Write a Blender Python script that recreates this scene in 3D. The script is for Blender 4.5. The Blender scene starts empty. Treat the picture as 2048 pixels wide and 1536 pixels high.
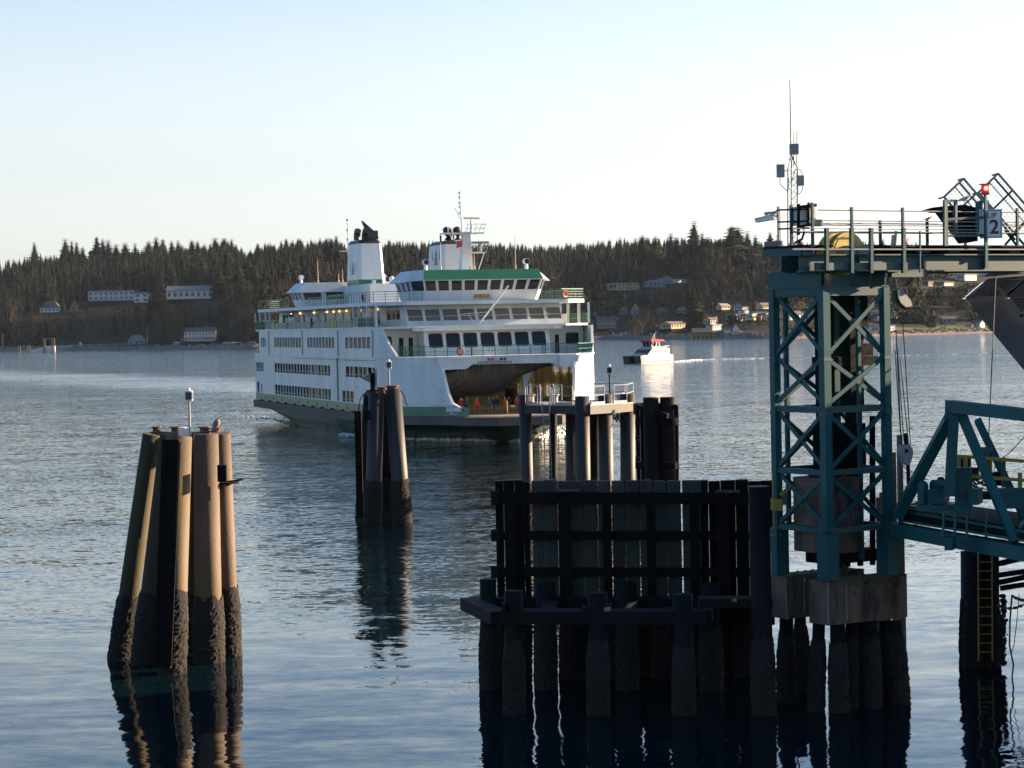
import bpy, math, random
from mathutils import Vector, Matrix, noise
random.seed(7)
R = math.radians
scene = bpy.context.scene
# ------------------------------------------------------------------ camera
F = 4600.0                      # focal length in pixels of the 2048 px wide photograph
PITCH = math.atan((768 - 651.5) / F); ROLL = R(1.15); CH = 12.0
cam = bpy.data.cameras.new('camera'); camo = bpy.data.objects.new('camera', cam)
scene.collection.objects.link(camo); scene.camera = camo
cam.sensor_width = 36; cam.lens = F / 2048 * 36; cam.clip_start = 0.5; cam.clip_end = 12000
sp_, cp_, sr_, cr_ = math.sin(PITCH), math.cos(PITCH), math.sin(ROLL), math.cos(ROLL)
FW = Vector((0, cp_, -sp_)); U0 = Vector((0, sp_, cp_)); R0 = Vector((1, 0, 0))
RT = cr_ * R0 - sr_ * U0; UP = sr_ * R0 + cr_ * U0
camo.matrix_world = Matrix(((RT.x, UP.x, -FW.x, 0), (RT.y, UP.y, -FW.y, 0), (RT.z, UP.z, -FW.z, CH), (0, 0, 0, 1)))
# ------------------------------------------------------------------ light
SUN_AZ, SUN_EL = 21.0, 15.0      # azimuth from +X towards +Y, elevation
world = bpy.data.worlds.new('World'); scene.world = world; world.use_nodes = True
wn = world.node_tree; bg = wn.nodes['Background']
sky = wn.nodes.new('ShaderNodeTexSky'); sky.sky_type = 'NISHITA'; sky.sun_disc = False
sky.sun_elevation = R(SUN_EL); sky.sun_rotation = R(90 - SUN_AZ)
sky.air_density = 0.85; sky.dust_density = 0.9; sky.ozone_density = 1.9; sky.altitude = 0
hs_ = wn.nodes.new('ShaderNodeHueSaturation'); wt_ = wn.nodes.new('ShaderNodeTexCoord'); ws_ = wn.nodes.new('ShaderNodeSeparateXYZ'); wr_ = wn.nodes.new('ShaderNodeMapRange'); wr_.interpolation_type = 'SMOOTHSTEP'
wr_.inputs['From Min'].default_value = 0.05; wr_.inputs['From Max'].default_value = 0.28; wr_.inputs['To Min'].default_value = 0.34; wr_.inputs['To Max'].default_value = 1.25      # pale low air, clearer blue overhead
wn.links.new(wt_.outputs['Generated'], ws_.inputs[0]); wn.links.new(ws_.outputs['Z'], wr_.inputs[0]); wn.links.new(wr_.outputs[0], hs_.inputs['Saturation']); hs_.inputs['Value'].default_value = 1.0
wn.links.new(sky.outputs[0], hs_.inputs['Color']); wn.links.new(hs_.outputs[0], bg.inputs[0]); bg.inputs[1].default_value = 0.05
sun = bpy.data.lights.new('sun', 'SUN'); suno = bpy.data.objects.new('sun', sun); scene.collection.objects.link(suno)
sun.energy = 4.5; sun.angle = R(0.6); sun.color = (1.0, 0.72, 0.47)
sd = Vector((math.cos(R(SUN_AZ)) * math.cos(R(SUN_EL)), math.sin(R(SUN_AZ)) * math.cos(R(SUN_EL)), math.sin(R(SUN_EL))))
suno.rotation_euler = sd.to_track_quat('Z', 'Y').to_euler(); suno.location = (0, 0, 300)
scene.view_settings.view_transform = 'Standard'; scene.view_settings.look = 'None'
scene.view_settings.exposure = 2.25; scene.view_settings.gamma = 1; scene.view_settings.use_curve_mapping = False
# ------------------------------------------------------------------ pixel of the photograph -> point of the place
def ray(px, py):
    return FW + RT * ((px - 1024) / F) + UP * ((768 - py) / F)
def on_y(px, py, Y):
    d = ray(px, py); k = Y / d.y; return Vector((d.x * k, Y, CH + d.z * k))
def on_z(px, py, z):
    d = ray(px, py); k = (z - CH) / d.z; return Vector((d.x * k, d.y * k, z))
# ------------------------------------------------------------------ helpers
COL = scene.collection
ORG = {}                        # object -> world matrix of its origin
def thing(name, loc, label, cat, group=None, rotz=0.0):
    o = bpy.data.objects.new(name, None); COL.objects.link(o)
    o.empty_display_size = 0.2
    o.location = loc; o.rotation_euler = (0, 0, rotz); o['label'] = label; o['category'] = cat
    if group: o['group'] = group
    ORG[o.name] = Matrix.Translation(Vector(loc)) @ Matrix.Rotation(rotz, 4, 'Z')
    return o
def tag(o, label=None, cat=None, group=None, kind=None):
    if label: o['label'] = label
    if cat: o['category'] = cat
    if group: o['group'] = group
    if kind: o['kind'] = kind
    return o
def basis(d, up=Vector((0, 0, 1))):
    d = Vector(d).normalized()
    if abs(d.dot(up)) > 0.995: up = Vector((0, 1, 0))
    x = up.cross(d).normalized(); y = d.cross(x).normalized()
    return x, y, d
STUFF_PARTS = {'screen', 'bow_net', 'hose_bundle', 'hanging_debris', 'hatch_stripe', 'lattice', 'chain_link', 'moss_tufts', 'mussel_clump'}
WHOLE = {'wall', 'wheelhouse', 'chain_links', 'body', 'hull', 'ramp_soffit', 'bulwark', 'passenger_wall', 'car_deck_wall', 'bow_shell', 'sign_border', 'barnacle_crust'}
class MB:
    def __init__(s): s.v = []; s.f = []; s.m = []; s.cur = 0; s.parts = []
    def add(s, vs, fs):
        n = len(s.v); s.parts.append((n, n + len(vs), len(s.f), len(s.f) + len(fs))); s.v += [Vector(p) for p in vs]
        for f in fs: s.f.append([i + n for i in f]); s.m.append(s.cur)
        return s
    def box(s, a, b):
        x0, y0, z0 = (min(a[i], b[i]) for i in range(3)); x1, y1, z1 = (max(a[i], b[i]) for i in range(3))
        return s.add([(x0,y0,z0),(x1,y0,z0),(x1,y1,z0),(x0,y1,z0),(x0,y0,z1),(x1,y0,z1),(x1,y1,z1),(x0,y1,z1)],
                     [(3,2,1,0),(4,5,6,7),(0,1,5,4),(1,2,6,5),(2,3,7,6),(3,0,4,7)])
    def obox(s, c, ax, ay, az, hx, hy, hz):
        c, ax, ay, az = Vector(c), Vector(ax), Vector(ay), Vector(az)
        P = [c + ax*hx*i + ay*hy*j + az*hz*k for k in (-1, 1) for i, j in ((-1,-1),(1,-1),(1,1),(-1,1))]
        return s.add(P, [(3,2,1,0),(4,5,6,7),(0,1,5,4),(1,2,6,5),(2,3,7,6),(3,0,4,7)])
    def beam(s, p0, p1, w, h=None, up=Vector((0, 0, 1))):
        p0, p1 = Vector(p0), Vector(p1); h = h or w
        x, y, d = basis(p1 - p0, Vector(up))
        return s.obox((p0 + p1) / 2, x, y, d, w / 2, h / 2, (p1 - p0).length / 2)
    def ibeam(s, p0, p1, w, h, t=0.04, up=Vector((0, 0, 1))):
        p0, p1 = Vector(p0), Vector(p1); x, y, d = basis(p1 - p0, Vector(up)); c = (p0 + p1) / 2; L = (p1 - p0).length / 2
        s.obox(c + y*(h/2 - t/2), x, y, d, w/2, t/2, L); s.obox(c - y*(h/2 - t/2), x, y, d, w/2, t/2, L)
        return s.obox(c, x, y, d, t/2, h/2 - t - .001, L)
    def cyl(s, p0, p1, r0, r1=None, n=12, cap=True):
        p0, p1 = Vector(p0), Vector(p1); r1 = r0 if r1 is None else r1
        x, y, d = basis(p1 - p0)
        V = []
        for p, r in ((p0, r0), (p1, r1)):
            for i in range(n):
                a = 2 * math.pi * i / n; V.append(p + x * (r * math.cos(a)) + y * (r * math.sin(a)))
        Fc = [(i, (i + 1) % n, n + (i + 1) % n, n + i) for i in range(n)]
        if cap: Fc += [tuple(range(n - 1, -1, -1)), tuple(range(n, 2 * n))]
        return s.add(V, Fc)
    def tube(s, pts, r, n=6):
        pts = [Vector(p) for p in pts]; V = []; Fc = []
        for k, p in enumerate(pts):
            d = pts[min(k + 1, len(pts) - 1)] - pts[max(k - 1, 0)]
            x, y, _ = basis(d)
            for i in range(n):
                a = 2 * math.pi * i / n; V.append(p + x * (r * math.cos(a)) + y * (r * math.sin(a)))
        for k in range(len(pts) - 1):
            for i in range(n): Fc.append((k*n + i, k*n + (i+1) % n, (k+1)*n + (i+1) % n, (k+1)*n + i))
        Fc += [tuple(range(n - 1, -1, -1)), tuple(range((len(pts)-1)*n, len(pts)*n))]
        return s.add(V, Fc)
    def prism(s, poly, ext):
        poly = [Vector(p) for p in poly]; ext = Vector(ext); n = len(poly)
        return s.add(poly + [p + ext for p in poly], [tuple(range(n - 1, -1, -1)), tuple(range(n, 2*n))] + [(i, (i+1) % n, n + (i+1) % n, n + i) for i in range(n)])
    def loft(s, rings, close=True, cap=True):
        n = len(rings[0]); V = [Vector(p) for r in rings for p in r]; Fc = []
        for k in range(len(rings) - 1):
            for i in range(n if close else n - 1):
                Fc.append((k*n + i, k*n + (i+1) % n, (k+1)*n + (i+1) % n, (k+1)*n + i))
        if cap and close: Fc += [tuple(range(n - 1, -1, -1)), tuple(range((len(rings)-1)*n, len(rings)*n))]
        return s.add(V, Fc)
    def sphere(s, c, r, n=10, m=6, sz=1.0):
        c = Vector(c); rings = []
        for k in range(m + 1):
            a = math.pi * (k / m) ; rr = max(1e-3, math.sin(a)) * r
            rings.append([c + Vector((rr * math.cos(2*math.pi*i/n), rr * math.sin(2*math.pi*i/n), -math.cos(a) * r * sz)) for i in range(n)])
        return s.loft(rings)
    def groups(s):
        """pieces of this mesh that stand apart from one another (touching ones stay together)"""
        B = []
        for v0, v1, f0, f1 in s.parts:
            P = s.v[v0:v1]; B.append([[min(p[i] for p in P) - .02 for i in range(3)], [max(p[i] for p in P) + .02 for i in range(3)]])
        n = len(B); g = list(range(n))
        def find(i):
            while g[i] != i: g[i] = g[g[i]]; i = g[i]
            return i
        for i in range(n):
            for j in range(i):
                if all(B[i][0][k] <= B[j][1][k] and B[j][0][k] <= B[i][1][k] for k in range(3)): g[find(i)] = find(j)
        out = {}
        for i in range(n): out.setdefault(find(i), []).append(i)
        return list(out.values())
    def build(s, name, mat, parent=None, local=False, base=None, smooth=False):
        if name in STUFF_PARTS and parent is not None:
            nm = name; o = s._build(nm, mat, parent, local, base, smooth); o['kind'] = 'stuff'; return o
        if parent is not None and 1 < len(s.parts) <= 60 and name not in WHOLE:
            G = s.groups()
            if len(G) > 1:
                G.sort(key=lambda q: -sum(s.parts[i][3] - s.parts[i][2] for i in q)); first = None
                for q in G:
                    m2 = MB()
                    for i in q:
                        v0, v1, f0, f1 = s.parts[i]; k = len(m2.v); m2.v += s.v[v0:v1]; m2.f += [[a - v0 + k for a in f] for f in s.f[f0:f1]]; m2.m += s.m[f0:f1]
                    o = m2._build(name, mat, parent, local, base, smooth); first = first or o
                return first
        return s._build(name, mat, parent, local, base, smooth)
    def _build(s, name, mat, parent=None, local=False, base=None, smooth=False):
        me = bpy.data.meshes.new(name)
        V = s.v; org = Vector((0, 0, 0))
        if parent is not None and not local:
            inv = ORG[parent.name].inverted(); V = [inv @ p for p in V]
        elif parent is None:
            if base is not None: org = Vector(base)
            else:
                xs = [p.x for p in V]; ys = [p.y for p in V]
                org = Vector(((min(xs) + max(xs)) / 2, (min(ys) + max(ys)) / 2, min(p.z for p in V)))
            V = [p - org for p in V]
        me.from_pydata([tuple(p) for p in V], [], s.f)
        mats = mat if isinstance(mat, (list, tuple)) else [mat]
        for m in mats: me.materials.append(m)
        if len(mats) > 1: me.polygons.foreach_set('material_index', s.m)
        if smooth: me.polygons.foreach_set('use_smooth', [True] * len(me.polygons))
        me.validate(); me.update()
        o = bpy.data.objects.new(name, me); COL.objects.link(o)
        if parent is not None: o.parent = parent; ORG[o.name] = ORG[parent.name]
        else: o.location = org; ORG[o.name] = Matrix.Translation(org)
        return o
def copy_part(o, parent, dloc=(0, 0, 0), rotz=None):
    c = o.copy(); COL.objects.link(c); c.parent = parent; c.location = Vector(o.location) + Vector(dloc)
    if rotz is not None: c.rotation_euler = (0, 0, rotz)
    if parent is not None: ORG[c.name] = ORG[parent.name]
    return c
def piece(name, me, parent, loc, rot=(0, 0, 0), scl=(1, 1, 1)):      # a part that shares its mesh with alike pieces, in the parent's own space
    c = bpy.data.objects.new(name, me); COL.objects.link(c); c.parent = parent; c.location = loc; c.rotation_euler = rot; c.scale = scl
    ORG[c.name] = ORG[parent.name]
    return c
def wall(mb, o, u, n, L, H, holes, t=0.15, up=Vector((0, 0, 1))):
    """outer face of a wall from corner o along u (length L), height H, real openings (u0,u1,z0,z1), reveals t deep against n"""
    o, u, n = Vector(o), Vector(u).normalized(), Vector(n).normalized()
    us = sorted({0, L} | {h[0] for h in holes} | {h[1] for h in holes}); zs = sorted({0, H} | {h[2] for h in holes} | {h[3] for h in holes})
    def inh(a, b): return any(h[0] < a < h[1] and h[2] < b < h[3] for h in holes)
    for i in range(len(us) - 1):
        run = None
        for j in range(len(zs)):
            solid = j < len(zs) - 1 and not inh((us[i] + us[i+1]) / 2, (zs[j] + zs[j+1]) / 2)
            if solid and run is None: run = zs[j]
            if not solid and run is not None:
                P = [o + u*us[i] + up*run, o + u*us[i+1] + up*run, o + u*us[i+1] + up*zs[j], o + u*us[i] + up*zs[j]]
                mb.add(P, [(0, 1, 2, 3)]); run = None
    for h in holes:
        q = [o + u*h[0] + up*h[2], o + u*h[1] + up*h[2], o + u*h[1] + up*h[3], o + u*h[0] + up*h[3]]
        w = [p - n * t for p in q]
        mb.add(q + w, [(0, 1, 5, 4), (1, 2, 6, 5), (2, 3, 7, 6), (3, 0, 4, 7)])
def pane(mb, o, u, n, h, d=0.13, up=Vector((0, 0, 1)), th=0.02):
    o, u, n = Vector(o), Vector(u).normalized(), Vector(n).normalized()
    P = [o + u*h[0] + up*h[2] - n*d, o + u*h[1] + up*h[2] - n*d, o + u*h[1] + up*h[3] - n*d, o + u*h[0] + up*h[3] - n*d]
    mb.prism(P, -n * th)
# ------------------------------------------------------------------ materials
def mat(name, c, c2=None, rough=0.6, metal=0.0, scale=2.0, bump=0.0, bscale=None, streak=0.0, lo=0.35, hi=0.65, c3=None, s3=0.6, emit=None, es=0.0, spec=0.5, alpha=None, t3=0.52):
    m = bpy.data.materials.new(name); m.use_nodes = True; nt = m.node_tree; N = nt.nodes; L = nt.links
    b = N['Principled BSDF']; b.inputs['Base Color'].default_value = (*c, 1); b.inputs['Roughness'].default_value = rough
    b.inputs['Metallic'].default_value = metal; b.inputs['Specular IOR Level'].default_value = spec
    tc = N.new('ShaderNodeTexCoord')
    out = None
    if c2 is not None:
        mp = N.new('ShaderNodeMapping'); L.new(tc.outputs['Object'], mp.inputs[0])
        mp.inputs['Scale'].default_value = (1, 1, 1 - streak)
        no = N.new('ShaderNodeTexNoise'); no.inputs['Scale'].default_value = scale; no.inputs['Detail'].default_value = 5; no.inputs['Roughness'].default_value = 0.6
        L.new(mp.outputs[0], no.inputs['Vector'])
        cr = N.new('ShaderNodeMapRange'); cr.inputs['From Min'].default_value = lo; cr.inputs['From Max'].default_value = hi; L.new(no.outputs[0], cr.inputs[0])
        mx = N.new('ShaderNodeMix'); mx.data_type = 'RGBA'; L.new(cr.outputs[0], mx.inputs[0])
        mx.inputs[6].default_value = (*c, 1); mx.inputs[7].default_value = (*c2, 1); out = mx.outputs[2]
        if c3 is not None:
            n3 = N.new('ShaderNodeTexNoise'); n3.inputs['Scale'].default_value = s3; n3.inputs['Detail'].default_value = 8; n3.inputs['Roughness'].default_value = .7
            L.new(mp.outputs[0], n3.inputs['Vector'])
            r3 = N.new('ShaderNodeMapRange'); r3.inputs['From Min'].default_value = t3; r3.inputs['From Max'].default_value = t3 + 0.12; L.new(n3.outputs[0], r3.inputs[0])
            m3 = N.new('ShaderNodeMix'); m3.data_type = 'RGBA'; L.new(r3.outputs[0], m3.inputs[0]); L.new(out, m3.inputs[6]); m3.inputs[7].default_value = (*c3, 1); out = m3.outputs[2]
        L.new(out, b.inputs['Base Color'])
    if bump:
        nb = N.new('ShaderNodeTexNoise'); nb.inputs['Scale'].default_value = bscale or scale * 4; nb.inputs['Detail'].default_value = 4
        L.new(tc.outputs['Object'], nb.inputs['Vector'])
        bp = N.new('ShaderNodeBump'); bp.inputs['Strength'].default_value = bump; bp.inputs['Distance'].default_value = 0.05
        L.new(nb.outputs[0], bp.inputs['Height']); L.new(bp.outputs[0], b.inputs['Normal'])
    if emit: b.inputs['Emission Color'].default_value = (*emit, 1); b.inputs['Emission Strength'].default_value = es
    if alpha is not None: b.inputs['Alpha'].default_value = alpha
    return m
M = {}
# ------------------------------------------------------------------ water
def water_mat():
    m = bpy.data.materials.new('sea_water'); m.use_nodes = True; nt = m.node_tree; N = nt.nodes; L = nt.links
    b = N['Principled BSDF']
    b.inputs['Base Color'].default_value = (0.002, 0.009, 0.013, 1); b.inputs['Roughness'].default_value = 0.04; b.inputs['IOR'].default_value = 1.33
    geo = N.new('ShaderNodeNewGeometry'); sep = N.new('ShaderNodeSeparateXYZ'); L.new(geo.outputs['Position'], sep.inputs[0])
    def noi(scale, detail=2, rough=.5, stretch=(1, 1, 1), rot=0.0, dist=0.0):
        mp = N.new('ShaderNodeMapping'); mp.inputs['Scale'].default_value = stretch; mp.inputs['Rotation'].default_value = (0, 0, rot); L.new(geo.outputs['Position'], mp.inputs[0])
        n = N.new('ShaderNodeTexNoise'); n.inputs['Scale'].default_value = scale; n.inputs['Detail'].default_value = detail; n.inputs['Roughness'].default_value = rough; n.inputs['Distortion'].default_value = dist
        L.new(mp.outputs[0], n.inputs['Vector']); return n.outputs[0]
    def math_(op, a, bb=None, c=None):
        n = N.new('ShaderNodeMath'); n.operation = op
        for i, v in enumerate((a, bb, c)):
            if v is None: continue
            if isinstance(v, (int, float)): n.inputs[i].default_value = v
            else: L.new(v, n.inputs[i])
        return n.outputs[0]
    def ss(v, a, bb, lo=0.0, hi=1.0):
        n = N.new('ShaderNodeMapRange'); n.interpolation_type = 'SMOOTHSTEP'
        n.inputs['From Min'].default_value = a; n.inputs['From Max'].default_value = bb; n.inputs['To Min'].default_value = lo; n.inputs['To Max'].default_value = hi
        L.new(v, n.inputs[0]); return n.outputs[0]
    Y = sep.outputs['Y']; X = sep.outputs['X']
    patch = noi(0.012, 3, .6, (0.5, 2.2, 1), 0.1)                # wind streaks tens of metres long
    wobble = math_('MULTIPLY', math_('SUBTRACT', patch, 0.5), 90)
    far = ss(math_('ADD', Y, wobble), 78, 135)                  # sheltered water near the terminal, rippled water beyond
    streakm = ss(noi(0.02, 4, .6, (0.35, 3.0, 1), -0.05), 0.40, 0.62)
    def slope(scale, detail, stretch, rot, dist=0.0):            # a random facet tilt, -0.5 .. 0.5 in x and y
        mp = N.new('ShaderNodeMapping'); mp.inputs['Scale'].default_value = stretch; mp.inputs['Rotation'].default_value = (0, 0, rot); L.new(geo.outputs['Position'], mp.inputs[0])
        n = N.new('ShaderNodeTexNoise'); n.inputs['Scale'].default_value = scale; n.inputs['Detail'].default_value = detail; n.inputs['Roughness'].default_value = .55; n.inputs['Distortion'].default_value = dist
        L.new(mp.outputs[0], n.inputs['Vector']); v = N.new('ShaderNodeVectorMath'); v.operation = 'SUBTRACT'; L.new(n.outputs['Color'], v.inputs[0]); v.inputs[1].default_value = (.5, .5, .5); return v.outputs[0]
    def scaled(v, k):
        n = N.new('ShaderNodeVectorMath'); n.operation = 'SCALE'; L.new(v, n.inputs[0])
        if isinstance(k, (int, float)): n.inputs['Scale'].default_value = k
        else: L.new(k, n.inputs['Scale'])
        return n.outputs[0]
    def vadd(a, c): n = N.new('ShaderNodeVectorMath'); n.operation = 'ADD'; L.new(a, n.inputs[0]); L.new(c, n.inputs[1]); return n.outputs[0]
    fine = slope(3.4, 3, (0.75, 1.3, 1), 0.35); mid = slope(1.1, 3, (0.6, 1.3, 1), -0.25); swell = slope(0.30, 3, (0.45, 1.6, 1), 0.12, 0.3); big = slope(0.07, 3, (0.5, 2.4, 1), 0.05)
    calm = vadd(vadd(scaled(swell, 0.07), scaled(mid, 0.07)), scaled(fine, 0.035))
    ruff = vadd(vadd(scaled(swell, 0.12), scaled(mid, 0.40)), vadd(scaled(fine, 0.62), scaled(big, 0.10)))
    # the ferry's wake: a smooth bright band trailing off to the left far behind it
    wb = math_('ABSOLUTE', math_('SUBTRACT', math_('ADD', Y, math_('MULTIPLY', X, 1.96)), math_('ADD', 392, wobble)))
    wake = math_('MULTIPLY', ss(wb, 15, 95, 1, 0), ss(X, -42, -26, 1, 0))
    amp = math_('MULTIPLY', math_('MULTIPLY', ss(streakm, 0, 1, 1.12, 0.72), ss(Y, 180, 750, 0.72, 2.3)), ss(wake, 0, 1, 1.0, 0.5))
    mix = N.new('ShaderNodeMix'); mix.data_type = 'VECTOR'; L.new(far, mix.inputs[0]); L.new(calm, mix.inputs[4]); L.new(scaled(ruff, amp), mix.inputs[5])
    fm = N.new('ShaderNodeMix'); fm.data_type = 'RGBA'; L.new(math_('MULTIPLY', wake, ss(noi(0.05, 5, .65, (0.4, 2.5, 1), -0.3), 0.36, 0.58)), fm.inputs[0]); fm.inputs[6].default_value = (0.002, 0.009, 0.013, 1); fm.inputs[7].default_value = (0.20, 0.26, 0.29, 1); L.new(fm.outputs[2], b.inputs['Base Color'])
    flat = N.new('ShaderNodeVectorMath'); flat.operation = 'MULTIPLY'; L.new(mix.outputs[1], flat.inputs[0]); flat.inputs[1].default_value = (1, 1, 0)
    tilt = N.new('ShaderNodeCombineXYZ'); tilt.inputs[2].default_value = 0; L.new(math_('MULTIPLY', math_('MULTIPLY', wake, ss(noi(0.035, 5, .65, (0.3, 3.2, 1), -0.35), 0.36, 0.60)), -0.06), tilt.inputs[1])   # the long back of the wake wave leans this way
    up_ = N.new('ShaderNodeVectorMath'); up_.operation = 'ADD'; L.new(vadd(flat.outputs[0], tilt.outputs[0]), up_.inputs[0]); up_.inputs[1].default_value = (0, 0, 1)
    nz = N.new('ShaderNodeVectorMath'); nz.operation = 'NORMALIZE'; L.new(up_.outputs[0], nz.inputs[0]); L.new(nz.outputs[0], b.inputs['Normal'])
    L.new(ss(far, 0, 1, 0.02, 0.06), b.inputs['Roughness'])
    return m
M['water'] = water_mat()
wmb = MB()
wmb.add([(-2500, -60, 0), (2500, -60, 0), (2500, 2600, 0), (-2500, 2600, 0)], [(0, 1, 2, 3)])
water = wmb.build('water', M['water'], base=(0, 0, 0)); tag(water, 'rippled blue grey sea reaching from the ferry terminal to the far shore', kind='structure')
# ------------------------------------------------------------------ far shore
def interp(t, pts):
    if t <= pts[0][0]: return pts[0][1]
    for (a, va), (b, vb) in zip(pts, pts[1:]):
        if t <= b:
            k = (t - a) / (b - a); return va + (vb - va) * k
    return pts[-1][1]
SHORE = [(-1400, 2300), (-700, 2020), (-408, 1830), (-260, 1600), (-165, 1490), (-70, 1550), (62, 1720), (172, 1500), (350, 1640), (470, 1790), (800, 1900), (1500, 2200)]
PL = [(-60, -6), (0, 0), (14, 3.0), (36, 4.5), (60, 9), (135, 30), (300, 36), (520, 60), (800, 78), (1300, 84), (2600, 85)]
PR = [(-60, -6), (0, 0), (14, 3.2), (50, 5.5), (110, 12), (400, 42), (640, 64), (900, 82), (1300, 88), (2600, 88)]
def ground_z(x, y):
    s = y - interp(x, SHORE)
    k = min(1, max(0, (x + 120) / 160)); k = k * k * (3 - 2 * k)
    z = interp(s, PL) * (1 - k) + interp(s, PR) * k
    rg = 1.0 if x > 60 else .12
    if s > 350: rg = 1.0
    if s > 20: z += rg * (noise.noise(Vector((x / 90, y / 90, 0))) * 3.0 + noise.noise(Vector((x / 260, y / 260, 4))) * 7.0) * min(1, (s - 20) / 120)
    if s > 350: z -= max(0, (x - 430) / 12) * min(1, (s - 350) / 300)
    return z
def on_ground(px, py, y0=1400, y1=3300):
    d = ray(px, py); Y = y0
    while Y < y1:
        k = Y / d.y; x, z = d.x * k, CH + d.z * k
        if z <= ground_z(x, Y): return Vector((x, Y, ground_z(x, Y)))
        Y += 2.0
    return Vector((d.x * y1 / d.y, y1, ground_z(d.x * y1 / d.y, y1)))
M['hill'] = mat('hillside_ground', (0.0126, 0.0117, 0.0081), (0.0203, 0.0171, 0.0117), rough=0.95, scale=0.05, c3=(0.0099, 0.0153, 0.0067), s3=0.02, spec=0.1)
M['beach'] = mat('beach_sand', (0.24, 0.19, 0.15), (0.16, 0.13, 0.11), rough=0.95, scale=0.3, spec=0.1)
M['grass'] = mat('park_grass', (0.07, 0.11, 0.025), (0.10, 0.13, 0.03), rough=0.95, scale=0.1, spec=0.1)
M['rock'] = mat('shore_rock', (0.13, 0.12, 0.11), (0.22, 0.19, 0.17), rough=0.9, scale=0.8, bump=0.5, spec=0.2)
hmb = MB(); nx, ss_ = 150, [-60, -20, -4, 0, 6, 14, 24, 36, 50, 60, 85, 110, 135, 170, 215, 260, 300, 340, 400, 460, 520, 600, 700, 800, 950, 1100, 1300, 1700, 2200, 2600]
for j in range(nx + 1):
    x = -1400 + 2900 * j / nx
    for s in ss_:
        y = interp(x, SHORE) + s; hmb.v.append(Vector((x, y, ground_z(x, y))))
W_ = len(ss_)
for j in range(nx):
    x = -1400 + 2900 * (j + .5) / nx
    for i in range(W_ - 1):
        hmb.f.append([j*W_ + i, (j+1)*W_ + i, (j+1)*W_ + i + 1, j*W_ + i + 1])
        s = ss_[i]
        hmb.m.append(1 if s < 14 else (2 if (x > 178 and 14 <= s < 50) else 0))
hills = hmb.build('hills', [M['hill'], M['beach'], M['grass']], base=(0, 0, 0), smooth=True); tag(hills, 'wooded hills and bluff rising behind the far shore', kind='structure')
# rocks of the sea wall along the far shore
rmb = MB(); rnd = random.Random(3)
for k in range(2600):
    x = rnd.uniform(-420, 560); s = rnd.uniform(5, 17)
    if -400 < x < -120 and rnd.random() < .5: continue
    y = interp(x, SHORE) + s; z = ground_z(x, y); r = rnd.uniform(.5, 1.3)
    V = []
    for q in range(5): a = q * 1.257 + rnd.random(); V.append((x + r*math.cos(a), y + r*math.sin(a), z - .3))
    for q in range(5): a = q * 1.257 + rnd.random(); V.append((x + .6*r*math.cos(a), y + .6*r*math.sin(a), z + r*rnd.uniform(.5, 1)))
    rmb.add(V, [(5,6,7,8,9)] + [(q, (q+1) % 5, 5 + (q+1) % 5, 5 + q) for q in range(5)])
rk = rmb.build('shore_rocks', M['rock'], base=(0, 0, 0)); tag(rk, 'low wall of grey boulders along the far waterline', kind='stuff')
# ------------------------------------------------------------------ trees
M['conifer'] = mat('fir_needles', (0.0069, 0.0124, 0.0069), (0.0166, 0.0221, 0.0103), rough=0.9, scale=0.25, spec=0.1, lo=.4, hi=.62)
M['conifer_b'] = mat('cedar_needles', (0.0144, 0.0198, 0.0099), (0.0324, 0.0324, 0.0144), rough=0.9, scale=0.25, spec=0.1, lo=.4, hi=.62)
M['bark'] = mat('bark', (0.07, 0.05, 0.04), (0.11, 0.08, 0.06), rough=0.95, scale=2)
M['twig'] = mat('bare_twigs', (0.0213, 0.0167, 0.0132), (0.0355, 0.0261, 0.0189), rough=0.95, scale=0.2, spec=0.1)
M['twig_b'] = mat('grey_twigs', (0.0152, 0.0137, 0.0117), (0.0261, 0.0226, 0.0180), rough=0.95, scale=0.2, spec=0.1)
M['broadleaf'] = mat('shrub_leaves', (0.0108, 0.0168, 0.0066), (0.0252, 0.0270, 0.0102), rough=0.9, scale=0.4, spec=0.1)
def vary(m, dark, light, k=0.12):
    """each tree gets its own shade, clumps of it their own again"""
    nt = m.node_tree; N = nt.nodes; L = nt.links; b = N['Principled BSDF']; src = b.inputs['Base Color'].links[0].from_socket
    oi = N.new('ShaderNodeObjectInfo'); geo = N.new('ShaderNodeNewGeometry'); vo = N.new('ShaderNodeTexVoronoi'); vo.inputs['Scale'].default_value = k; L.new(geo.outputs['Position'], vo.inputs['Vector'])
    sp = N.new('ShaderNodeSeparateColor'); L.new(vo.outputs['Color'], sp.inputs[0]); ad = N.new('ShaderNodeMath'); ad.operation = 'ADD'; L.new(oi.outputs['Random'], ad.inputs[0]); L.new(sp.outputs[0], ad.inputs[1])
    mr = N.new('ShaderNodeMapRange'); mr.inputs['From Max'].default_value = 2.0; mr.inputs['To Min'].default_value = 0.25; mr.inputs['To Max'].default_value = 1.9; L.new(ad.outputs[0], mr.inputs[0])
    mx = N.new('ShaderNodeMix'); mx.data_type = 'RGBA'; mx.blend_type = 'MULTIPLY'; mx.inputs[0].default_value = 1.0; L.new(src, mx.inputs[6]); L.new(mr.outputs[0], mx.inputs[7]); L.new(mx.outputs[2], b.inputs['Base Color'])
for k_ in ('conifer', 'conifer_b', 'twig', 'twig_b', 'broadleaf'): vary(M[k_], 0, 0)
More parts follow.
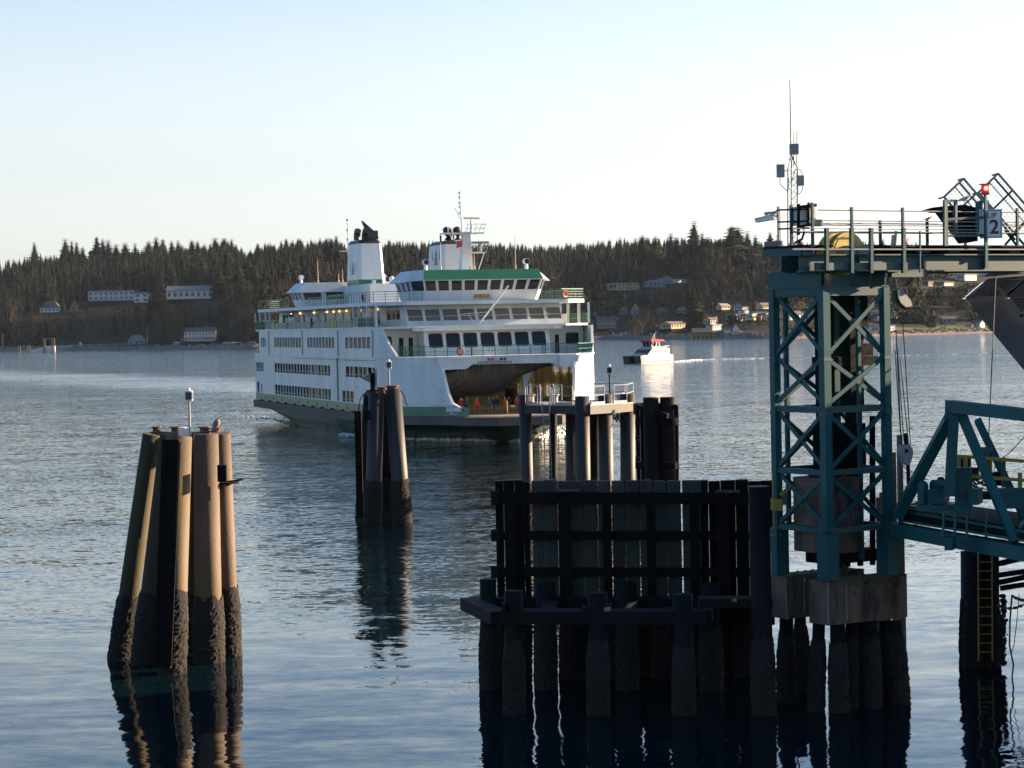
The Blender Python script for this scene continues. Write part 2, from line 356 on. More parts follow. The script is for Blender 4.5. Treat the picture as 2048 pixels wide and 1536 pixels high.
def conifer_mb(mb, base, h, w, rnd, dens=1.0, ragged=0.25):
    base = Vector(base); mb.cur = 1
    mb.cyl(base - Vector((0, 0, 1)), base + Vector((0, 0, h * .9)), h * .014, h * .003, n=5, cap=False); mb.cur = 0
    mb.cyl(base + Vector((0, 0, h * .10)), base + Vector((0, 0, h * .93)), w * .58, w * .03, n=7, cap=False)
    z0 = rnd.uniform(.04, .12); nw = int(24 * dens)
    asym = rnd.uniform(0, 6.28)
    for k in range(nw):
        t = k / (nw - 1); z = base.z + h * (z0 + (1 - z0) * t)
        rr = w * (1 - t) ** 0.72 * (1 if t > .18 else .7 + 1.6 * t) * rnd.uniform(1 - ragged, 1 + ragged * .6) + 0.01 * h
        nb = max(4, int((7 if t < .7 else 5) * dens)); a0 = rnd.uniform(0, 6.28)
        for b in range(nb):
            a = a0 + b * 6.283 / nb + rnd.uniform(-.35, .35); r = rr * rnd.uniform(.55, 1.15) * (1 + .15 * math.cos(a - asym))
            ca, sa = math.cos(a), math.sin(a); q = h * .03 * (1.25 - t); dz = -r * rnd.uniform(.12, .5)
            wd = max(.16 * r, h * .016) * rnd.uniform(1.3, 2.2) * 1.6
            c = Vector((base.x, base.y, z))
            tip = c + Vector((ca * r, sa * r, dz)); midp = c + Vector((ca * r * .5, sa * r * .5, dz * .25)); side = Vector((-sa, ca, 0)) * wd
            mb.add([c + Vector((0, 0, q)), midp + side - Vector((0, 0, q * .9)), tip, midp - side - Vector((0, 0, q * .9))], [(0, 1, 2), (0, 2, 3)])
def bare_mb(mb, base, h, w, rnd, dens=1.0):
    base = Vector(base); mb.cur = 1
    mb.cyl(base - Vector((0, 0, 1)), base + Vector((0, 0, h * .45)), h * .018, h * .009, n=5, cap=False)
    for k in range(6):
        a = rnd.uniform(0, 6.28); st = base + Vector((0, 0, h * rnd.uniform(.2, .45))); e = base + Vector((math.cos(a) * w * .6, math.sin(a) * w * .6, h * rnd.uniform(.6, .9)))
        mb.cyl(st, e, h * .008, h * .003, n=3, cap=False)
    mb.cur = 0
    for k in range(int(330 * dens)):
        while True:
            p = Vector((rnd.uniform(-1, 1), rnd.uniform(-1, 1), rnd.uniform(-1, 1)))
            if .25 < p.length < 1: break
        c = base + Vector((p.x * w, p.y * w, h * .56 + p.z * h * .40)); d = (p + Vector((0, 0, .7))).normalized() * h * rnd.uniform(.05, .1)
        sd_ = Vector((rnd.uniform(-1, 1), rnd.uniform(-1, 1), rnd.uniform(-.4, .4))).normalized() * h * rnd.uniform(.004, .011)
        mb.add([c - d - sd_, c - d + sd_, c + d], [(0, 1, 2)])
def bush_mb(mb, base, h, w, rnd, n=260):
    base = Vector(base)
    for k in range(n):
        while True:
            p = Vector((rnd.uniform(-1, 1), rnd.uniform(-1, 1), rnd.uniform(-.6, 1)))
            if .4 < p.length < 1: break
        c = base + Vector((p.x * w, p.y * w, h * .4 + p.z * h * .6)); s = h * rnd.uniform(.05, .11)
        a = Vector((rnd.uniform(-1, 1), rnd.uniform(-1, 1), rnd.uniform(-1, 1))).normalized() * s; b = p.cross(a).normalized() * s
        mb.add([c - a, c + b, c + a, c - b], [(0, 1, 2, 3)])
def tree_mesh(fn, mats, seed, h, w, **kw):
    mb = MB(); fn(mb, (0, 0, 0), h, w, random.Random(seed), **kw); o = mb.build('tree', mats, base=(0, 0, 0)); me = o.data
    bpy.data.objects.remove(o); return me
CON = [tree_mesh(conifer_mb, [M['conifer' if i % 2 == 0 else 'conifer_b'], M['bark']], 10 + i, 30, w, dens=1.25) for i, w in enumerate((7.0, 8.5, 6.0, 9.5, 7.0, 10.5, 8.0, 6.5))]
BAR = [tree_mesh(bare_mb, [M['twig' if i % 2 == 0 else 'twig_b'], M['bark']], 40 + i, 16, w) for i, w in enumerate((6, 7.5, 5, 8, 6.5, 7))]
BSH = [tree_mesh(bush_mb, [M['broadleaf']], 60 + i, 7, w) for i, w in enumerate((5, 6, 4.5))]
for me in BAR: me.name = 'bare_tree'
for me in CON: me.name = 'conifer'
for me in BSH: me.name = 'evergreen_bush'
def put_tree(name, me, p, s, rz, label, cat, group):
    o = bpy.data.objects.new(name, me); COL.objects.link(o); o.location = p; o.scale = (s[0], s[0], s[1]); o.rotation_euler = (0, 0, rz)
    tag(o, label, cat, group); return o
CLEAR = []                       # (px0, px1, y0, y1, near depth) windows of the photograph kept free of trees in front
# houses of the right-hand hillside: kind, px left, px right, py base, py eaves, py ridge, label, wall, roof, roof kind, windows, floors, gable to the front, turn
SLOPE_HOUSES = [
 ('house', 1229, 1288, 585, 571, 569, 'flat-roofed cream house with tall windows lit by the sun high on the right slope', 'h_cream', 'r_brown', 'flat', 6, 2, False, -.25),
 ('house', 1288, 1332, 577, 567, 562, 'low pale blue house beside the sunlit cream house on the slope', 'h_blue', 'r_grey', 'hip', 5, 1, False, 0),
 ('house', 1312, 1356, 571, 563, 554, 'long grey house with a white gable high on the slope', 'h_grey', 'r_dark', 'gable', 6, 1, True, 0),
 ('house', 1353, 1379, 567, 560, 556, 'white house farthest right of the hilltop row', 'h_white', 'r_dark', 'flat', 4, 1, False, 0),
 ('house', 1243, 1254, 628, 620, 613, 'tall narrow pale blue house above the shore road', 'h_blue', 'r_dark', 'gable', 1, 1, True, 0),
 ('house', 1262, 1276, 630, 622, 610, 'dark house with a pale blue gable beside the leafless poplars', 'h_grey', 'r_dark', 'gable', 1, 1, True, 0),
 ('house', 1321, 1338, 630, 624, 616, 'brown house with a white trimmed gable right of the leafless poplars', 'h_brown', 'r_brown', 'gable', 2, 1, True, 0),
 ('house', 1363, 1375, 627, 621, 615, 'little brown gabled house among dark conifers', 'h_brown', 'r_brown', 'gable', 1, 1, True, 0),
 ('house', 1194, 1232, 660, 642, 637, 'tall grey house with a row of white windows above the sea wall', 'h_grey', 'r_dark', 'gable', 7, 2, False, 0),
 ('house', 1224, 1240, 642, 638, 633, 'low brown house with a lit gable behind the grey one', 'h_cream', 'r_brown', 'gable', 2, 1, True, 0),
 ('house', 1172, 1192, 634, 630, 623, 'small grey-roofed house just right of the ferry', 'h_grey', 'r_grey', 'hip', 2, 1, False, 0),
 ('house', 1334, 1383, 660, 651, 646, 'long cream bungalow behind the jetty buildings', 'h_cream', 'r_brown', 'gable', 6, 1, False, 0),
 ('house', 1378, 1389, 650, 634, 631, 'narrow blue house with a white edge above the cream bungalow', 'h_blue', 'r_dark', 'flat', 2, 3, False, 0),
 ('house', 1418, 1438, 651, 640, 636, 'white two-storey house with a deck above the jetty', 'h_white', 'r_brown', 'gable', 3, 1, False, 0),
 ('house', 1428, 1437, 640, 638, 630, 'little white gable rising behind the two-storey white house', 'h_white', 'r_dark', 'gable', 1, 1, True, 0),
 ('house', 1420, 1448, 662, 653, 650, 'lower storey deck house with a white balcony above the jetty', 'h_white', 'r_grey', 'flat', 4, 1, False, 0),
 ('house', 1440, 1464, 621, 614, 609, 'grey-roofed beige house in the middle of the right slope', 'h_cream', 'r_grey', 'gable', 3, 1, False, 0),
 ('house', 1468, 1486, 622, 615, 606, 'pale blue house with a broad gable on the right slope', 'h_blue', 'r_grey', 'gable', 2, 1, True, 0),
 ('house', 1482, 1498, 621, 616, 613, 'white balconied house right of the blue gable', 'h_white', 'r_grey', 'flat', 4, 1, False, 0),
 ('house', 1486, 1500, 628, 621, 619, 'small white flat house below the balconied one', 'h_white', 'r_dark', 'flat', 2, 1, False, 0),
 ('house', 1452, 1476, 642, 634, 629, 'grey shed-like house with a pale gable end', 'h_blue', 'r_dark', 'gable', 2, 1, False, 0),
 ('house', 1473, 1488, 644, 635, 630, 'sunlit white house with a brown roof above the green lawn', 'h_white', 'r_brown', 'gable', 2, 1, False, 0),
 ('house', 1502, 1516, 640, 628, 626, 'cream tower-like house with one dark window stripe', 'h_cream', 'r_grey', 'flat', 2, 1, False, 0),
 ('house', 1512, 1522, 641, 633, 631, 'little red house with white trim beside the cream one', 'h_red', 'r_grey', 'flat', 2, 1, False, 0),
 ('house', 1516, 1532, 634, 627, 624, 'blue house with a grey roof behind the little red house', 'h_blue', 'r_grey', 'gable', 3, 1, False, 0),
 ('house', 1531, 1542, 634, 626, 625, 'bright white cube house left of the steel tower', 'h_white', 'r_grey', 'flat', 1, 1, False, 0),
 ('house', 1542, 1562, 642, 631, 626, 'beige house half hidden by the steel tower leg', 'h_cream', 'r_grey', 'gable', 3, 1, False, 0),
 ('house', 1520, 1550, 618, 611, 606, 'long brown-roofed house on the road above the white cube house', 'h_cream', 'r_brown', 'gable', 7, 1, False, 0),
 ('house', 1575, 1612, 640, 628, 622, 'white house seen through the left side of the steel tower', 'h_white', 'r_dark', 'gable', 4, 1, False, 0),
 ('house', 1618, 1646, 636, 627, 620, 'pale house with a wide gable seen through the tower', 'h_white', 'r_grey', 'gable', 3, 1, True, 0),
 ('house', 1664, 1690, 606, 594, 588, 'cream house seen in the gap under the headframe girder', 'h_cream', 'r_brown', 'gable', 3, 1, False, 0),
 ('house', 1750, 1782, 642, 634, 628, 'white house behind the right braces of the tower', 'h_white', 'r_dark', 'gable', 3, 1, True, 0),
 ('house', 1788, 1797, 637, 627, 625, 'small white cube house just right of the tower', 'h_white', 'r_grey', 'flat', 1, 1, False, 0),
 ('boathouse', 1752, 1798, 664, 655, 653, 'long white boathouse on the beach at the right', 'h_white', 'r_grey', 'flat', 5, 1, False, 0),
 ('house', 1854, 1872, 552, 541, 540, 'pale flat house under the girder, high on the slope', 'h_cream', 'r_grey', 'flat', 2, 1, False, 0),
 ('house', 1853, 1869, 573, 566, 563, 'orange-lit house on the slope right of the head block', 'h_brown', 'r_brown', 'flat', 3, 1, False, 0),
 ('house', 1881, 1915, 573, 567, 565, 'long pink-lit house with a row of windows on the slope', 'h_cream', 'r_brown', 'flat', 6, 1, False, 0),
 ('house', 1921, 1962, 563, 551, 550, 'wide modern white house with bright terraces highest on the right', 'h_white', 'r_grey', 'flat', 5, 2, False, 0),
 ('house', 1885, 1912, 648, 638, 634, 'grey and white shore house behind a green lawn', 'h_blue', 'r_grey', 'gable', 3, 1, False, 0),
 ('house', 1955, 1975, 655, 646, 640, 'white house with red trim near the beach at the far right', 'h_white', 'r_brown', 'gable', 2, 1, True, 0),
 ('shed', 1942, 1950, 655, 650, 649, 'tiny white shed left of the red-trimmed beach house', 'h_white', 'r_grey', 'flat', 1, 1, False, 0)]
# skyline of the tree tops in the photograph: (px, py)
SKY = [(-60,500),(0,505),(60,503),(130,498),(160,492),(200,486),(240,484),(280,490),(320,484),(345,490),(380,482),(410,480),(470,483),(490,505),(520,492),(560,480),(600,480),(650,478),(690,488),(760,488),(800,482),(860,484),(950,486),(1000,487),(1100,490),(1160,484),(1200,482),(1260,478),(1320,474),(1400,478),(1460,478),(1560,482),(1640,490),(1750,490),(1850,495),(1900,520),(1960,545),(2060,560),(2140,560)]
rt = random.Random(11)
# the tallest firs, each placed where its top stands in the photograph: (px, py of the top, height, width factor)
HERO = [(68,485,30,.8),(130,478,31,.85),(143,482,28,.7),(153,484,27,.7),(165,494,24,1.),(193,473,33,.8),(205,478,30,.9),(216,480,30,1.),(232,489,26,1.),(250,486,28,1.2),(270,487,26,1.),(297,482,28,1.1),(312,474,33,1.3),(326,478,30,1.),(343,482,28,.9),(356,481,30,.8),(383,480,30,1.2),(395,482,28,1.),(430,476,30,1.2),(448,476,30,1.1),(463,478,28,1.),(515,487,26,1.),(536,491,24,1.),(572,478,26,1.1),(600,478,26,1.1),(640,476,27,1.),(672,472,28,1.),(778,480,26,1.),(800,483,24,1.),(1000,485,25,.9),(1020,484,24,.9),(1204,482,34,1.2),(1219,480,34,1.2),(1240,475,36,1.1),(1271,477,32,1.1),(1285,471,36,1.2),(1294,474,34,1.),(1311,473,34,1.1),(1329,480,28,.9),(1341,466,38,1.1),(1352,474,34,1.),(1388,443,46,1.05),(1404,466,38,1.1),(1417,475,34,1.1),(1434,482,30,1.),(1463,452,44,1.5),(1475,454,42,1.5),(1494,463,38,1.3),(1510,471,36,1.2),(1540,464,36,1.1),(1556,470,36,1.1),(1600,478,30,1.1),(1640,484,28,1.),(1675,480,30,1.),(1700,486,28,1.),(1745,477,32,1.),(1765,478,30,1.1),(1786,482,30,1.),(1812,478,32,1.),(1832,484,28,1.)]
used = 0
def top_place(px, py, h, d0=1650, d1=2700):
    """depth at which a tree of height h has its top at the pixel"""
    best = None; Y = d0
    while Y < d1:
        p = on_y(px, py, Y); e = abs(ground_z(p.x, Y) + h - p.z)
        if best is None or e < best[0]: best = (e, p, Y)
        Y += 10
    e, p, Y = best; return Vector((p.x, Y, ground_z(p.x, Y))), p.z
for i, (px, py, h, wf) in enumerate(HERO):
    p, zt = top_place(px, py, h, 1780 if px > 1150 else 1900)
    hh = zt - p.z
    if hh < 12: continue
    me = CON[i % len(CON)]
    put_tree('fir_tree', me, p - Vector((0, 0, .5)), (hh / 30 * wf * (1.75 if px < 650 else 1.6) * rt.uniform(.75, 1.2), (hh + .5) / 30), rt.uniform(0, 6), 'tall dark fir standing above the other trees on the far ridge line', 'fir tree', 'tall firs along the skyline'); used += 1
HOUSES_KEEP = []
def blocked(px, py0, py1):
    return any(a < px < b and not (py1 < c or py0 > d) for a, b, c, d in CLEARPX)
# parts of the picture where something stands that no tree may hide: px0, px1, py top, py bottom
CLEARPX = [(172,300,583,612),(330,430,576,606),(76,124,598,628),(136,160,600,622),(366,432,656,688),(246,300,668,700),(40,250,674,706),
 (1226,1292,568,592),(1284,1336,553,582),(1308,1362,553,574),(1350,1382,553,572),(1238,1280,608,632),(1318,1340,614,632),(1362,1376,614,628),(1378,1402,628,652),
 (1330,1384,648,662),(1416,1450,628,664),(1436,1465,606,628),(1464,1502,603,630),(1450,1490,628,648),(1500,1560,605,648),(1340,1500,648,690),(1186,1240,630,664),(1160,1196,622,640),
 (1500,1560,660,690),(1855,1960,536,580),(1848,1915,612,650),(1945,1985,632,660),(1560,1800,612,690),(1210,1330,672,700),(1650,1780,590,640)]
CLEARPX = [c for c in CLEARPX if c[1] < 500 or c in ((1340,1500,648,690),(1210,1330,672,700))] + [(h[1] - 1, h[2] + 1, h[5] - 2, h[3]) for h in SLOPE_HOUSES]
CLEARD = [on_ground((a + b) / 2, min(d, 690)).y for a, b, c, d in CLEARPX]
def cands(n, rnd, x0, x1, s0, s1):
    for _ in range(n):
        x = rnd.uniform(x0, x1); y = interp(x, SHORE) + rnd.uniform(s0, s1)
        yield x, y
def topix(p):
    q = p - Vector((0, 0, CH)); d = q.dot(FW); return 1024 + F * q.dot(RT) / d, 768 - F * q.dot(UP) / d
TREES = []      # kind, pos, height, width factor
rr_ = random.Random(5)
def try_tree(kind, x, y, h, wf):
    z = ground_z(x, y); px, pb = topix(Vector((x, y, z))); _, pt = topix(Vector((x, y, z + h)))
    if px < -90 or px > 2140: return False
    wpx = (h * (.25 if kind == 'c' else .45) * wf) * F / y
    lim = interp(px, SKY) + rr_.uniform(-6, 12) + 9 * noise.noise(Vector((px / 45, 3, 0))) + 6 * noise.noise(Vector((px / 14, 7, 0)))
    if pt < lim + 2:
        h2 = h * (pb - lim - 2) / (pb - pt) if pb > lim + 4 else 0
        if h2 < h * .45: return False
        h = h2; pt = lim + 2
    for (a, b, c, d), dep in zip(CLEARPX, CLEARD):
        if a - wpx < px < b + wpx and pt < d - 1 and pb > c + 1:
            # may stand behind: base hidden above the window's bottom
            if y < dep + 45 and pb <= d - 3: return False
            if pb > d - 3:
                h2 = h * (pb - d + 1) / (pb - pt)
                if h2 < 2.5: return False
                if kind == 'c' and h2 < 8: kind = 's'
                h = h2; pt = d - 1
    TREES.append((kind, Vector((x, y, z - .4)), h, wf)); return True
# ridge and upper slopes: conifers
for x, y in cands(3600, rr_, -560, 640, 420, 1050): try_tree('c', x, y, rr_.uniform(20, 34), rr_.uniform(1.0, 1.6))
for x, y in cands(900, rr_, -520, 40, 190, 460): try_tree('c' if rr_.random() < .85 else 'b', x, y, rr_.uniform(18, 32), rr_.uniform(.8, 1.4))
for x, y in cands(800, rr_, -520, 60, 45, 200): try_tree('b' if rr_.random() < .65 else 'c', x, y, rr_.uniform(11, 20), rr_.uniform(.8, 1.2))
for x, y in cands(700, rr_, 20, 620, 240, 460): try_tree('c' if rr_.random() < .62 else 'b', x, y, rr_.uniform(16, 32), rr_.uniform(.8, 1.3))
for x, y in cands(650, rr_, 20, 620, 40, 260): try_tree('b' if rr_.random() < .6 else ('c' if rr_.random() < .35 else 's'), x, y, rr_.uniform(8, 17), rr_.uniform(.8, 1.2))
for x, y in cands(160, rr_, 20, 560, 20, 120): try_tree('s', x, y, rr_.uniform(3, 7), rr_.uniform(.8, 1.2))
for x, y in cands(260, rr_, -520, 20, 22, 60): try_tree('s' if rr_.random() < .5 else 'b', x, y, rr_.uniform(4, 9), rr_.uniform(.8, 1.2))
# placed groups seen in the photograph: px, py of the base, height, kind, width
for px, py, h, k, wf in [(1288,672,19,'b',1.5),(1312,668,17,'b',1.3),(1270,672,15,'b',1.2),(1392,660,26,'c',1.6),(1400,640,24,'c',1.5),(1180,640,24,'c',1.3),(1210,628,22,'c',1.2),(1250,600,17,'b',1.4),(1330,610,17,'b',1.5),(1310,600,15,'b',1.4),
   (318,640,30,'c',1.7),(300,650,24,'c',1.4),(126,628,20,'c',1.2),(455,600,40,'c',1.5),(478,606,36,'c',1.4),(500,600,34,'c',1.4),(545,610,14,'s',1.2),(440,606,30,'c',1.3),
   (1420,590,20,'b',1.5),(1440,596,20,'b',1.4),(1470,590,18,'b',1.4),(1500,596,18,'b',1.5),(1530,590,20,'b',1.4),(1825,640,12,'s',1.8),(1840,642,12,'s',1.6),(1855,560,9,'s',1.5),(1885,556,9,'s',1.4),(1350,560,18,'b',1.6),(1330,556,18,'b',1.6),(1370,556,18,'b',1.4),(1310,686,3,'s',1),
   (60,625,12,'b',1.8),(40,622,12,'b',1.6),(75,622,10,'b',1.5),(150,590,14,'b',1.6),(360,655,16,'b',1.3),(1245,652,14,'b',1.),(1500,655,5,'s',1.3),(1520,652,6,'s',1.3),(1540,650,6,'s',1.3),(1480,655,6,'s',1.4),(1470,646,7,'s',1.3)]:
    p = on_ground(px, py); TREES.append((k, p - Vector((0, 0, .4)), h, wf))
# the ones that show largest stay single trees, the rest is one wood
TREES.sort(key=lambda t: -t[2] / t[1].y)
LAB = {'c': ('conifer_tree', 'dark green conifer in the forest on the far hillside', 'conifer tree', 'conifers on the far hillside'),
       'b': ('bare_tree', 'leafless brown winter tree on the far hillside', 'bare tree', 'bare winter trees on the far hillside'),
       's': ('evergreen_bush', 'rounded green bush near the far shore', 'bush', 'green bushes near the far shore')}
cnt = {'c': used, 'b': 0, 's': 0}; cap = {'c': 290, 'b': 200, 's': 150}; rest = []
for k, p, h, wf in TREES:
    if cnt[k] < cap[k]:
        cnt[k] += 1
        meshes, hb = {'c': (CON, 30), 'b': (BAR, 16), 's': (BSH, 7)}[k]
        n, l, c, g = LAB[k]
        put_tree(n, rr_.choice(meshes), p, (h / hb * wf, h / hb), rr_.uniform(0, 6), l, c, g)
    else: rest.append((k, p, h, wf))
wood = MB(); woodb = MB()
for k, p, h, wf in rest:
    if k == 'c': conifer_mb(wood, p, h, h * .2 * wf, rr_, dens=.75)
    elif k == 'b': bare_mb(woodb, p, h, h * .4 * wf, rr_, dens=.5)
    else: bush_mb(wood, p, h, h * .8, rr_, n=60)
if wood.f: tag(wood.build('conifer_wood', [M['conifer'], M['bark']], base=(0, 0, 0)), 'dense conifer wood filling the far ridge', kind='stuff')
if woodb.f: tag(woodb.build('bare_wood', [M['twig'], M['bark']], base=(0, 0, 0)), 'thicket of bare brown trees on the far bluff', kind='stuff')
# ------------------------------------------------------------------ haze
hz = MB(); hz.box((-1700, -70, -8), (1800, 5600, 190))
hm = bpy.data.materials.new('haze_air'); hm.use_nodes = True; hn = hm.node_tree
for n in list(hn.nodes): hn.nodes.remove(n)
ho = hn.nodes.new('ShaderNodeOutputMaterial'); hv = hn.nodes.new('ShaderNodeVolumePrincipled')
hv.inputs['Color'].default_value = (0.62, 0.80, 1.0, 1); hv.inputs['Density'].default_value = 0.000012; hv.inputs['Anisotropy'].default_value = 0.0
hn.links.new(hv.outputs[0], ho.inputs['Volume'])
haze = hz.build('haze', hm, base=(0, 0, -8)); tag(haze, 'thin blue air over the water', kind='stuff')
# ================================================================== FERRY  (local x = to the right of the photo, y = aft, z = up)
M['fwhite'] = mat('ferry_white_paint', (0.63, 0.66, 0.655), (0.50, 0.54, 0.545), rough=0.45, scale=0.5, streak=.9, c3=(0.34, 0.24, 0.16), s3=1.6, t3=.64)
M['fgreen'] = mat('ferry_green_paint', (0.012, 0.105, 0.060), (0.02, 0.13, 0.075), rough=0.4, scale=0.7)
M['fpale'] = mat('faded_green_paint', (0.05, 0.16, 0.115), (0.08, 0.20, 0.15), rough=0.5, scale=.8, streak=.8)
M['fhull'] = mat('dark_hull_paint', (0.012, 0.05, 0.032), (0.008, 0.02, 0.015), rough=0.35, scale=.35, streak=.6)
M['frub'] = mat('rubbing_band', (0.0600, 0.0540, 0.0510), (0.1020, 0.0900, 0.0840), rough=0.8, scale=1.2, c3=(0.1020, 0.0540, 0.0360), s3=1.1, bump=.3)
M['fblack'] = mat('funnel_black', (0.018, 0.018, 0.02), rough=0.5)
M['fglass'] = mat('cabin_glass', (0.012, 0.016, 0.022), rough=0.12, spec=0.35)
M['fglass2'] = mat('lounge_glass', (0.14, 0.12, 0.11), (0.20, 0.18, 0.16), rough=0.12, scale=.6)
M['fgrey'] = mat('deck_grey', (0.16, 0.15, 0.14), (0.22, 0.19, 0.17), rough=0.8, scale=1)
M['fbrown'] = mat('sooty_soffit', (0.15, 0.12, 0.095), (0.07, 0.06, 0.05), rough=0.8, scale=1.1, streak=.85)
M['ftan'] = mat('tan_lining', (0.50, 0.42, 0.26), (0.35, 0.29, 0.18), rough=0.7, scale=1.2, streak=.8)
M['fyellow'] = mat('yellow_paint', (0.62, 0.42, 0.06), (0.5, 0.33, 0.05), rough=0.5, scale=1)
M['fcasing'] = mat('casing_paint', (0.05, 0.045, 0.04), (0.09, 0.075, 0.06), rough=.7, scale=.8, streak=.8)
M['red'] = mat('red_paint', (0.45, 0.03, 0.03), rough=0.5)
M['board'] = mat('varnished_board', (0.32, 0.16, 0.05), (0.25, 0.12, 0.04), rough=0.4, scale=3)
M['lampglow'] = mat('amber_lamp', (0.9, 0.6, 0.2), emit=(1.0, 0.55, 0.12), es=1.6)
M['letter'] = mat('white_letters', (0.75, 0.77, 0.76), rough=.5)
M['steel'] = mat('galvanised_steel', (0.2520, 0.2580, 0.2640), (0.2040, 0.2100, 0.2160), rough=0.45, scale=3)
M['dark'] = mat('dark_interior', (0.02, 0.02, 0.02), rough=.9)
TH = math.atan(1457 / 4600); fo = on_y(975, 880, 244)
ferry = thing('ferry', (fo.x, fo.y, 0), 'large white and green double-ended car ferry arriving bow first, named on its bulwark', 'ferry', rotz=TH)
def fb(mb, name, m, parent=None, smooth=False): return mb.build(name, m, parent or ferry, local=True, smooth=smooth)
SC = 32.5                                           # the boat is the same at both ends: s -> 65 - s
PLAN = [(-14.6, 0.0), (-14.6, 3.0), (-13.6, 4.3), (-12, 5.7), (-10.6, 6.2), (-9.4, 6.6), (-8.2, 7.2), (-5.5, 9.5), (-2.5, 11.3), (0.5, 12.0)]
def plan_t(s):
    s = SC - abs(s - SC)
    if s >= .5: return 12.0
    for (a, ta), (b, tb) in zip(PLAN[1:], PLAN[2:]):
        if a <= s <= b: return ta + (tb - ta) * (s - a) / (b - a)
    return 3.0
half = PLAN[1:] + [(8, 12.0), (20, 12.0), (32.5, 12.0)]
half = half + [(65 - s, t) for s, t in reversed(half[:-1])]
ring = [(t, s) for s, t in half] + [(-t, s) for s, t in reversed(half)]      # closed outline
def ring3(z, off=0.0, fn=None):
    out = []
    for t, s in ring:
        if fn: t, s = fn(t, s)
        out.append((t + off * (1 if t > 0 else -1), s + (-off if s < -10 else (off if s > 75 else 0)), z))
    return out
def flare(k):
    def f(t, s):
        e = abs(s - SC) / 47.1
        wl = {0: 1.0}.get(k) or 1
        s2 = SC + (s - SC) * (1 - 0.17 * k); w = 1 - k * (0.10 + 0.85 * e ** 3.0)
        return t * max(.03, w), s2
    return f
mb = MB(); mb.loft([ring3(2.06, 0, flare(.22)), ring3(1.3, 0, flare(.5)), ring3(.6, 0, flare(.8)), ring3(0.0, 0, flare(1.0)), ring3(-.6, 0, flare(1.05))])
fb(mb, 'hull', M['fhull'], smooth=False)
mb = MB(); mb.loft([ring3(2.0, .05), ring3(2.05, .35), ring3(2.9, .35), ring3(2.95, .0)]); fb(mb, 'rubbing_band', M['frub'])
mb = MB(); mb.prism(ring3(2.953, -.3), (0, 0, .04)); fb(mb, 'car_deck', M['fgrey'])
# green bulwark: a thick strip along each side, raked at its ends
for sgn, nm in ((-1, 0), (1, 1)):
    mb = MB(); st = [p for p in half if p[0] >= -12 and p[0] <= 77]
    V = []
    for i, (s, t) in enumerate(st):
        top = 3.9; ds = 0
        if i == 0: ds = .35
        if i == len(st) - 1: ds = -.35
        for off in (0, -.2): V += [(sgn * (t + off), s, 2.95), (sgn * (t + off), s + ds, top)]
    n = len(st); Fc = []
    for i in range(n - 1):
        a = i * 4; b = a + 4
        Fc += [(a, a+1, b+1, b), (a+2, b+2, b+3, a+3), (a+1, a+3, b+3, b+1)]
    Fc += [(0, 2, 3, 1), ((n-1)*4, (n-1)*4+1, (n-1)*4+3, (n-1)*4+2)]
    mb.add(V, Fc); bw = fb(mb, 'bulwark', [M['fgreen']])
    if sgn < 0: bw_l = bw
    # freeing ports and fender pads along the bulwark
    mb = MB()
    for k in range(12):
        s = 3 + k * 5.0; mb.box((sgn * 12.0, s, 3.2), (sgn * 12.05, s + .12, 3.55)); mb.box((sgn * 12.02, s + 2, 2.96), (sgn * 12.25, s + 2.5, 3.12))
    fb(mb, 'freeing_port', M['dark'], bw)
# bow and stern shells with their raked opening edge
ZE = [(3.9, -10.6), (4.3, -9.4), (5.2, -8.9), (6.5, -8.5), (7.6, -8.2), (8.35, -7.9), (8.95, -7.6)]
for end in (0, 1):
    for sgn in (-1, 1):
        mb = MB(); rows = []
        for z, s0 in ZE:
            ss2 = [s0] + [s0 + (0.5 - s0) * q / 7 for q in range(1, 8)]; r = []
            for s in ss2: r.append((sgn * plan_t(s), s if not end else 65 - s, z))
            rows.append(r)
        inn = [[(p[0] - sgn * .3, p[1], p[2]) for p in r] for r in rows]
        mb.loft(rows, close=False, cap=False); mb.loft(inn, close=False, cap=False)
        mb.loft([[r[0] for r in rows], [r[0] for r in inn]], close=False, cap=False)
        fb(mb, 'bow_shell', M['fwhite'])
# side walls with the openings of the car decks
def rowwin(s0, s1, w, gap): 
    out = []; s = s0
    while s + w <= s1 + .01: out.append((s, s + w)); s += w + gap
    return out
g2 = [(a, b, 6.75, 7.9) for a, b in rowwin(21.2, 53.6, 1.42, .22)] + [(a, b, 6.75, 7.9) for a, b in rowwin(2.0, 15.7, 1.75, .25)] + [(a, b, 6.75, 7.9) for a, b in rowwin(59.2, 64.2, 1.0, .25)] + [(0.5, 1.7, 6.75, 7.9)]
g3 = [(a, b, 4.0, 5.2) for a, b in rowwin(21.2, 53.6, 1.42, .22)] + [(a, b, 4.0, 5.2) for a, b in rowwin(10.2, 15.8, 1.6, .3)] + [(60.2, 60.9, 3.95, 5.1), (62.2, 63.6, 3.95, 5.35)]
car_holes = [(a - .5, b - .5, z0 - 3.9, z1 - 3.9) for a, b, z0, z1 in g2 + g3 if a >= .5]
for sgn in (-1, 1):
    mb = MB(); wall(mb, (sgn * 12.0, .5, 3.9), (0, 1, 0), (sgn, 0, 0), 64, 5.05, car_holes, t=.1)
    wall(mb, (sgn * 11.9, .5, 3.9), (0, 1, 0), (-sgn, 0, 0), 64, 5.05, car_holes, t=.01)
    sw = fb(mb, 'car_deck_wall', M['fwhite'])
    if sgn < 0: sw_l = sw
mb = MB()
for k in range(len(g2 + g3)):
    a, b, z0, z1 = (g2 + g3)[k]; mb.box((-12.0 + .04, a, z0 + .28), (-12.0 + .08, b, z0 + .33))
fb(mb, 'window_rail', M['fwhite'], sw_l)
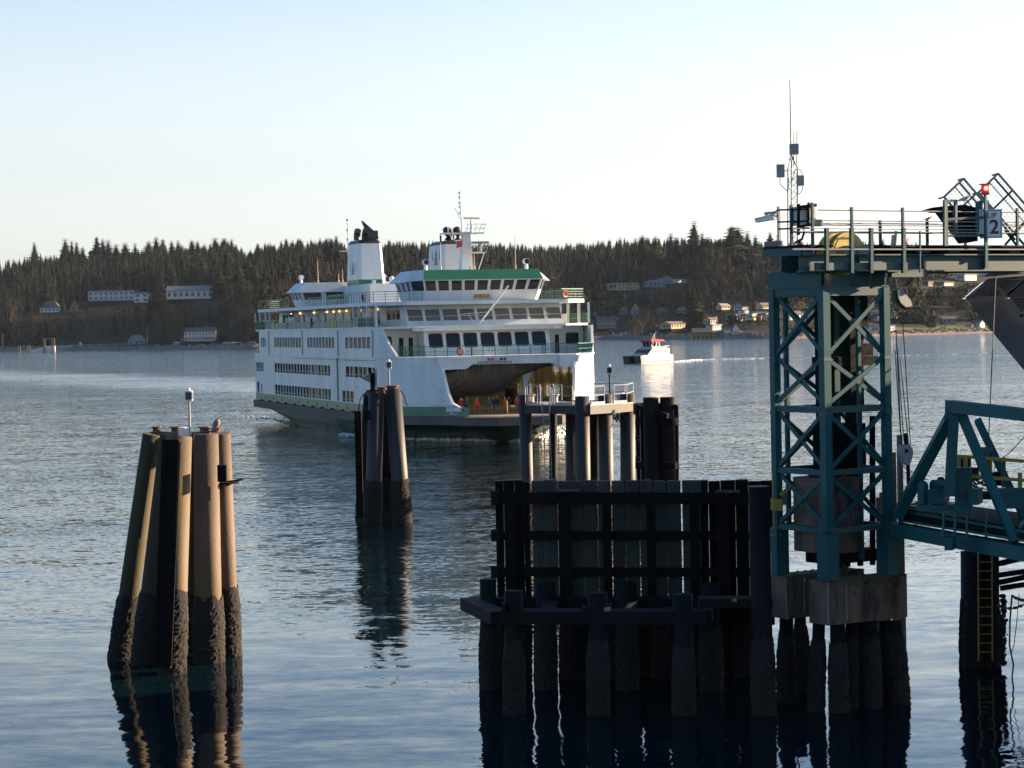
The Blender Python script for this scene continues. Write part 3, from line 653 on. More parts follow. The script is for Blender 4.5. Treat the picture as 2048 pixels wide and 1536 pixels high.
# openings that read as framed windows: each its own part
def framed(parent, holes, o, u, n, glass, fr=.06, name='window', d=.16, frm=None):
    for h in holes:
        mb = MB(); pane(mb, o, u, n, h, d=d, th=.04); w_ = fb(mb, name, glass, parent)
        if frm is not None:
            mb = MB(); U = Vector(u).normalized(); Nn = Vector(n).normalized(); oo = Vector(o)
            for a, b, c, d2 in ((h[0], h[1], h[2], h[2] + fr), (h[0], h[1], h[3] - fr, h[3]), (h[0], h[0] + fr, h[2] + fr, h[3] - fr), (h[1] - fr, h[1], h[2] + fr, h[3] - fr)):
                pane(mb, oo, U, Nn, (a, b, c, d2), d=d - .05, th=.05)
            fb(mb, name + '_frame', frm, parent)
# ledge, deck plates
def deckplate(z, th, pts, name, m): 
    mb = MB(); mb.prism([(t, s, z) for t, s in pts], (0, 0, th)); return fb(mb, name, m)
def symd(pp):      # near-end points (t,s), port to starboard mirrored to all four quarters
    r = [(t, s) for t, s in pp]
    r2 = r + [(t, 65 - s) for t, s in reversed(r)]
    return r2 + [(-t, s) for t, s in reversed(r2)]
deckplate(8.85, .12, symd([(7.5, -7.8), (9.5, -5.5), (11.35, -2.5), (12.06, .5)]), 'passenger_deck', M['fwhite'])
deckplate(11.93, .22, symd([(8.4, -1.9), (9.7, -1.3), (12.05, 1.5)]), 'sun_deck', M['fwhite'])
deckplate(14.38, .37, symd([(8.6, -1.3), (9.0, -1.25), (11.7, 1.5), (12.02, 4)]), 'roof_deck', M['fwhite'])
mb = MB(); mb.prism([(t, s, 11.62) for t, s in ((-7.2, -1.6), (7.2, -1.6), (8.2, -1.0), (8.2, -.7), (-8.2, -.7), (-8.2, -1.0))], (0, 0, .31)); fb(mb, 'visor_beam', M['fwhite'])
# upper side wall with the passenger windows
g1 = rowwin(36.6, 52.4, 1.25, .33) + rowwin(19.1, 34.3, 1.25, .33) + rowwin(2.5, 14.4, 1.55, .4) + rowwin(57.6, 61.4, .8, .3)
h1 = [(a - .5, b - .5, .92, 2.14) for a, b in g1]
for sgn in (-1, 1):
    mb = MB(); wall(mb, (sgn * 11.96, .5, 8.97), (0, 1, 0), (sgn, 0, 0), 61.3, 2.96, h1, t=.08)
    fr = [(.5, 12.0 - .04), (-1.2, 11.72), (-2.5, 11.25), (-3.8, 10.7)]
    top = {0: 11.93, 1: 11.93, 2: 10.3, 3: 8.97}
    V = []; 
    for i, (s, t) in enumerate(fr): V += [(sgn * t, s, 8.97), (sgn * t, s, top[i]), (sgn * (t - .25), s, 8.97), (sgn * (t - .25), s, top[i])]
    Fc = []
    for i in range(3): a = 4 * i; Fc += [(a, a+1, a+5, a+4), (a+2, a+6, a+7, a+3), (a+1, a+3, a+7, a+5)]
    mb.add(V, Fc); cw = fb(mb, 'passenger_wall', M['fwhite'])
    framed(cw, h1, (sgn * 11.96, .5, 8.97), (0, 1, 0), (sgn, 0, 0), M['fglass'], d=.05)
mb = MB()
for sgn in (-1, 1):
    for s in (1.2, 17, 35.4, 55.2): mb.box((sgn * 12.01, s, 9.0), (sgn * 12.09, s + .09, 11.9))
    mb.box((sgn * 12.02, 17.3, 4.0), (sgn * 12.12, 17.6, 8.8)); mb.box((sgn * 12.0, .5, 8.6), (sgn * 12.1, 40, 8.66))
fb(mb, 'drain_pipe', M['fpale'])
# transverse bulkhead behind the bow promenade: doors and big rounded windows
def rwin(mb, t0, t1, z0, z1, s, r=.22, th=.05, sl=0.0):
    P = []
    for cx, cz, a0 in ((t1 - r, z1 - r, 0), (t0 + r, z1 - r, 90), (t0 + r, z0 + r, 180), (t1 - r, z0 + r, 270)):
        for q in (0, 45, 90): a = R(a0 + q); P.append((cx + r * math.cos(a), s + sl * (cz + r * math.sin(a) - z0), cz + r * math.sin(a)))
    mb.prism(P, (0, th, 0))
for end in (0, 1):
    fl = (lambda s: s) if not end else (lambda s: 65 - s)
    mb = MB(); mb.box((-11.7, fl(2.1), 8.97), (11.7, fl(2.3), 11.93)); bh = fb(mb, 'bulkhead', M['fwhite'])
    for sg in (-1, 1):
        mb = MB(); rwin(mb, min(sg*11.2, sg*9.7), max(sg*11.2, sg*9.7), 9.9, 11.15, fl(2.04)); fb(mb, 'window', M['fglass'], bh)
        for a in (8.7, 7.65): mb = MB(); mb.box((sg*a - .22, fl(2.0), 9.0), (sg*a + .22, fl(2.09), 10.95)); fb(mb, 'door', M['dark'], bh)
    # centre saloon with seven windows, its face leaning back
    mb = MB(); zb, zt = 8.97, 11.6; sb, st_ = -1.3, -.45; sl = (st_ - sb) / (zt - zb)
    V = [(-6.93, fl(sb), zb), (6.93, fl(sb), zb), (6.93, fl(st_), zt), (-6.93, fl(st_), zt), (-6.93, fl(2.1), zb), (6.93, fl(2.1), zb), (6.93, fl(2.1), 11.93), (-6.93, fl(2.1), 11.93), (-6.93, fl(-.4), 11.93), (6.93, fl(-.4), 11.93)]
    mb.add(V, [(0, 1, 2, 3), (3, 2, 9, 8), (0, 3, 8, 7, 4), (1, 5, 6, 9, 2)]); sal = fb(mb, 'saloon', M['fwhite'])
    for k in range(7):
        t = (k - 3) * 1.9; mb = MB(); rwin(mb, t - .76, t + .76, 9.85, 11.35, fl(sb + sl * .88) - (.05 if not end else -.02), th=.04, sl=sl * (1 if not end else -1)); fb(mb, 'window', M['fglass'], sal)
    # bow portal beam over the car deck
    mb = MB(); zz = lambda t: 8.12
    P = [(-7.95, 8.84), (-7.4, 7.62), (-4.5, 7.66), (-3.8, 8.12), (4.85, 8.08), (5.5, 7.66), (7.4, 7.58), (7.95, 8.84)]
    mb.prism([(t, fl(-7.75), z) for t, z in P], (0, .45 if not end else -.45, 0)); pb = fb(mb, 'portal_beam', M['fwhite'])
    mb = MB(); mb.prism([(t, fl(-7.95), z) for t, z in ((-7.6, 8.84), (-7.5, 7.66), (-4.5, 7.68), (-3.75, 8.84))], (0, .2 if not end else -.2, 0)); mb.prism([(t, fl(-7.95), z) for t, z in ((5.6, 8.84), (5.5, 7.66), (7.5, 7.62), (7.6, 8.84))], (0, .2 if not end else -.2, 0)); fb(mb, 'portal_cheek', M['fwhite'], pb)
    if not end:
        mb = MB(); mb2 = MB()
        for k in range(16):
            t = -3.3 + k * .235; mb.prism([(t, -7.82, 8.16), (t + .12, -7.82, 8.16), (t + .24, -7.82, 8.42), (t + .12, -7.82, 8.42)], (0, .06, 0))
        mb2.box((-3.35, -7.8, 8.15), (.55, -7.77, 8.43)); fb(mb2, 'hatched_board', M['letter'], pb); fb(mb, 'hatch_stripe', M['dark'], pb)
        for t, c in ((-2.1, 'red'), (-1.7, 'red'), (-1.1, 'fwhite'), (-.75, 'fblack'), (-.35, 'fblack')):
            mb = MB(); mb.cyl((t, -7.85, 8.62), (t, -8.0, 8.62), .13, n=8); mb.cyl((t, -7.8, 8.45), (t, -7.8, 8.62), .03, n=5); fb(mb, 'signal_lamp', M[c], pb)
# sooty curved soffit of the hanging upper car ramps, ribbed, seen through the bow opening
mb = MB(); rows = []
NT = 64
for q in range(9):
    f = q / 8; r = []
    for k in range(NT + 1):
        t = -7.0 + 12.4 * k / NT
        zb = interp(t, [(-7, 5.0), (-6.3, 4.75), (-.3, 4.75), (.8, 5.2), (2.7, 6.5), (5.4, 7.6)]); zt = interp(t, [(-7, 6.9), (-4.4, 7.7), (-3.7, 8.1), (5.0, 8.1), (5.4, 7.7)])
        z = zt + (zb - zt) * f; s = -6.6 + 3.6 * f * f + (.14 if k % 2 else 0) * (1 - f)
        r.append((t, s, z))
    rows.append(r)
mb.loft(rows, close=False, cap=False); mb.loft([[(p[0], p[1] + .25, p[2]) for p in r] for r in rows], close=False, cap=False)
so = fb(mb, 'ramp_soffit', M['fbrown'])
mb = MB(); rows = []
for q in range(9):
    a = q / 8 * math.pi / 2; rows.append([(2.9 + .0, -4.5, 7.7), (2.9, -4.5, 7.7)])
mb.box((2.75, -4.2, 2.96), (3.15, -3.6, 7.6)); mb.prism([(3.15, -4.2, 7.7), (4.9, -4.2, 7.75), (3.9, -4.2, 7.2), (3.45, -4.2, 6.5), (3.15, -4.2, 5.6)], (0, .6, 0)); fb(mb, 'bracket_pillar', M['fwhite'], so)
# centre casing, inner lining, deck head
mb = MB(); mb.box((-3.0, 4, 2.96), (3.0, 61, 8.8)); fb(mb, 'engine_casing', M['fcasing'])
mb = MB()
for sgn in (-1, 1): mb.box((sgn * 8.6, 16, 2.96), (sgn * 8.3, 64.5, 8.7)); mb.box((sgn * 11.7, 64.2, 2.96), (sgn * 8.6, 64.5, 8.7))
fb(mb, 'shade_bulkhead', M['fcasing'])  # dark bulkheads added to block sunlight behind the car deck openings
mb = MB(); mb.prism([(t * .965, s, 8.6) for t, s in symd([(7.2, -7.3), (9.4, -5.2), (11.2, -2.4), (12.0, .5)])], (0, 0, .24)); fb(mb, 'deckhead', M['ftan'])
mb = MB(); mb.box((.4, -2.2, 2.96), (.55, -2.1, 6.0)); mb.box((-1.2, 3.7, 2.96), (3.2, 3.95, 7.5))
mb.prism([(.6, -2.0, 5.6), (3.1, -2.0, 5.9), (3.0, -2.0, 6.6), (2.2, -2.0, 6.9)], (0, .5, 0))
for k in range(10): mb.box((.6 + .25 * k, -2.1, 5.4), (.72 + .25 * k, -2.05, 5.65))
fb(mb, 'casing_front', M['fyellow'])
mb = MB()
for k in range(14): s = -6 + k * 3; t = plan_t(s) - .5; mb.box((t - .15, s, 3.0), (t + .1, s + .35, 8.6)); mb.box((-t - .1, s, 3.0), (-t + .15, s + .35, 8.6))
fb(mb, 'frame_rib', M['fyellow'])
mb = MB()
for sgn in (-1, 1):
    rows = [[(sgn * (plan_t(s) - .34), s, z) for s in (-7.8, -6, -4, -2, .5)] for z in (2.97, 8.6)]
    mb.loft(rows, close=False, cap=False)
    rows = [[(sgn * (plan_t(s) - .37), s, z) for s in (-7.8, -6, -4, -2, .5)] for z in (5.2, 6.7)]
fb(mb, 'inner_lining', M['ftan'])
mb = MB(); mb.loft([[((plan_t(s) - .39), s, z) for s in (-7.6, -6, -4, -2, .5)] for z in (4.9, 6.4)], close=False, cap=False); fb(mb, 'lining_panel', M['fbrown'])
# ---------------- sun deck: glazed front cabin, deckhouse, rails
def face_win(par, o, u, nrm, H, holes, glass, m=M['fwhite'], name='cabin_front', L=None, t=.14):
    """a leaning wall with real window openings; o bottom corner, u along, H vector up the face"""
    mb = MB(); Hn = Vector(H); wall(mb, o, u, nrm, L, Hn.length, holes, t=t, up=Hn.normalized()); w_ = fb(mb, name, m, par)
    for h in holes: mb = MB(); pane(mb, o, u, nrm, h, d=t - .03, up=Hn.normalized(), th=.03); fb(mb, 'window', glass, w_)
    return w_
for end in (0, 1):
    f = (lambda s: s) if not end else (lambda s: 65 - s); sg = 1 if not end else -1
    o = Vector((-8.65, f(-.5), 12.15)); H = Vector((0, sg * 1.25, 2.24)); hs = []
    for k in range(9): t = .22 + k * 1.92; hs.append((t, t + 1.6, .62, 2.0))
    c = face_win(None, o, (1, 0, 0), (0, -sg, 0), H, hs, M['fglass2'], L=17.3)
    mb = MB(); mb.box((-8.5, f(.05), 13.15), (8.5, f(.11), 13.2)); fb(mb, 'hand_rail', M['fwhite'], c)
    mb = MB()
    for s2 in (-1, 1):
        mb.add([(s2*8.65, f(-.5), 12.15), (s2*8.65, f(.8), 14.38), (s2*8.65, f(2.4), 14.38), (s2*8.65, f(2.4), 12.15)], [(0, 1, 2, 3)])
        mb.box((s2*8.5, f(8.5), 12.15), (s2*8.65, f(2.4), 12.9)); mb.box((s2*8.5, f(2.4), 14.0), (s2*8.65, f(8.5), 14.38))
        for q in range(4): mb.box((s2*8.5, f(2.4 + q*1.95), 12.9), (s2*8.65, f(2.55 + q*1.95), 14.0))
    fb(mb, 'cabin_side', M['fwhite'])
    mb = MB()
    for s2 in (-1, 1):
        for s in (7.6, 9.9): mb.prism([(s2*12.0, f(s - .15), 12.15), (s2*12.0, f(s + .15), 12.15), (s2*12.0, f(s + .12 - (.3 if s < 9 else -.2)), 14.38), (s2*12.0, f(s - .12 - (.3 if s < 9 else -.2)), 14.38)], (-s2*.25, 0, 0))
        mb.prism([(s2*12.0, f(7.4), 12.15), (s2*12.0, f(10.1), 12.15), (s2*12.0, f(9.6), 13.2), (s2*12.0, f(7.9), 13.2)], (-s2*.2, 0, 0))
        mb.box((s2*12.0, f(3.6), 12.15), (s2*11.75, f(3.9), 14.38)); mb.box((s2*11.9, f(.2), 12.15), (s2*11.7, f(.4), 14.38))
    fb(mb, 'roof_post', M['fwhite'])
hs = []
for a in (3.0, 6.2, 11, 13.3, 15.6, 20, 24, 29, 33, 38, 41, 44): hs.append((a, a + (1.1 if int(a) % 2 else .7), .35, 1.75))
for sgn in (-1, 1):
    mb = MB(); wall(mb, (sgn * 8.5, 8.6, 12.15), (0, 1, 0), (sgn, 0, 0), 47.8, 2.23, hs, t=.12); dh = fb(mb, 'deckhouse', M['fwhite'])
    framed(dh, hs, (sgn * 8.5, 8.6, 12.15), (0, 1, 0), (sgn, 0, 0), M['fglass'], d=.06)
    for s in (12.5, 17, 20.5, 27, 30.5, 33.5, 37, 44, 52, 57):
        mb = MB(); mb.sphere((sgn * 8.62, s, 14.1), .09, n=6, m=4); fb(mb, 'deck_lamp', M['lampglow'], dh)
mb = MB()
for sgn in (-1, 1):
    for k in range(20):
        s = 11 + k * 2.55
        mb.box((sgn*11.95, s, 12.15), (sgn*11.88, s + .06, 13.2))
    mb.box((sgn*11.97, 10.2, 13.2), (sgn*11.86, 61.6, 13.26)); 
fb(mb, 'sun_deck_rail', M['steel'])
for sgn in (-1, 1):
    for a, b in ((10.4, 30), (31.5, 43.5), (45, 61.5)): mb = MB(); mb.box((sgn*11.93, a, 12.2), (sgn*11.9, b, 12.95)); fb(mb, 'screen_panel', M['fgreen'])
    for s in (33.5, 46): # liferafts in their white cradles
        mb = MB(); mb.cyl((sgn*10.9, s - 1.1, 13.0), (sgn*10.9, s + 1.1, 13.0), .62, n=12); mb.sphere((sgn*10.9, s - 1.1, 13), .6); mb.sphere((sgn*10.9, s + 1.1, 13), .6); lr = fb(mb, 'liferaft_drum', M['letter'], smooth=True)
        mb = MB(); 
        for q in (-.8, .8): mb.box((sgn*11.6, s + q - .05, 12.15), (sgn*11.5, s + q + .05, 13.7)); mb.box((sgn*11.6, s + q - .05, 12.15), (sgn*10.4, s + q + .05, 12.3))
        fb(mb, 'cradle', M['letter'], lr)
for s in (18, 19.2, 52): mb = MB(); mb.box((-11.99, s, 12.2), (-11.94, s + .7, 13.1)); fb(mb, 'life_jacket_locker', M['fyellow'])
# rails as posts and bars along a path
def rail(pts, z, h, step, bars, m, name='rail', r=.03, screen=None):
    mb = MB(); pts = [Vector((p[0], p[1], z)) for p in pts]
    for a, b in zip(pts, pts[1:]):
        L = (b - a).length; n = max(1, round(L / step))
        for k in range(n + 1): p = a + (b - a) * k / n; mb.beam(p, p + Vector((0, 0, h)), r * 1.7)
        for q in bars: mb.beam(a + Vector((0, 0, h * q)), b + Vector((0, 0, h * q)), r * (2 if q == 1 else 1.2))
    o = fb(mb, name, m)
    if screen:
        mb = MB()
        for a, b in zip(pts, pts[1:]):
            L = (b - a).length; n = int(L / .16)
            for k in range(n): p = a + (b - a) * (k + .5) / n; mb.beam(p + Vector((0, 0, .08)), p + Vector((0, 0, h * .93)), .028)
        fb(mb, 'screen', screen, o)
    return o
for sg in (0, 1):
    f = (lambda s: s) if not sg else (lambda s: 65 - s)
    prom = [(-10.6, f(-3.8)), (-9.5, f(-5.5)), (-7.7, f(-7.6)), (-3.8, f(-7.7)), (-3.7, f(-7.0)), (4.0, f(-7.0)), (4.1, f(-7.7)), (7.7, f(-7.6)), (9.5, f(-5.5)), (11.3, f(-2.5)), (11.9, f(.4))]
    rail(prom, 8.97, 1.08, 1.2, (1, .5, .08), M['fgreen'], 'promenade_rail', screen=M['fpale'])
    rail([(-12, f(10)), (-12, f(.9)), (-11.5, f(.6))], 12.15, 1.05, 1.4, (1, .5), M['fgreen'], 'side_rail', screen=M['fgreen'])
    rail([(11.5, f(.3)), (12, f(1.0)), (12, f(10))], 12.15, 1.05, 1.4, (1, .5), M['fgreen'], 'side_rail', screen=M['fgreen'])
    rail([(-12, f(22)), (-12, f(4)), (-11.7, f(1.8)), (-8.4, f(-.6)), (-7, f(-.6))], 14.75, 1.1, 1.3, (1, .75, .5, .25), M['fgreen'], 'roof_rail')
    rail([(7.2, f(-.6)), (8.4, f(-.6)), (11.7, f(1.8)), (12, f(4)), (12, f(22))], 14.75, 1.1, 1.3, (1, .75, .5, .25), M['fpale'], 'roof_rail')
rail([(-12, 22), (-9.6, 22.4), (-9.6, 43)], 14.75, 1.1, 1.5, (1, .66, .33), M['fgreen'], 'roof_rail')
def ring_buoy(c, n, m='red'):
    mb = MB(); x, y, d = basis(Vector(n)); rows = []
    for k in range(13):
        a = 2*math.pi*k/12; cc = Vector(c) + x*math.cos(a)*.34 + y*math.sin(a)*.34; rad = (x*math.cos(a) + y*math.sin(a))
        rows.append([cc + rad*.085*math.cos(b) + d*.085*math.sin(b) for b in (0, 1.26, 2.51, 3.77, 5.03)])
    mb.loft(rows, cap=False); fb(mb, 'life_ring', M[m])
for c, n in (((-12.15, 4.6, 15.3), (-1, 0, 0)), ((-12.15, 58, 15.3), (-1, 0, 0)), ((8.9, -.4, 15.3), (.6, -1, 0)), ((-5.1, -7.85, 9.5), (0, -1, 0)), ((-12.1, 30, 13.1), (-1, 0, 0))): ring_buoy(c, n)
# ---------------- wheelhouses
for end in (0, 1):
    f = (lambda s: s) if not end else (lambda s: 65 - s); sg = 1 if not end else -1
    z0, z1 = 14.75, 17.05
    base_ = [(-6.04, 1.3), (6.04, 1.3), (6.9, 3.0), (6.9, 8.5), (-6.9, 8.5), (-6.9, 3.0)]; top_ = [(-6.6, .35), (6.6, .35), (7.6, 2.3), (7.6, 8.5), (-7.6, 8.5), (-7.6, 2.3)]
    o = Vector((-6.04, f(1.3), z0)); H = Vector((0, -sg * .95, 2.3)); Hl = H.length
    wh = None
    for i in range(6):
        a, b = Vector((*[base_[i][0], f(base_[i][1])], z0)), Vector((base_[(i+1) % 6][0], f(base_[(i+1) % 6][1]), z0)); c_, d_ = Vector((top_[(i+1) % 6][0], f(top_[(i+1) % 6][1]), z1)), Vector((top_[i][0], f(top_[i][1]), z1))
        # lower wall, window band, header
        q0, q1 = .49, .94; mb = MB()
        A = lambda u, v: (a + (b - a) * u) * (1 - v) + (d_ + (c_ - d_) * u) * v
        mb.add([A(0, 0), A(1, 0), A(1, q0), A(0, q0)], [(0, 1, 2, 3)]); mb.add([A(0, q1), A(1, q1), A(1, 1), A(0, 1)], [(0, 1, 2, 3)])
        nw = {0: 9, 1: 1, 5: 1, 3: 5}.get(i, 3); m_ = .012 * 9 / nw if nw > 3 else .05
        nrm = (b - a).cross(d_ - a).normalized() * (1 if not end else -1)
        for k in range(nw + 1):
            u0 = k / nw - m_; u1 = k / nw + m_; u0 = max(0, u0); u1 = min(1, u1)
            P = [A(u0, q0), A(u1, q0), A(u1, q1), A(u0, q1)]; mb.prism(P, -nrm * .1)
        w_ = fb(mb, 'wheelhouse', M['fwhite'])
        if i == 0: wh = w_
        for k in range(nw):
            u0, u1 = k / nw + m_, (k + 1) / nw - m_; mb = MB(); mb.prism([A(u0, q0) - nrm*.07, A(u1, q0) - nrm*.07, A(u1, q1) - nrm*.07, A(u0, q1) - nrm*.07], -nrm * .02); fb(mb, 'window', M['fglass'], w_)
    lo = [(-6.65, .1), (6.65, .1), (8.2, 2.6), (8.2, 9), (-8.2, 9), (-8.2, 2.6)]; hi = [(-6.36, .95), (6.36, .95), (6.9, 3), (6.9, 8.6), (-6.9, 8.6), (-6.9, 3)]
    L_ = [Vector((t, f(s), 17.0 if i < 2 else 16.8)) for i, (t, s) in enumerate(lo)]; H_ = [Vector((t, f(s), 18.06)) for t, s in hi]
    mb = MB(); mb.add(L_ + H_, [(5, 4, 3, 2, 1, 0), (6, 7, 8, 9, 10, 11), (1, 2, 8, 7), (2, 3, 9, 8), (4, 5, 11, 10), (5, 0, 6, 11), (3, 4, 10, 9)]); rf = fb(mb, 'wheelhouse_roof', M['fwhite'])
    d1 = Vector((0, -sg * .03, .0)); mb = MB(); mb.prism([L_[0] + d1, L_[1] + d1, H_[1] + d1, H_[0] + d1], -d1 * 1.0 + Vector((0, sg * .01, 0))); fb(mb, 'green_fascia', M['fgreen'], rf)
    for t, s, hh in ((-3.9, 3, 3.0), (4.2, 2.2, 3.6), (-.9, 2, 1.3), (-.4, 2.2, 1.9)): mb = MB(); mb.cyl((t, f(s), 18.06), (t, f(s), 18.06 + hh), .05, .02, n=5); mb.cyl((t, f(s), 18.06), (t, f(s), 18.5), .1, n=6); fb(mb, 'whip_antenna', M['ftan'], rf)
    for t in (-5.9, 5.3):
        mb = MB(); mb.cyl((t, f(1.8), 18.06), (t, f(1.8), 18.55), .2, n=8); mb.cyl((t, f(2.1), 18.9), (t, f(1.5), 18.9), .33, n=10); fb(mb, 'searchlight', M['letter'], rf)
        mb = MB(); mb.cyl((t, f(1.499), 18.9), (t, f(1.45), 18.9), .28, n=10); fb(mb, 'lens', M['fblack'], rf)
    if not end:
        mb = MB(); mb.box((-.85, 1.02, 15.05), (.85, 1.1, 15.45)); nb_ = fb(mb, 'name_board', M['board'], wh)
        mb = MB()
        for x in (-1.15, 1.25, 1.5): mb.beam((x, 1.0, 14.8), (x, .75, 15.6), .05)
        fb(mb, 'flag_bracket', M['letter'], wh)
# boom of the jackstaff, leaning out over the bow
mb = MB(); mb.beam((-1.2, -1.6, 12.2), (1.7, -3.0, 16.2), .14); mb.beam((-1.2, -1.6, 12.2), (-.3, -2.3, 13.4), .05); mb.beam((-3.0, -1.2, 13.3), (-.2, -2.4, 13.5), .06); mb.beam((-2.2, -1.2, 13.3), (-1.6, -1.5, 12.3), .06); fb(mb, 'jackstaff', M['letter'])
# ---------------- casings and funnels
for end in (0, 1):
    f = (lambda s: s) if not end else (lambda s: 65 - s); sg = 1 if not end else -1
    mb = MB(); a, b = sorted((f(8.7), f(22.8))); mb.box((-1.85, a, 14.75), (1.85, b, 17.55))
    for k in range(24):
        s = a + (b - a) * (k + .5) / 24; mb.box((-1.9, s, 14.76), (-1.85, s + .12, 17.5)); mb.box((1.85, s, 14.76), (1.9, s + .12, 17.5))
    mb.box((-2.4, min(f(14), f(20)), 14.75), (-1.9, max(f(14), f(20)), 16.2)); fb(mb, 'casing_house', M['fwhite'])
    s0, s1 = 9.8, 16.7
    def fr(z, k): # funnel cross-section at height z
        z = z if not end or z <= 18.2 else 18.2 + (z - 18.2) * 1.57; u = (z - 17.55) / 4.0; h = 1.66 - .13 * u; a_, b_ = s0 + .06 * u, s1 - .55 * u
        return [(-h, f(a_ + .15), z), (-h + .15, f(a_), z), (h - .15, f(a_), z), (h, f(a_ + .15), z), (h, f(b_ - .3), z), (h - .3, f(b_), z), (-h + .3, f(b_), z), (-h, f(b_ - .3), z)]
    mb = MB(); mb.loft([fr(17.56, 0), fr(18.2, 0)]); fn = fb(mb, 'funnel', M['fgreen'])
    fn['label'] = 'tapering white funnel with green foot and black cap'
    mb = MB(); mb.loft([fr(18.2, 0), fr(21.1, 0)]); fb(mb, 'funnel_side', M['fwhite'], fn)
    mb = MB(); rr1 = fr(21.1, 0); rr2 = [(p[0] * .86, p[1] + (.4 if (p[1] < f(13)) else -.4), 21.5 + (1.75 if end else 0)) for p in fr(21.7, 0)]; mb.loft([rr1, rr2]); fb(mb, 'funnel_cap', M['fblack'], fn)
    mb = MB()
    for x, s in ((-.6, 11.5), (.5, 11.3), (.1, 13.2)):
        zq = 1.75 if end else 0; mb.tube([(x, f(s), 21.6 + zq), (x, f(s), 22.3 + zq), (x, f(s + .5), 22.8 + zq)], .45, n=10)
    zq = 1.75 if end else 0; mb.cyl((-1.0, f(13), 21.5 + zq), (-1.0, f(13), 22.2 + zq), .12, n=6); mb.cyl((.95, f(14.5), 21.5 + zq), (.95, f(14.5), 22.3 + zq), .1, n=6)
    fb(mb, 'exhaust_pipe', M['fblack'], fn)
    for x in (-1.66, 1.66):
        mb = MB(); sgx = 1 if x > 0 else -1
        xx = lambda z: sgx * (1.66 - .13 * (z - 17.55) / 4.0 + .02)
        def tri(sa, za, sb, zb, sc, zc): mb.prism([(xx(za), f(sa), za), (xx(zb), f(sb), zb), (xx(zc), f(sc), zc)], (.012 * sgx, 0, 0))
        for q in range(5): z = 18.9 + q * .33; w_ = .95 - q * .17; tri(13 - w_, z, 13 + w_, z, 13, z + .42)
        for q in (-1.4, 1.4): tri(13 + q, 19.4, 13 + q * .8, 19.5, 13 + q * 1.1, 20.6)
        fb(mb, 'funnel_emblem', M['fpale'], fn)
# far pipes: the slanted black deflector
mb = MB(); mb.prism([(-.1, 48.8, 23.4), (1.1, 48.8, 23.4), (.6, 48.8, 24.2), (-1.0, 48.8, 25.6)], (0, .8, 0)); mb.box((.1, 49.7, 23.3), (1.2, 51.2, 24.4)); fb(mb, 'exhaust_deflector', M['fblack'])
# radar mast on the near casing and the light mast at the far end
mb = MB(); mb.loft([[(-.65, 6.0, 18.06), (.65, 6.0, 18.06), (.65, 7.4, 18.06), (-.65, 7.4, 18.06)], [(-.4, 6.2, 22.3), (.4, 6.2, 22.3), (.4, 7.0, 22.3), (-.4, 7.0, 22.3)]]); ms = fb(mb, 'radar_mast', M['fwhite'])
mb = MB(); mb.box((-2.7, 5.8, 22.05), (1.9, 7.4, 22.2)); mb.box((-.5, 4.6, 19.95), (1.7, 6.2, 20.05)); mb.beam((-1.9, 6.6, 22.05), (-.4, 6.6, 20.6), .1); mb.beam((1.9, 6.0, 20.0), (1.2, 6.0, 18.1), .08); fb(mb, 'mast_platform', M['fwhite'], ms)
mb = MB()
for t0, t1, z, hh in ((-.2, 1.8, 22.2, .9), (-.4, 1.7, 20.05, .9)):
    sA, sB = (5.9, 7.3) if z > 21 else (4.7, 6.1)
    for q in (.5, 1): 
        mb.beam((t0, sA, z + hh*q), (t1 + .3*q, sA - .2*q, z + hh*q), .04); mb.beam((t1 + .3*q, sA - .2*q, z + hh*q), (t1 + .3*q, sB, z + hh*q), .04)
    for k in range(5): t = t0 + (t1 - t0) * k / 4; mb.beam((t, sA, z), (t + .25, sA - .2, z + hh), .04)
fb(mb, 'mast_rail', M['steel'], ms)
mb = MB(); mb.cyl((-.4, 6.5, 22.2), (-.6, 6.5, 26.4), .09, .05, n=6)
for z in (24.2, 24.9, 25.3, 25.9, 26.4): mb.cyl((-.6, 6.5, z), (-.6, 6.5, z + .25), .16, n=6)
mb.beam((-.6, 6.5, 23.7), (-1.2, 6.5, 24.9), .05); mb.cyl((.55, 6.2, 22.2), (.55, 6.2, 23.6), .17, .14, n=8); mb.cyl((-2.0, 6.5, 22.2), (-2.1, 6.5, 24.6), .025, n=4); fb(mb, 'topmast', M['letter'], ms)
mb = MB(); mb.obox((.6, 6.2, 23.75), (.98, .2, 0), (-.2, .98, 0), (0, 0, 1), .95, .09, .1); fb(mb, 'radar_scanner', M['steel'], ms)
mb = MB(); mb.obox((1.2, 5.2, 21.1), (.98, -.2, 0), (.2, .98, 0), (0, 0, 1), .95, .09, .1); mb.cyl((1.2, 5.2, 20.1), (1.2, 5.2, 21.0), .15, n=8); fb(mb, 'radar_scanner', M['steel'], ms)
mb = MB(); mb.prism([(-.65, 5.9, 20.7), (-.6, 5.9, 21.4), (-1.2, 5.9, 21.1), (-1.3, 5.9, 20.5)], (0, .03, 0)); fb(mb, 'flag', M['red'], ms)
mb = MB(); mb.cyl((-1.2, 56, 17.55), (-1.2, 56, 26.0), .12, .06, n=6)
for z in (23.4, 24.6, 25.9): mb.cyl((-1.2, 56, z), (-1.2, 56, z + .3), .2, n=6)
mb.box((-2.3, 55.6, 22.0), (-.2, 56.4, 22.1)); mb.beam((-1.2, 56, 21.9), (-.4, 56, 23.4), .06); fb(mb, 'light_mast', M['letter'])
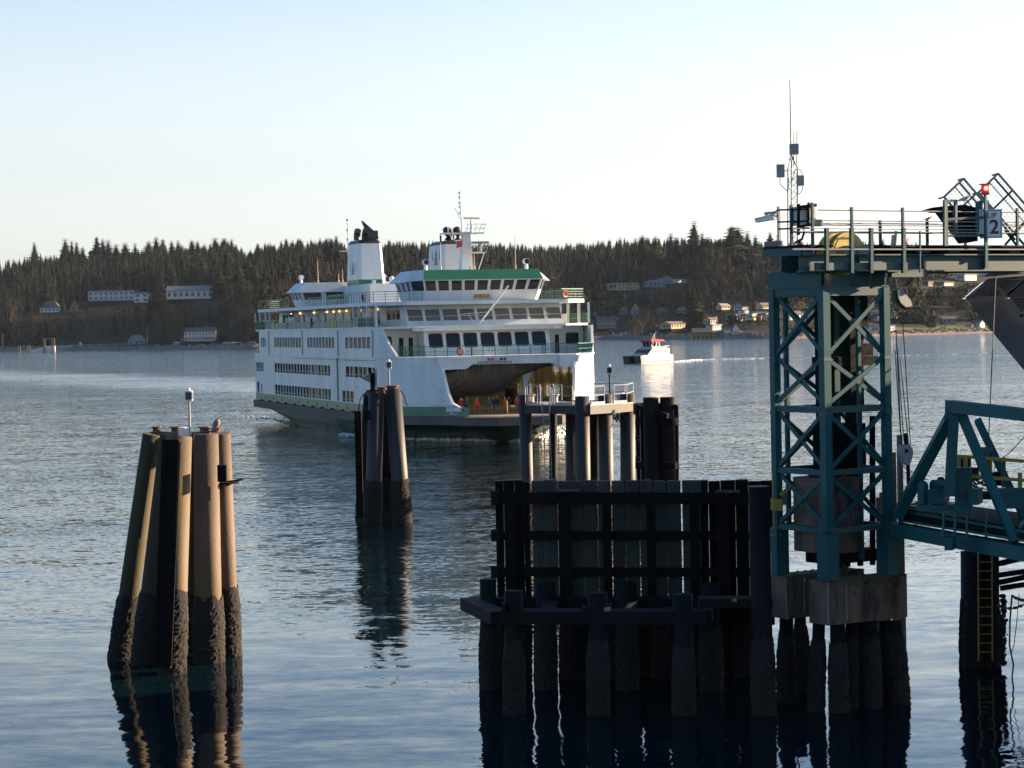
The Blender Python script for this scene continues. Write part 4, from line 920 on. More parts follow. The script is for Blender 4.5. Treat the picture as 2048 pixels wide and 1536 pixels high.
# stores and small fittings on the roof
mb = MB(); mb.box((-1.3, 43.0, 17.56), (-.9, 43.4, 18.0)); mb.sphere((1.0, 42.6, 18.1), .35); mb.cyl((1.6, 42.5, 17.56), (1.6, 42.5, 18.3), .06, n=5); fb(mb, 'roof_fitting', M['letter'])
# chain net and post across the bow
mb = MB(); 
for k in range(34): t = -6.0 + 12 * k / 33; sag = .35 * (1 - abs(((k % 17) / 8.5) - 1)); mb.beam((t, -10.9, 3.0), (t, -10.9, 3.95 - sag * .4), .035)
for q in range(6): mb.beam((-6, -10.9, 3.05 + q * .16), (6, -10.9, 3.05 + q * .16), .03)
fb(mb, 'bow_net', M['board'])
mb = MB(); mb.cyl((-1.2, -11, 2.95), (-1.2, -11, 4.4), .06, n=6); fb(mb, 'net_post', M['fyellow'])
# ---------------- lettering
def text_obj(txt, size, m, parent, loc, rot, name='lettering', ext=.01, bevel=0.0, align='CENTER', xs=1.0):
    cu = bpy.data.curves.new(name, 'FONT'); cu.body = txt; cu.size = size; cu.extrude = ext; cu.align_x = align; cu.align_y = 'CENTER'; cu.offset = bevel
    tmp = bpy.data.objects.new(name, cu); COL.objects.link(tmp); dg = bpy.context.evaluated_depsgraph_get(); me = bpy.data.meshes.new_from_object(tmp.evaluated_get(dg)); bpy.data.objects.remove(tmp)
    me.materials.clear(); me.materials.append(m); o = bpy.data.objects.new(name, me); COL.objects.link(o); o.parent = parent; o.location = loc; o.rotation_euler = rot; o.scale = (xs, 1, 1)
    return o
pa = Vector((-plan_t(-8.2), -8.2)); pb_ = Vector((-plan_t(-10.6), -10.6)); dd = (pb_ - pa); ang = math.atan2(dd.y, dd.x); cmid = (pa + pb_) / 2
nn = Vector((dd.y, -dd.x)).normalized() * .03
cm2 = Vector((-(plan_t(-8.6) + plan_t(-11.6)) / 2, -10.1)); pa = Vector((-plan_t(-8.6), -8.6)); pb_ = Vector((-plan_t(-11.6), -11.6)); dd = pb_ - pa; ang = math.atan2(dd.y, dd.x); nn = Vector((dd.y, -dd.x)).normalized() * .16
text_obj('SUQUAMISH', .60, M['letter'], bw_l, (cm2.x + nn.x, cm2.y + nn.y, 3.62), (R(90), 0, ang), bevel=.022, xs=.74)
text_obj('SEATTLE, WN', .26, M['letter'], bw_l, (cm2.x + nn.x, cm2.y + nn.y, 3.2), (R(90), 0, ang), xs=.85)
text_obj('SUQUAMISH', .3, M['fyellow'], nb_, (0, 1.0, 15.25), (R(90), 0, 0), xs=.85)
# ================================================================== people on the bow of the ferry
M['jacket_red'] = mat('red_jacket', (0.62, 0.05, 0.03), rough=.8); M['jacket_dark'] = mat('dark_jacket', (0.03, 0.03, 0.04), rough=.8)
M['jacket_grey'] = mat('grey_jacket', (0.10, 0.10, 0.11), rough=.8); M['jacket_maroon'] = mat('maroon_jacket', (0.20, 0.02, 0.02), rough=.8)
M['skin'] = mat('skin', (0.45, 0.28, 0.20), rough=.6); M['trousers'] = mat('dark_trousers', (0.02, 0.022, 0.03), rough=.8); M['hair'] = mat('dark_hair', (0.03, 0.02, 0.015), rough=.8)
def body_mesh(seed):
    """one continuous standing figure: a loft for torso and legs, arms joined by the skin modifier"""
    r = random.Random(seed); me = bpy.data.meshes.new('person_body')
    a = r.uniform(-.1, .1); el = r.uniform(-.05, .2)
    V = [(0,0,.95),(0,0,1.2),(0,0,1.42),(0,0,1.52),(0,-.01,1.62),(0,-.01,1.74), (-.1,0,.9),(-.11,-.02+a,.48),(-.11,.02,.06),(-.11,-.12,.03), (.1,0,.9),(.11,-.02-a,.48),(.11,.02,.06),(.11,-.12,.03), (-.2,0,1.42),(-.26,-.02,1.15),(-.22,-.1-el,.92),(-.21,-.13-el,.84), (.2,0,1.42),(.26,-.02,1.15),(.22,-.1-el,.92),(.21,-.13-el,.84)]
    Ed = [(0,1),(1,2),(2,3),(3,4),(4,5),(0,6),(6,7),(7,8),(8,9),(0,10),(10,11),(11,12),(12,13),(2,14),(14,15),(15,16),(16,17),(2,18),(18,19),(19,20),(20,21)]
    rad = [.15,.15,.17,.06,.10,.07,.11,.075,.05,.04,.11,.075,.05,.04,.075,.06,.045,.035,.075,.06,.045,.035]
    me.from_pydata(V, Ed, []); o = bpy.data.objects.new('person_body', me); COL.objects.link(o)
    md = o.modifiers.new('s', 'SKIN'); md.use_smooth_shade = True
    for i, v in enumerate(me.skin_vertices[0].data): v.radius = (rad[i], rad[i] * (.75 if i in (0, 1, 2) else 1)); v.use_root = (i == 0)
    sb = o.modifiers.new('u', 'SUBSURF'); sb.levels = 1
    dg = bpy.context.evaluated_depsgraph_get(); out = bpy.data.meshes.new_from_object(o.evaluated_get(dg)); bpy.data.objects.remove(o)
    out.name = 'person_body'; return out
def person_meshes(seed, jac):
    me = body_mesh(seed)
    for m in (M['trousers'], jac, M['skin'], M['hair']): me.materials.append(m)
    for p in me.polygons:
        c = p.center; i = 0
        if c.z > .92: i = 1
        if c.z > 1.54: i = 2
        if abs(c.x) > .17 and c.z < .9: i = 2
        if c.z > 1.70 or (c.z > 1.58 and c.y > .035): i = 3
        p.material_index = i
    return me
PM = {k: [person_meshes(s, M[k]) for s in (1, 2)] for k in ('jacket_red', 'jacket_dark', 'jacket_grey', 'jacket_maroon')}
WF = Matrix.Translation(Vector((fo.x, fo.y, 0))) @ Matrix.Rotation(TH, 4, 'Z')
PP = [(-3.4,-7.6,'jacket_red','person in a bright red jacket standing alone left of the net post'), (-.3,-7.5,'jacket_red','person in bright red right of the net post, left one of the red pair'), (1.0,-7.3,'jacket_red','person in a bright red jacket nearest the ladder platform in the bow'),
 (-5.2,-8.0,'jacket_maroon','person in a maroon jacket by the name end of the bulwark'), (-2.0,-7.4,'jacket_grey','person in a grey coat in the middle of the bow crowd'), (-6.4,-6.6,'jacket_grey','person in grey leftmost inside the bow opening'),
 (-5.8,-6.0,'jacket_dark','person in dark clothes near the left edge of the bow opening'), (-4.6,-6.4,'jacket_dark','person in dark clothes behind the maroon jacket'), (-4.0,-6.0,'jacket_grey','person in grey behind the lone red jacket'), (-2.8,-6.1,'jacket_dark','person in dark clothes right of the lone red jacket'),
 (-1.2,-6.3,'jacket_dark','person in dark clothes behind the net post'), (-.7,-6.0,'jacket_dark','person in dark clothes left of the red pair'), (.5,-6.2,'jacket_dark','person in dark clothes between the two red jackets'), (1.6,-6.4,'jacket_dark','person in dark clothes at the right end of the crowd')]
for i, (t, s, k, lb) in enumerate(PP):
    o = bpy.data.objects.new('person', PM[k][i % 2]); COL.objects.link(o); p = WF @ Vector((t, s, 2.995)); o.location = p; o.rotation_euler = (0, 0, TH + random.uniform(-.6, .6)); sc = random.uniform(.96, 1.05); o.scale = (sc, sc, sc)
    tag(o, lb, 'person', 'people waiting on the ferry bow')
# ================================================================== near structures: materials
M['pile'] = mat('weathered_steel_pile', (0.062, 0.042, 0.026), (0.095, 0.062, 0.038), rough=0.75, scale=1.5, streak=.85, c3=(0.075, 0.055, 0.010), s3=.9, t3=.50, bump=.25, bscale=9)
M['pile_moss'] = mat('mossy_pile', (0.020, 0.018, 0.008), (0.048, 0.038, 0.008), rough=0.85, scale=.9, streak=.8, c3=(0.0349, 0.0256, 0.0163), s3=.8, bump=.3, bscale=9)
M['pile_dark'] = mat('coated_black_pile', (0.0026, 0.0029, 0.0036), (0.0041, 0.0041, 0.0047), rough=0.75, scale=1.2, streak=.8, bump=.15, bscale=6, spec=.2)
M['pile_grey'] = mat('grey_pile_coating', (0.0098, 0.0093, 0.0093), (0.0134, 0.0118, 0.0107), rough=0.6, scale=1.0, streak=.8, bump=.15, bscale=6)
M['barnacle'] = mat('barnacles', (0.0047, 0.0031, 0.0026), (0.0143, 0.0099, 0.0073), rough=0.95, scale=9, bump=1.0, bscale=22)
M['barnacle_grey'] = mat('grey_barnacle_band', (0.0130, 0.0115, 0.0117), (0.0057, 0.0044, 0.0041), rough=0.95, scale=10, bump=1.0, bscale=24)
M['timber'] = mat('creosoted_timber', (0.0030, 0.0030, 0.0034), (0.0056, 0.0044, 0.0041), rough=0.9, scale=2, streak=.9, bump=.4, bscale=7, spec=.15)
M['plank'] = mat('weathered_fender_plank', (0.0413, 0.0540, 0.0495), (0.0210, 0.0255, 0.0240), rough=0.85, scale=2.4, streak=.85, c3=(0.0450, 0.0263, 0.0188), s3=1.2, bump=.4, bscale=8)
M['rust'] = mat('rusty_steel', (0.12, 0.055, 0.03), (0.06, 0.035, 0.025), rough=0.9, scale=2.5, streak=.7, bump=.3)
M['rope'] = mat('old_rope', (0.10, 0.085, 0.06), (0.06, 0.05, 0.04), rough=.95, scale=12)
M['solar'] = mat('solar_panel', (0.01, 0.012, 0.03), rough=.15)
M['white'] = mat('white_paint', (0.72, 0.72, 0.70), (0.6, 0.6, 0.58), rough=.5, scale=4)
M['grey_panel'] = mat('grey_board', (0.25, 0.26, 0.27), (0.20, 0.21, 0.22), rough=.6, scale=2)
def pile(name_, parent, p0, p1, r, m, zb=2.3, seed=1, bark=True, cap_=True, rb=None):
    """pile from its top p1 down to the sea bed; a jagged crust of barnacles up to the tide line"""
    p0, p1 = Vector(p0), Vector(p1); rb = rb or r
    d = (p1 - p0); bot = p0 - d * (3.0 / max(.1, d.z))
    mb = MB(); mb.cyl(bot, p1, rb, r, n=22); pl = mb.build(name_, m, parent)
    for p in pl.data.polygons: p.use_smooth = len(p.vertices) == 4
    if bark:
        rn = random.Random(seed); mb = MB(); rows = []; nz, na = 52, 38
        x, y, _ = basis(d)
        for k in range(nz + 1):
            z = -1.0 + (zb + 1.0) * k / nz; c = p0 + d * ((z - p0.z) / d.z); row = []
            thick = .052 * min(1, (nz - k) / 12 + .05)
            for i in range(na):
                a = 2 * math.pi * i / na; wob = noise.noise(Vector((math.cos(a) * 2 + seed, math.sin(a) * 2, z * 1.6))); zz = z + (.22 * wob if k > nz - 12 else 0)
                rr = rb + .006 + thick * (.3 + .9 * abs(noise.noise(Vector((math.cos(a) * 7 + seed, math.sin(a) * 7, z * 8)))) + 1.0 * rn.random())
                cc = c + Vector((0, 0, zz - z)); row.append(cc + x * math.cos(a) * rr + y * math.sin(a) * rr)
            rows.append(row)
        mb.loft(rows, cap=False); mb.m = [1 if i // na > nz - 16 else 0 for i in range(len(mb.f))]
        mb.build('barnacle_crust', [M['barnacle'], M['barnacle_grey']], pl)
    return pl
def at(px, py, Y): return on_y(px, py, Y)
# pile given by its picture: top centre, bottom centre, radius in pixels there, depth of top and of waterline
def pile_px(name_, parent, xt, yt, xb, Yt, Yb, rt_, rb_, m, **kw):
    p1 = on_y(xt, yt, Yt); 
    # waterline point under the pixel column xb at depth Yb
    lo, hi = 700, 1800
    for _ in range(40):
        mid = (lo + hi) / 2
        if on_y(xb, mid, Yb).z > 0: lo = mid
        else: hi = mid
    p0 = on_y(xb, lo, Yb); return pile(name_, parent, p0, p1, rt_ * Yt / F, m, rb=rb_ * Yb / F, **kw)
def lantern(base, h, parent_label, group=None, s=1.0, m='steel'):
    base = Vector(base); t = thing('marker_light', base, parent_label, 'marker light', group)
    mb = MB(); mb.cyl(base, base + Vector((0, 0, h)), .055 * s, .05 * s, n=8); mb.build('pole', M[m], t)
    c = base + Vector((0, 0, h))
    mb = MB(); mb.box(c + Vector((-.17, -.17, 0)) * s, c + Vector((.17, .17, .06)) * s); mb.box(c + Vector((-.17, -.17, .44)) * s, c + Vector((.17, .17, .5)) * s)
    for a, b in ((-1, -1), (1, -1), (1, 1), (-1, 1)): mb.box(c + Vector((a*.17 - .02, b*.17 - .02, .06)) * s, c + Vector((a*.17 + .02, b*.17 + .02, .44)) * s)
    mb.build('lantern_frame', M['white'], t)
    mb = MB(); mb.box(c + Vector((-.15, -.15, .062)) * s, c + Vector((.15, .15, .438)) * s); mb.build('solar_cell', M['solar'], t)
    mb = MB(); mb.sphere(c + Vector((0, 0, .56)) * s, .09 * s, n=8, m=5); mb.build('lens', M['white'], t)
    return t
def ladder(parent, top, bot, w, side, m, name='ladder', rung=.3048, r=.02, sub=True):
    top, bot, side = Vector(top), Vector(bot), Vector(side).normalized(); L = (top - bot).length; n = int(L / rung); d = (top - bot).normalized()
    mb = MB(); mb.beam(bot - side*w/2, top - side*w/2, r*2.4); mb.beam(bot + side*w/2, top + side*w/2, r*2.4); lad = mb.build(name, m, parent)
    if parent is None or not sub: 
        me = None
    mb = MB(); mb.cyl(-side*w/2, side*w/2, r, n=6); o0 = None
    for k in range(1, n):
        p = bot + d * (k * rung)
        if o0 is None:
            q = MB(); q.cyl(p - side*w/2, p + side*w/2, r, n=6); o0 = q.build('rung', m, lad); p00 = p
        else: copy_part(o0, lad, p - p00)
    return lad
# ================================================================== left dolphin
D = 83.0
dol = thing('pile_dolphin', on_z(352, 1330, 0), 'tall cluster of mossy steel piles standing alone in the water at the left', 'pile cluster', 'pile clusters guarding the ferry slip')
for i, a in enumerate([
    (305, 868, 239, 84.2, 84.8, 19.5, 21, 'pile_moss'), (340, 871, 287, 83.6, 83.2, 20, 24, 'pile_moss'), (358, 874, 344, 82.2, 80.9, 26, 26, 'pile'), (412, 868, 418, 83.6, 83.4, 25, 29, 'pile'), (441, 866, 457, 84.2, 85.0, 20, 24, 'pile'),
    (330, 866, 300, 85.4, 86.5, 20, 23, 'pile_moss'), (395, 866, 398, 85.4, 86.5, 20, 23, 'pile_moss')]):
    xt, yt, xb, Yt, Yb, r1, r2, m = a
    pile_px('pile', dol, xt, yt, xb, Yt, Yb, r1, r2, M[m], seed=i * 3 + 1, zb=2.35 + .2 * (i % 3))
# stub bollards with flanges standing on the rear piles
for x, y, w in ((313, 862, 9), (353, 862, 12), (409, 862, 11), (432, 864, 10)):
    c = at(x, y, 84.8); r = w * 84.8 / F; mb = MB(); mb.cyl(c - Vector((0, 0, .6)), c + Vector((0, 0, .12)), r * .85, n=14); mb.cyl(c + Vector((0, 0, .12)), c + Vector((0, 0, .17)), r * 1.25, n=14); mb.build('bollard_stub', M['rust'], dol)
mb = MB()
for a, b in (((305, 864), (432, 862)), ((320, 868), (412, 866))): mb.tube([at(*a, 84.4), at((a[0] + b[0]) / 2, a[1] + 3, 84.2), at(*b, 84.4)], .035, n=6)
mb.build('lashing_cable', M['rope'], dol)
# timber rubbing board with rungs on the front pile
mb = MB(); pT, pB = at(343, 880, 81.6), at(325, 1336, 80.2); mb.beam(pB, pT, .62, .18, up=(0, 0, 1)); fbd = mb.build('rubbing_board', M['timber'], dol)
ladder(dol, at(345, 884, 81.45), at(326, 1332, 80.05), .55, (1, 0, 0), M['timber'])
mb = MB(); mb.box(at(435, 964, 82.0), at(454, 929, 82.3)); mb.build('fender_block', M['timber'], dol)
mb = MB(); c = at(450, 967, 84.0); mb.cyl(c, c + Vector((0, 0, .06)), .52, n=16); mb.beam(c + Vector((-.5, -.2, .02)), c + Vector((.65, .1, .12)), .06); mb.build('collar', M['timber'], dol)
bx0 = at(357, 874, 83.6)
mb = MB(); mb.box(bx0, bx0 + Vector((.24, .3, .34))); mb.box(bx0 + Vector((.245, .02, 0)), bx0 + Vector((.40, .3, .32))); tag(mb.build('battery_box', M['white']), 'small white box beside the marker light on the left pile cluster', 'box')
lantern(at(380, 876, 83.3), 1.35, 'marker light on a slim pole on top of the left pile cluster', s=.72)
# heron on the dolphin
def bird_heron(px, py, Y, s=1.0):
    b = at(px, py, Y); t = thing('heron', b, 'grey heron hunched on a pile top of the left cluster', 'bird')
    M['heron'] = mat('grey_feathers', (0.13, 0.12, 0.13), (0.20, 0.17, 0.16), rough=.9, scale=14)
    mb = MB(); P = [(-.16, .10, .02), (-.06, .2, .09), (.0, .30, .14), (.04, .42, .15), (.06, .50, .11), (.05, .56, .06), (.08, .60, .05), (.13, .605, .035), (.16, .60, .012)]
    rows = []
    for x, z, r in P: rows.append([b + Vector((x + r * math.cos(2*math.pi*i/8), r * .85 * math.sin(2*math.pi*i/8), z + (r * .5 * math.cos(2*math.pi*i/8) if z > .58 else 0))) for i in range(8)])
    rows = [[b + (q - b) * s for q in r] for r in rows]; mb.loft(rows); mb.build('body', M['heron'], t, smooth=True)
    mb = MB(); mb.cyl(b + Vector((.15, 0, .60)) * s, b + Vector((.30, 0, .585)) * s, .012 * s, .002, n=5); mb.build('beak', M['fyellow'], t)
    for y in (-.03, .03): mb = MB(); mb.cyl(b + Vector((0, y, 0)) * s, b + Vector((.01, y, .26)) * s, .008 * s, n=5); mb.build('leg', M['timber'], t)
bird_heron(432, 866, 83.6, .9)
# ================================================================== middle dolphin
dm = thing('pile_dolphin', on_z(768, 1040, 0), 'smaller pile cluster with a triangular board standing in front of the ferry', 'pile cluster', 'pile clusters guarding the ferry slip')
for i, a in enumerate([(786, 779, 806, 142.5, 141.5, 16, 18, 'pile_grey'), (753, 786, 745, 142.3, 141.8, 15.5, 17, 'pile_grey'), (773, 778, 780, 145, 146.5, 15, 17, 'pile_dark'), (741, 788, 729, 144.6, 145.5, 14, 17, 'pile_dark')]):
    xt, yt, xb, Yt, Yb, r1, r2, m = a; pile_px('pile', dm, xt, yt, xb, Yt, Yb, r1, r2, M[m], seed=20 + i, zb=2.6)
for x, y, Y, w in ((785, 774, 143, 14), (764, 777, 144, 12), (744, 783, 143, 12)):
    c = at(x, y + 5, Y); r = w * Y / F; mb = MB(); mb.cyl(c - Vector((0, 0, .15)), c + Vector((0, 0, .18)), r * .8, n=14); mb.cyl(c + Vector((0, 0, .18)), c + Vector((0, 0, .25)), r, n=14); mb.build('pile_cap', M['rust'], dm)
mb = MB(); mb.box(at(714, 1035, 143.6), at(722, 822, 143.2)); mb.box(at(728, 840, 141.4), at(741, 821, 141.7)); mb.build('fender_timber', M['timber'], dm)
mb = MB(); mb.tube([at(727, 787, 142), at(720, 800, 142), at(716, 830, 142), at(714, 860, 142)], .03, n=5); mb.tube([at(800, 780, 142), at(808, 790, 142), at(812, 806, 142), at(815, 812, 142)], .035, n=5); mb.tube([at(730, 786, 141.6), at(742, 779, 141.6), at(760, 782, 141.6)], .05, n=5); mb.build('loose_cable', M['timber'], dm)
sg_ = thing('triangle_board', at(744, 780, 142.6), 'grey triangular day board on a dark post on the middle pile cluster', 'sign')
mb = MB(); mb.box(at(741, 782, 142.6), at(750, 746, 142.85)); mb.build('post', M['timber'], sg_)
mb = MB(); mb.prism([at(722, 756.5, 142.9), at(754, 773, 142.9), at(754, 738, 142.9)], (0, .05, 0)); mb.build('board', M['grey_panel'], sg_)
lantern(at(778.5, 770, 143), 1.02, 'marker light on a pole on top of the middle pile cluster', s=.9)
# ================================================================== mooring platform on piles beyond the fender wall
PZ = 7.1; D = 138.0
plat = thing('mooring_platform', on_z(1155, 1050, 0), 'pile-borne mooring platform with railings and a long ladder, in front of the ferry bow', 'platform')
def pz(px, py, Y): return at(px, py, Y)
cA, cB, cC, cD_ = pz(1038, 818, 139.5), pz(1178, 818, 136), pz(1271, 812, 139.5), pz(1160, 812, 146)
hexo = [cA, cB, cC, cC + Vector((-.6, 4.2, 0)), cA + Vector((.7, 4.4, 0))]
mb = MB(); ztop = PZ + .12; mb.prism([Vector((p.x, p.y, ztop - .56)) for p in hexo], (0, 0, .5)); mb.build('deck_beam', M['pile_grey'], plat)
mb = MB(); cen = sum(hexo, Vector()) / 5; mb.prism([Vector((cen.x + (p.x - cen.x) * .96, cen.y + (p.y - cen.y) * .96, ztop - .055)) for p in hexo], (0, 0, .05)); mb.build('deck_grating', M['steel'], plat)
for i, a in enumerate([(1050, 790, 1056, 139.6, 12.5), (1164, 792, 1168, 136.6, 14.5), (1106, 800, 1107, 144, 8), (1143, 800, 1144, 143, 12), (1190, 800, 1190, 143.2, 11), (1210, 789, 1214, 138.4, 14.5), (1255, 788, 1256, 139.9, 15)]):
    x, y, xb, Y, r = a; pile_px('pile', plat, x, y, xb, Y, Y - .2, r, r, M['pile_dark' if i in (2, 4) else 'pile_grey'], seed=40 + i, zb=2.4)
# brackets where the big piles pass the deck beam
mb = MB()
for x in (1178, 1222, 1269): p = at(x, 817, 135.7 if x < 1200 else 138.3); mb.box(p + Vector((-.08, -.06, -.36)), p + Vector((.08, .05, .3)))
mb.build('clamp', M['pile_grey'], plat)
def hrail(parent, a, b, h, m, mids=(.5,), n=2, r=.028, name='railing'):
    a, b = Vector(a), Vector(b); mb = MB()
    for k in range(n): p = a + (b - a) * k / (n - 1); mb.cyl(p, p + Vector((0, 0, h)), r, n=6)
    for q in list(mids) + [1.0]: mb.cyl(a + Vector((0, 0, h*q)), b + Vector((0, 0, h*q)), r, n=6)
    return mb.build(name, m, parent)
def dk(px, Y, f=0): p = at(px, 815, Y); return Vector((p.x, p.y, ztop))
lad_l, lad_r = dk(1083, 138.2), dk(1100, 137.8)
for a, b in (((1051, 139.2), (1081, 138.4)), ((1104, 137.9), (1145, 137.0)), ((1055, 143), (1080, 143)), ((1100, 143), (1124, 143)), ((1183, 136.5), (1209, 137.8)), ((1159, 143.6), (1250, 143.6)), ((1228, 138.6), (1254, 139.4)), ((1254, 139.5), (1267, 143.5))):
    hrail(plat, dk(*a), dk(*b), 1.07, M['steel'], n=2 if abs(a[0] - b[0]) < 60 else 4)
for a, b in (((1051, 139.2), (1081, 138.4)), ((1104, 137.9), (1145, 137.0)), ((1183, 136.5), (1209, 137.8)), ((1228, 138.6), (1254, 139.4))):
    mb = MB(); mb.beam(dk(*a) + Vector((0, -.03, .07)), dk(*b) + Vector((0, -.03, .07)), .03, .14); mb.build('toe_board', M['steel'], plat)
u_ = (lad_r - lad_l).normalized()
ladder(plat, (lad_l + lad_r) / 2 + Vector((0, -.5, .1)), (lad_l + lad_r) / 2 + Vector((.12, -.55, -6.9)), .5, u_, M['steel'], rung=.3048, r=.018)
for s_ in (-1, 1):
    mb = MB(); c = (lad_l + lad_r) / 2 + u_ * s_ * .3 + Vector((0, -.5, 0)); pts = [c + Vector((0, 0, -.4)), c + Vector((0, 0, 1.05))]
    for q in range(1, 6): a = math.pi * q / 6; pts.append(c + u_ * s_ * .17 * (1 - math.cos(a)) + Vector((0, .3 * (1 - math.cos(a)) / 2, 1.05 + .2 * math.sin(a))))
    pts.append(c + u_ * s_ * .34 + Vector((0, .3, .05))); mb.tube(pts, .028, n=6); mb.build('ladder_hoop', M['steel'], plat)
for x, Y in ((1062, 140.5), (1110, 140), (1240, 141)):
    c = dk(x, Y); mb = MB(); mb.cyl(c, c + Vector((0, 0, .45)), .2, n=12); mb.cyl(c + Vector((0, 0, .45)), c + Vector((0, 0, .55)), .28, n=12); mb.build('bollard', M['grey_panel'], plat)
lantern(dk(1220, 139), 1.75, 'marker light on the dark pole at the right of the mooring platform', s=.9, m='pile_dark')
mb = MB(); rn = random.Random(4)
for k in range(26):
    p = at(1228 + k * .9 + rn.uniform(-3, 3), 826 + rn.uniform(0, 10), 138.6); mb.beam(p, p + Vector((rn.uniform(-.3, .3), rn.uniform(-.2, .2), rn.uniform(-.4, .1))), .05)
mb.build('hanging_debris', M['timber'], plat)
# ================================================================== rear fender of tall timbers behind the platform
rf_ = thing('timber_fender', on_z(1312, 1010, 0), 'dark timber fender with ragged top and rusty edge right behind the mooring platform', 'fender', 'timber fender walls of the slip')
ty = [(1275, 806), (1284, 806), (1293, 812), (1302, 817), (1308, 806), (1317, 806), (1326, 806), (1343, 809), (1351, 809)]
for i, (x, y) in enumerate(ty):
    Y = 150 - .25 * i; a = at(x, y, Y); mb = MB(); mb.box((a.x - .14, a.y, -1.0), (a.x + .13, a.y + .3, a.z)); mb.build('timber', M['timber'], rf_)
mb = MB()
for y in (843, 931): a, b = at(1272, y, 149.6), at(1352, y, 147.4); mb.beam(a, b, .3, .45)
mb.beam(at(1272, 812, 149), at(1336, 832, 147.5), .3, .3); mb.build('waler', M['timber'], rf_)
for x in (1304, 1338): mb = MB(); a = at(x, 850, 147.6); mb.cyl((a.x, a.y + .8, -1), (a.x, a.y + .8, 7.2), .5, n=14); mb.build('pile', M['pile_dark'], rf_)
mb = MB(); mb.tube([at(1347, 820, 147.2), at(1349, 860, 147.2), at(1350, 930, 147.2), at(1351, 958, 147.2)], .05, n=5); mb.tube([at(1356, 812, 147.4), at(1357, 960, 147.4)], .04, n=5); mb.build('rusty_rod', M['rust'], rf_)
mb = MB()
for y in (872, 915):
    for q in (0, 8): mb.beam(at(1271, y + q, 147), at(1284, y + q, 147), .06)
    mb.beam(at(1271.5, y, 147), at(1271.5, y + 9, 147), .06)
mb.build('rusty_bracket', M['rust'], rf_)
# ================================================================== big fender wall in the foreground
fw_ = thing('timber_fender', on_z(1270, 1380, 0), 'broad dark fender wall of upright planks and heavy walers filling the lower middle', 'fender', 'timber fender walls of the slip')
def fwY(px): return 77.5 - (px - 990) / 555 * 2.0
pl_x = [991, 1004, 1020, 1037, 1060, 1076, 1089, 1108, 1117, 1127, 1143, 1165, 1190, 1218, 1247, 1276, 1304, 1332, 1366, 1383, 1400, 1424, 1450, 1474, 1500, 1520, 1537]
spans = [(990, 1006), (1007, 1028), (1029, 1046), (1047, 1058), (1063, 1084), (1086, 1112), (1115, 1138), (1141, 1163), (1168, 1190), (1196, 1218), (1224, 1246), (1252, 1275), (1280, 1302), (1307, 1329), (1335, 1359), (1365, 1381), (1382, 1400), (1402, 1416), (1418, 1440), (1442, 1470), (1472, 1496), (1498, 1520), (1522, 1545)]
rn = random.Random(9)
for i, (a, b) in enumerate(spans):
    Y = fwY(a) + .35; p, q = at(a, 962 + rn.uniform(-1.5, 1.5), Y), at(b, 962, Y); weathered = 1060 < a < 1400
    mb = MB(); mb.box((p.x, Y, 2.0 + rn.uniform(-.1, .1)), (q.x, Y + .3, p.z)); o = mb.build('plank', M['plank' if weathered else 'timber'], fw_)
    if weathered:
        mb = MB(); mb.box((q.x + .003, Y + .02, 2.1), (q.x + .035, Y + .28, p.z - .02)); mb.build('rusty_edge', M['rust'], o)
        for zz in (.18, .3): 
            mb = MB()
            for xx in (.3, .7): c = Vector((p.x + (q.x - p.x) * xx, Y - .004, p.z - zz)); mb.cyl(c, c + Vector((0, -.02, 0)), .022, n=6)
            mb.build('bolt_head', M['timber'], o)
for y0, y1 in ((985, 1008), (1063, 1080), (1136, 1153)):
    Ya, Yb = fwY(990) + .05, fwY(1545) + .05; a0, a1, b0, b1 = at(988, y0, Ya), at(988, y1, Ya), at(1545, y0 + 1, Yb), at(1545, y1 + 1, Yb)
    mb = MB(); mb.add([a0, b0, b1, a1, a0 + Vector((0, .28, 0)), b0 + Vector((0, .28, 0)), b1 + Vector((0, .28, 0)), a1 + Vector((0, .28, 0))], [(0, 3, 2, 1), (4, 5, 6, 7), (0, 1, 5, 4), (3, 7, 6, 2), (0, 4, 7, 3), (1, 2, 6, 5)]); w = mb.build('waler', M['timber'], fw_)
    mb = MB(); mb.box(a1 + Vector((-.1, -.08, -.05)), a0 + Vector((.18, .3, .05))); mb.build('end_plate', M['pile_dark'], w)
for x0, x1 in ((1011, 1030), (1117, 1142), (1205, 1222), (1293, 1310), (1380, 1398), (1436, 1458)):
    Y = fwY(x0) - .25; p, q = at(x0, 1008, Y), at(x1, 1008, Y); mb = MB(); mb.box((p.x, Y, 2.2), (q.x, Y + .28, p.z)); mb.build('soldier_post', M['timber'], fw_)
mb = MB(); p = at(1115, 981, fwY(1115) - .1); q = at(1160, 981, fwY(1150) - .1); mb.beam(p, q, .3, .06); p = at(1432, 983, fwY(1432)); q = at(1480, 983, fwY(1480)); mb.beam(p, q, .3, .08); mb.build('capping_board', M['plank'], fw_)
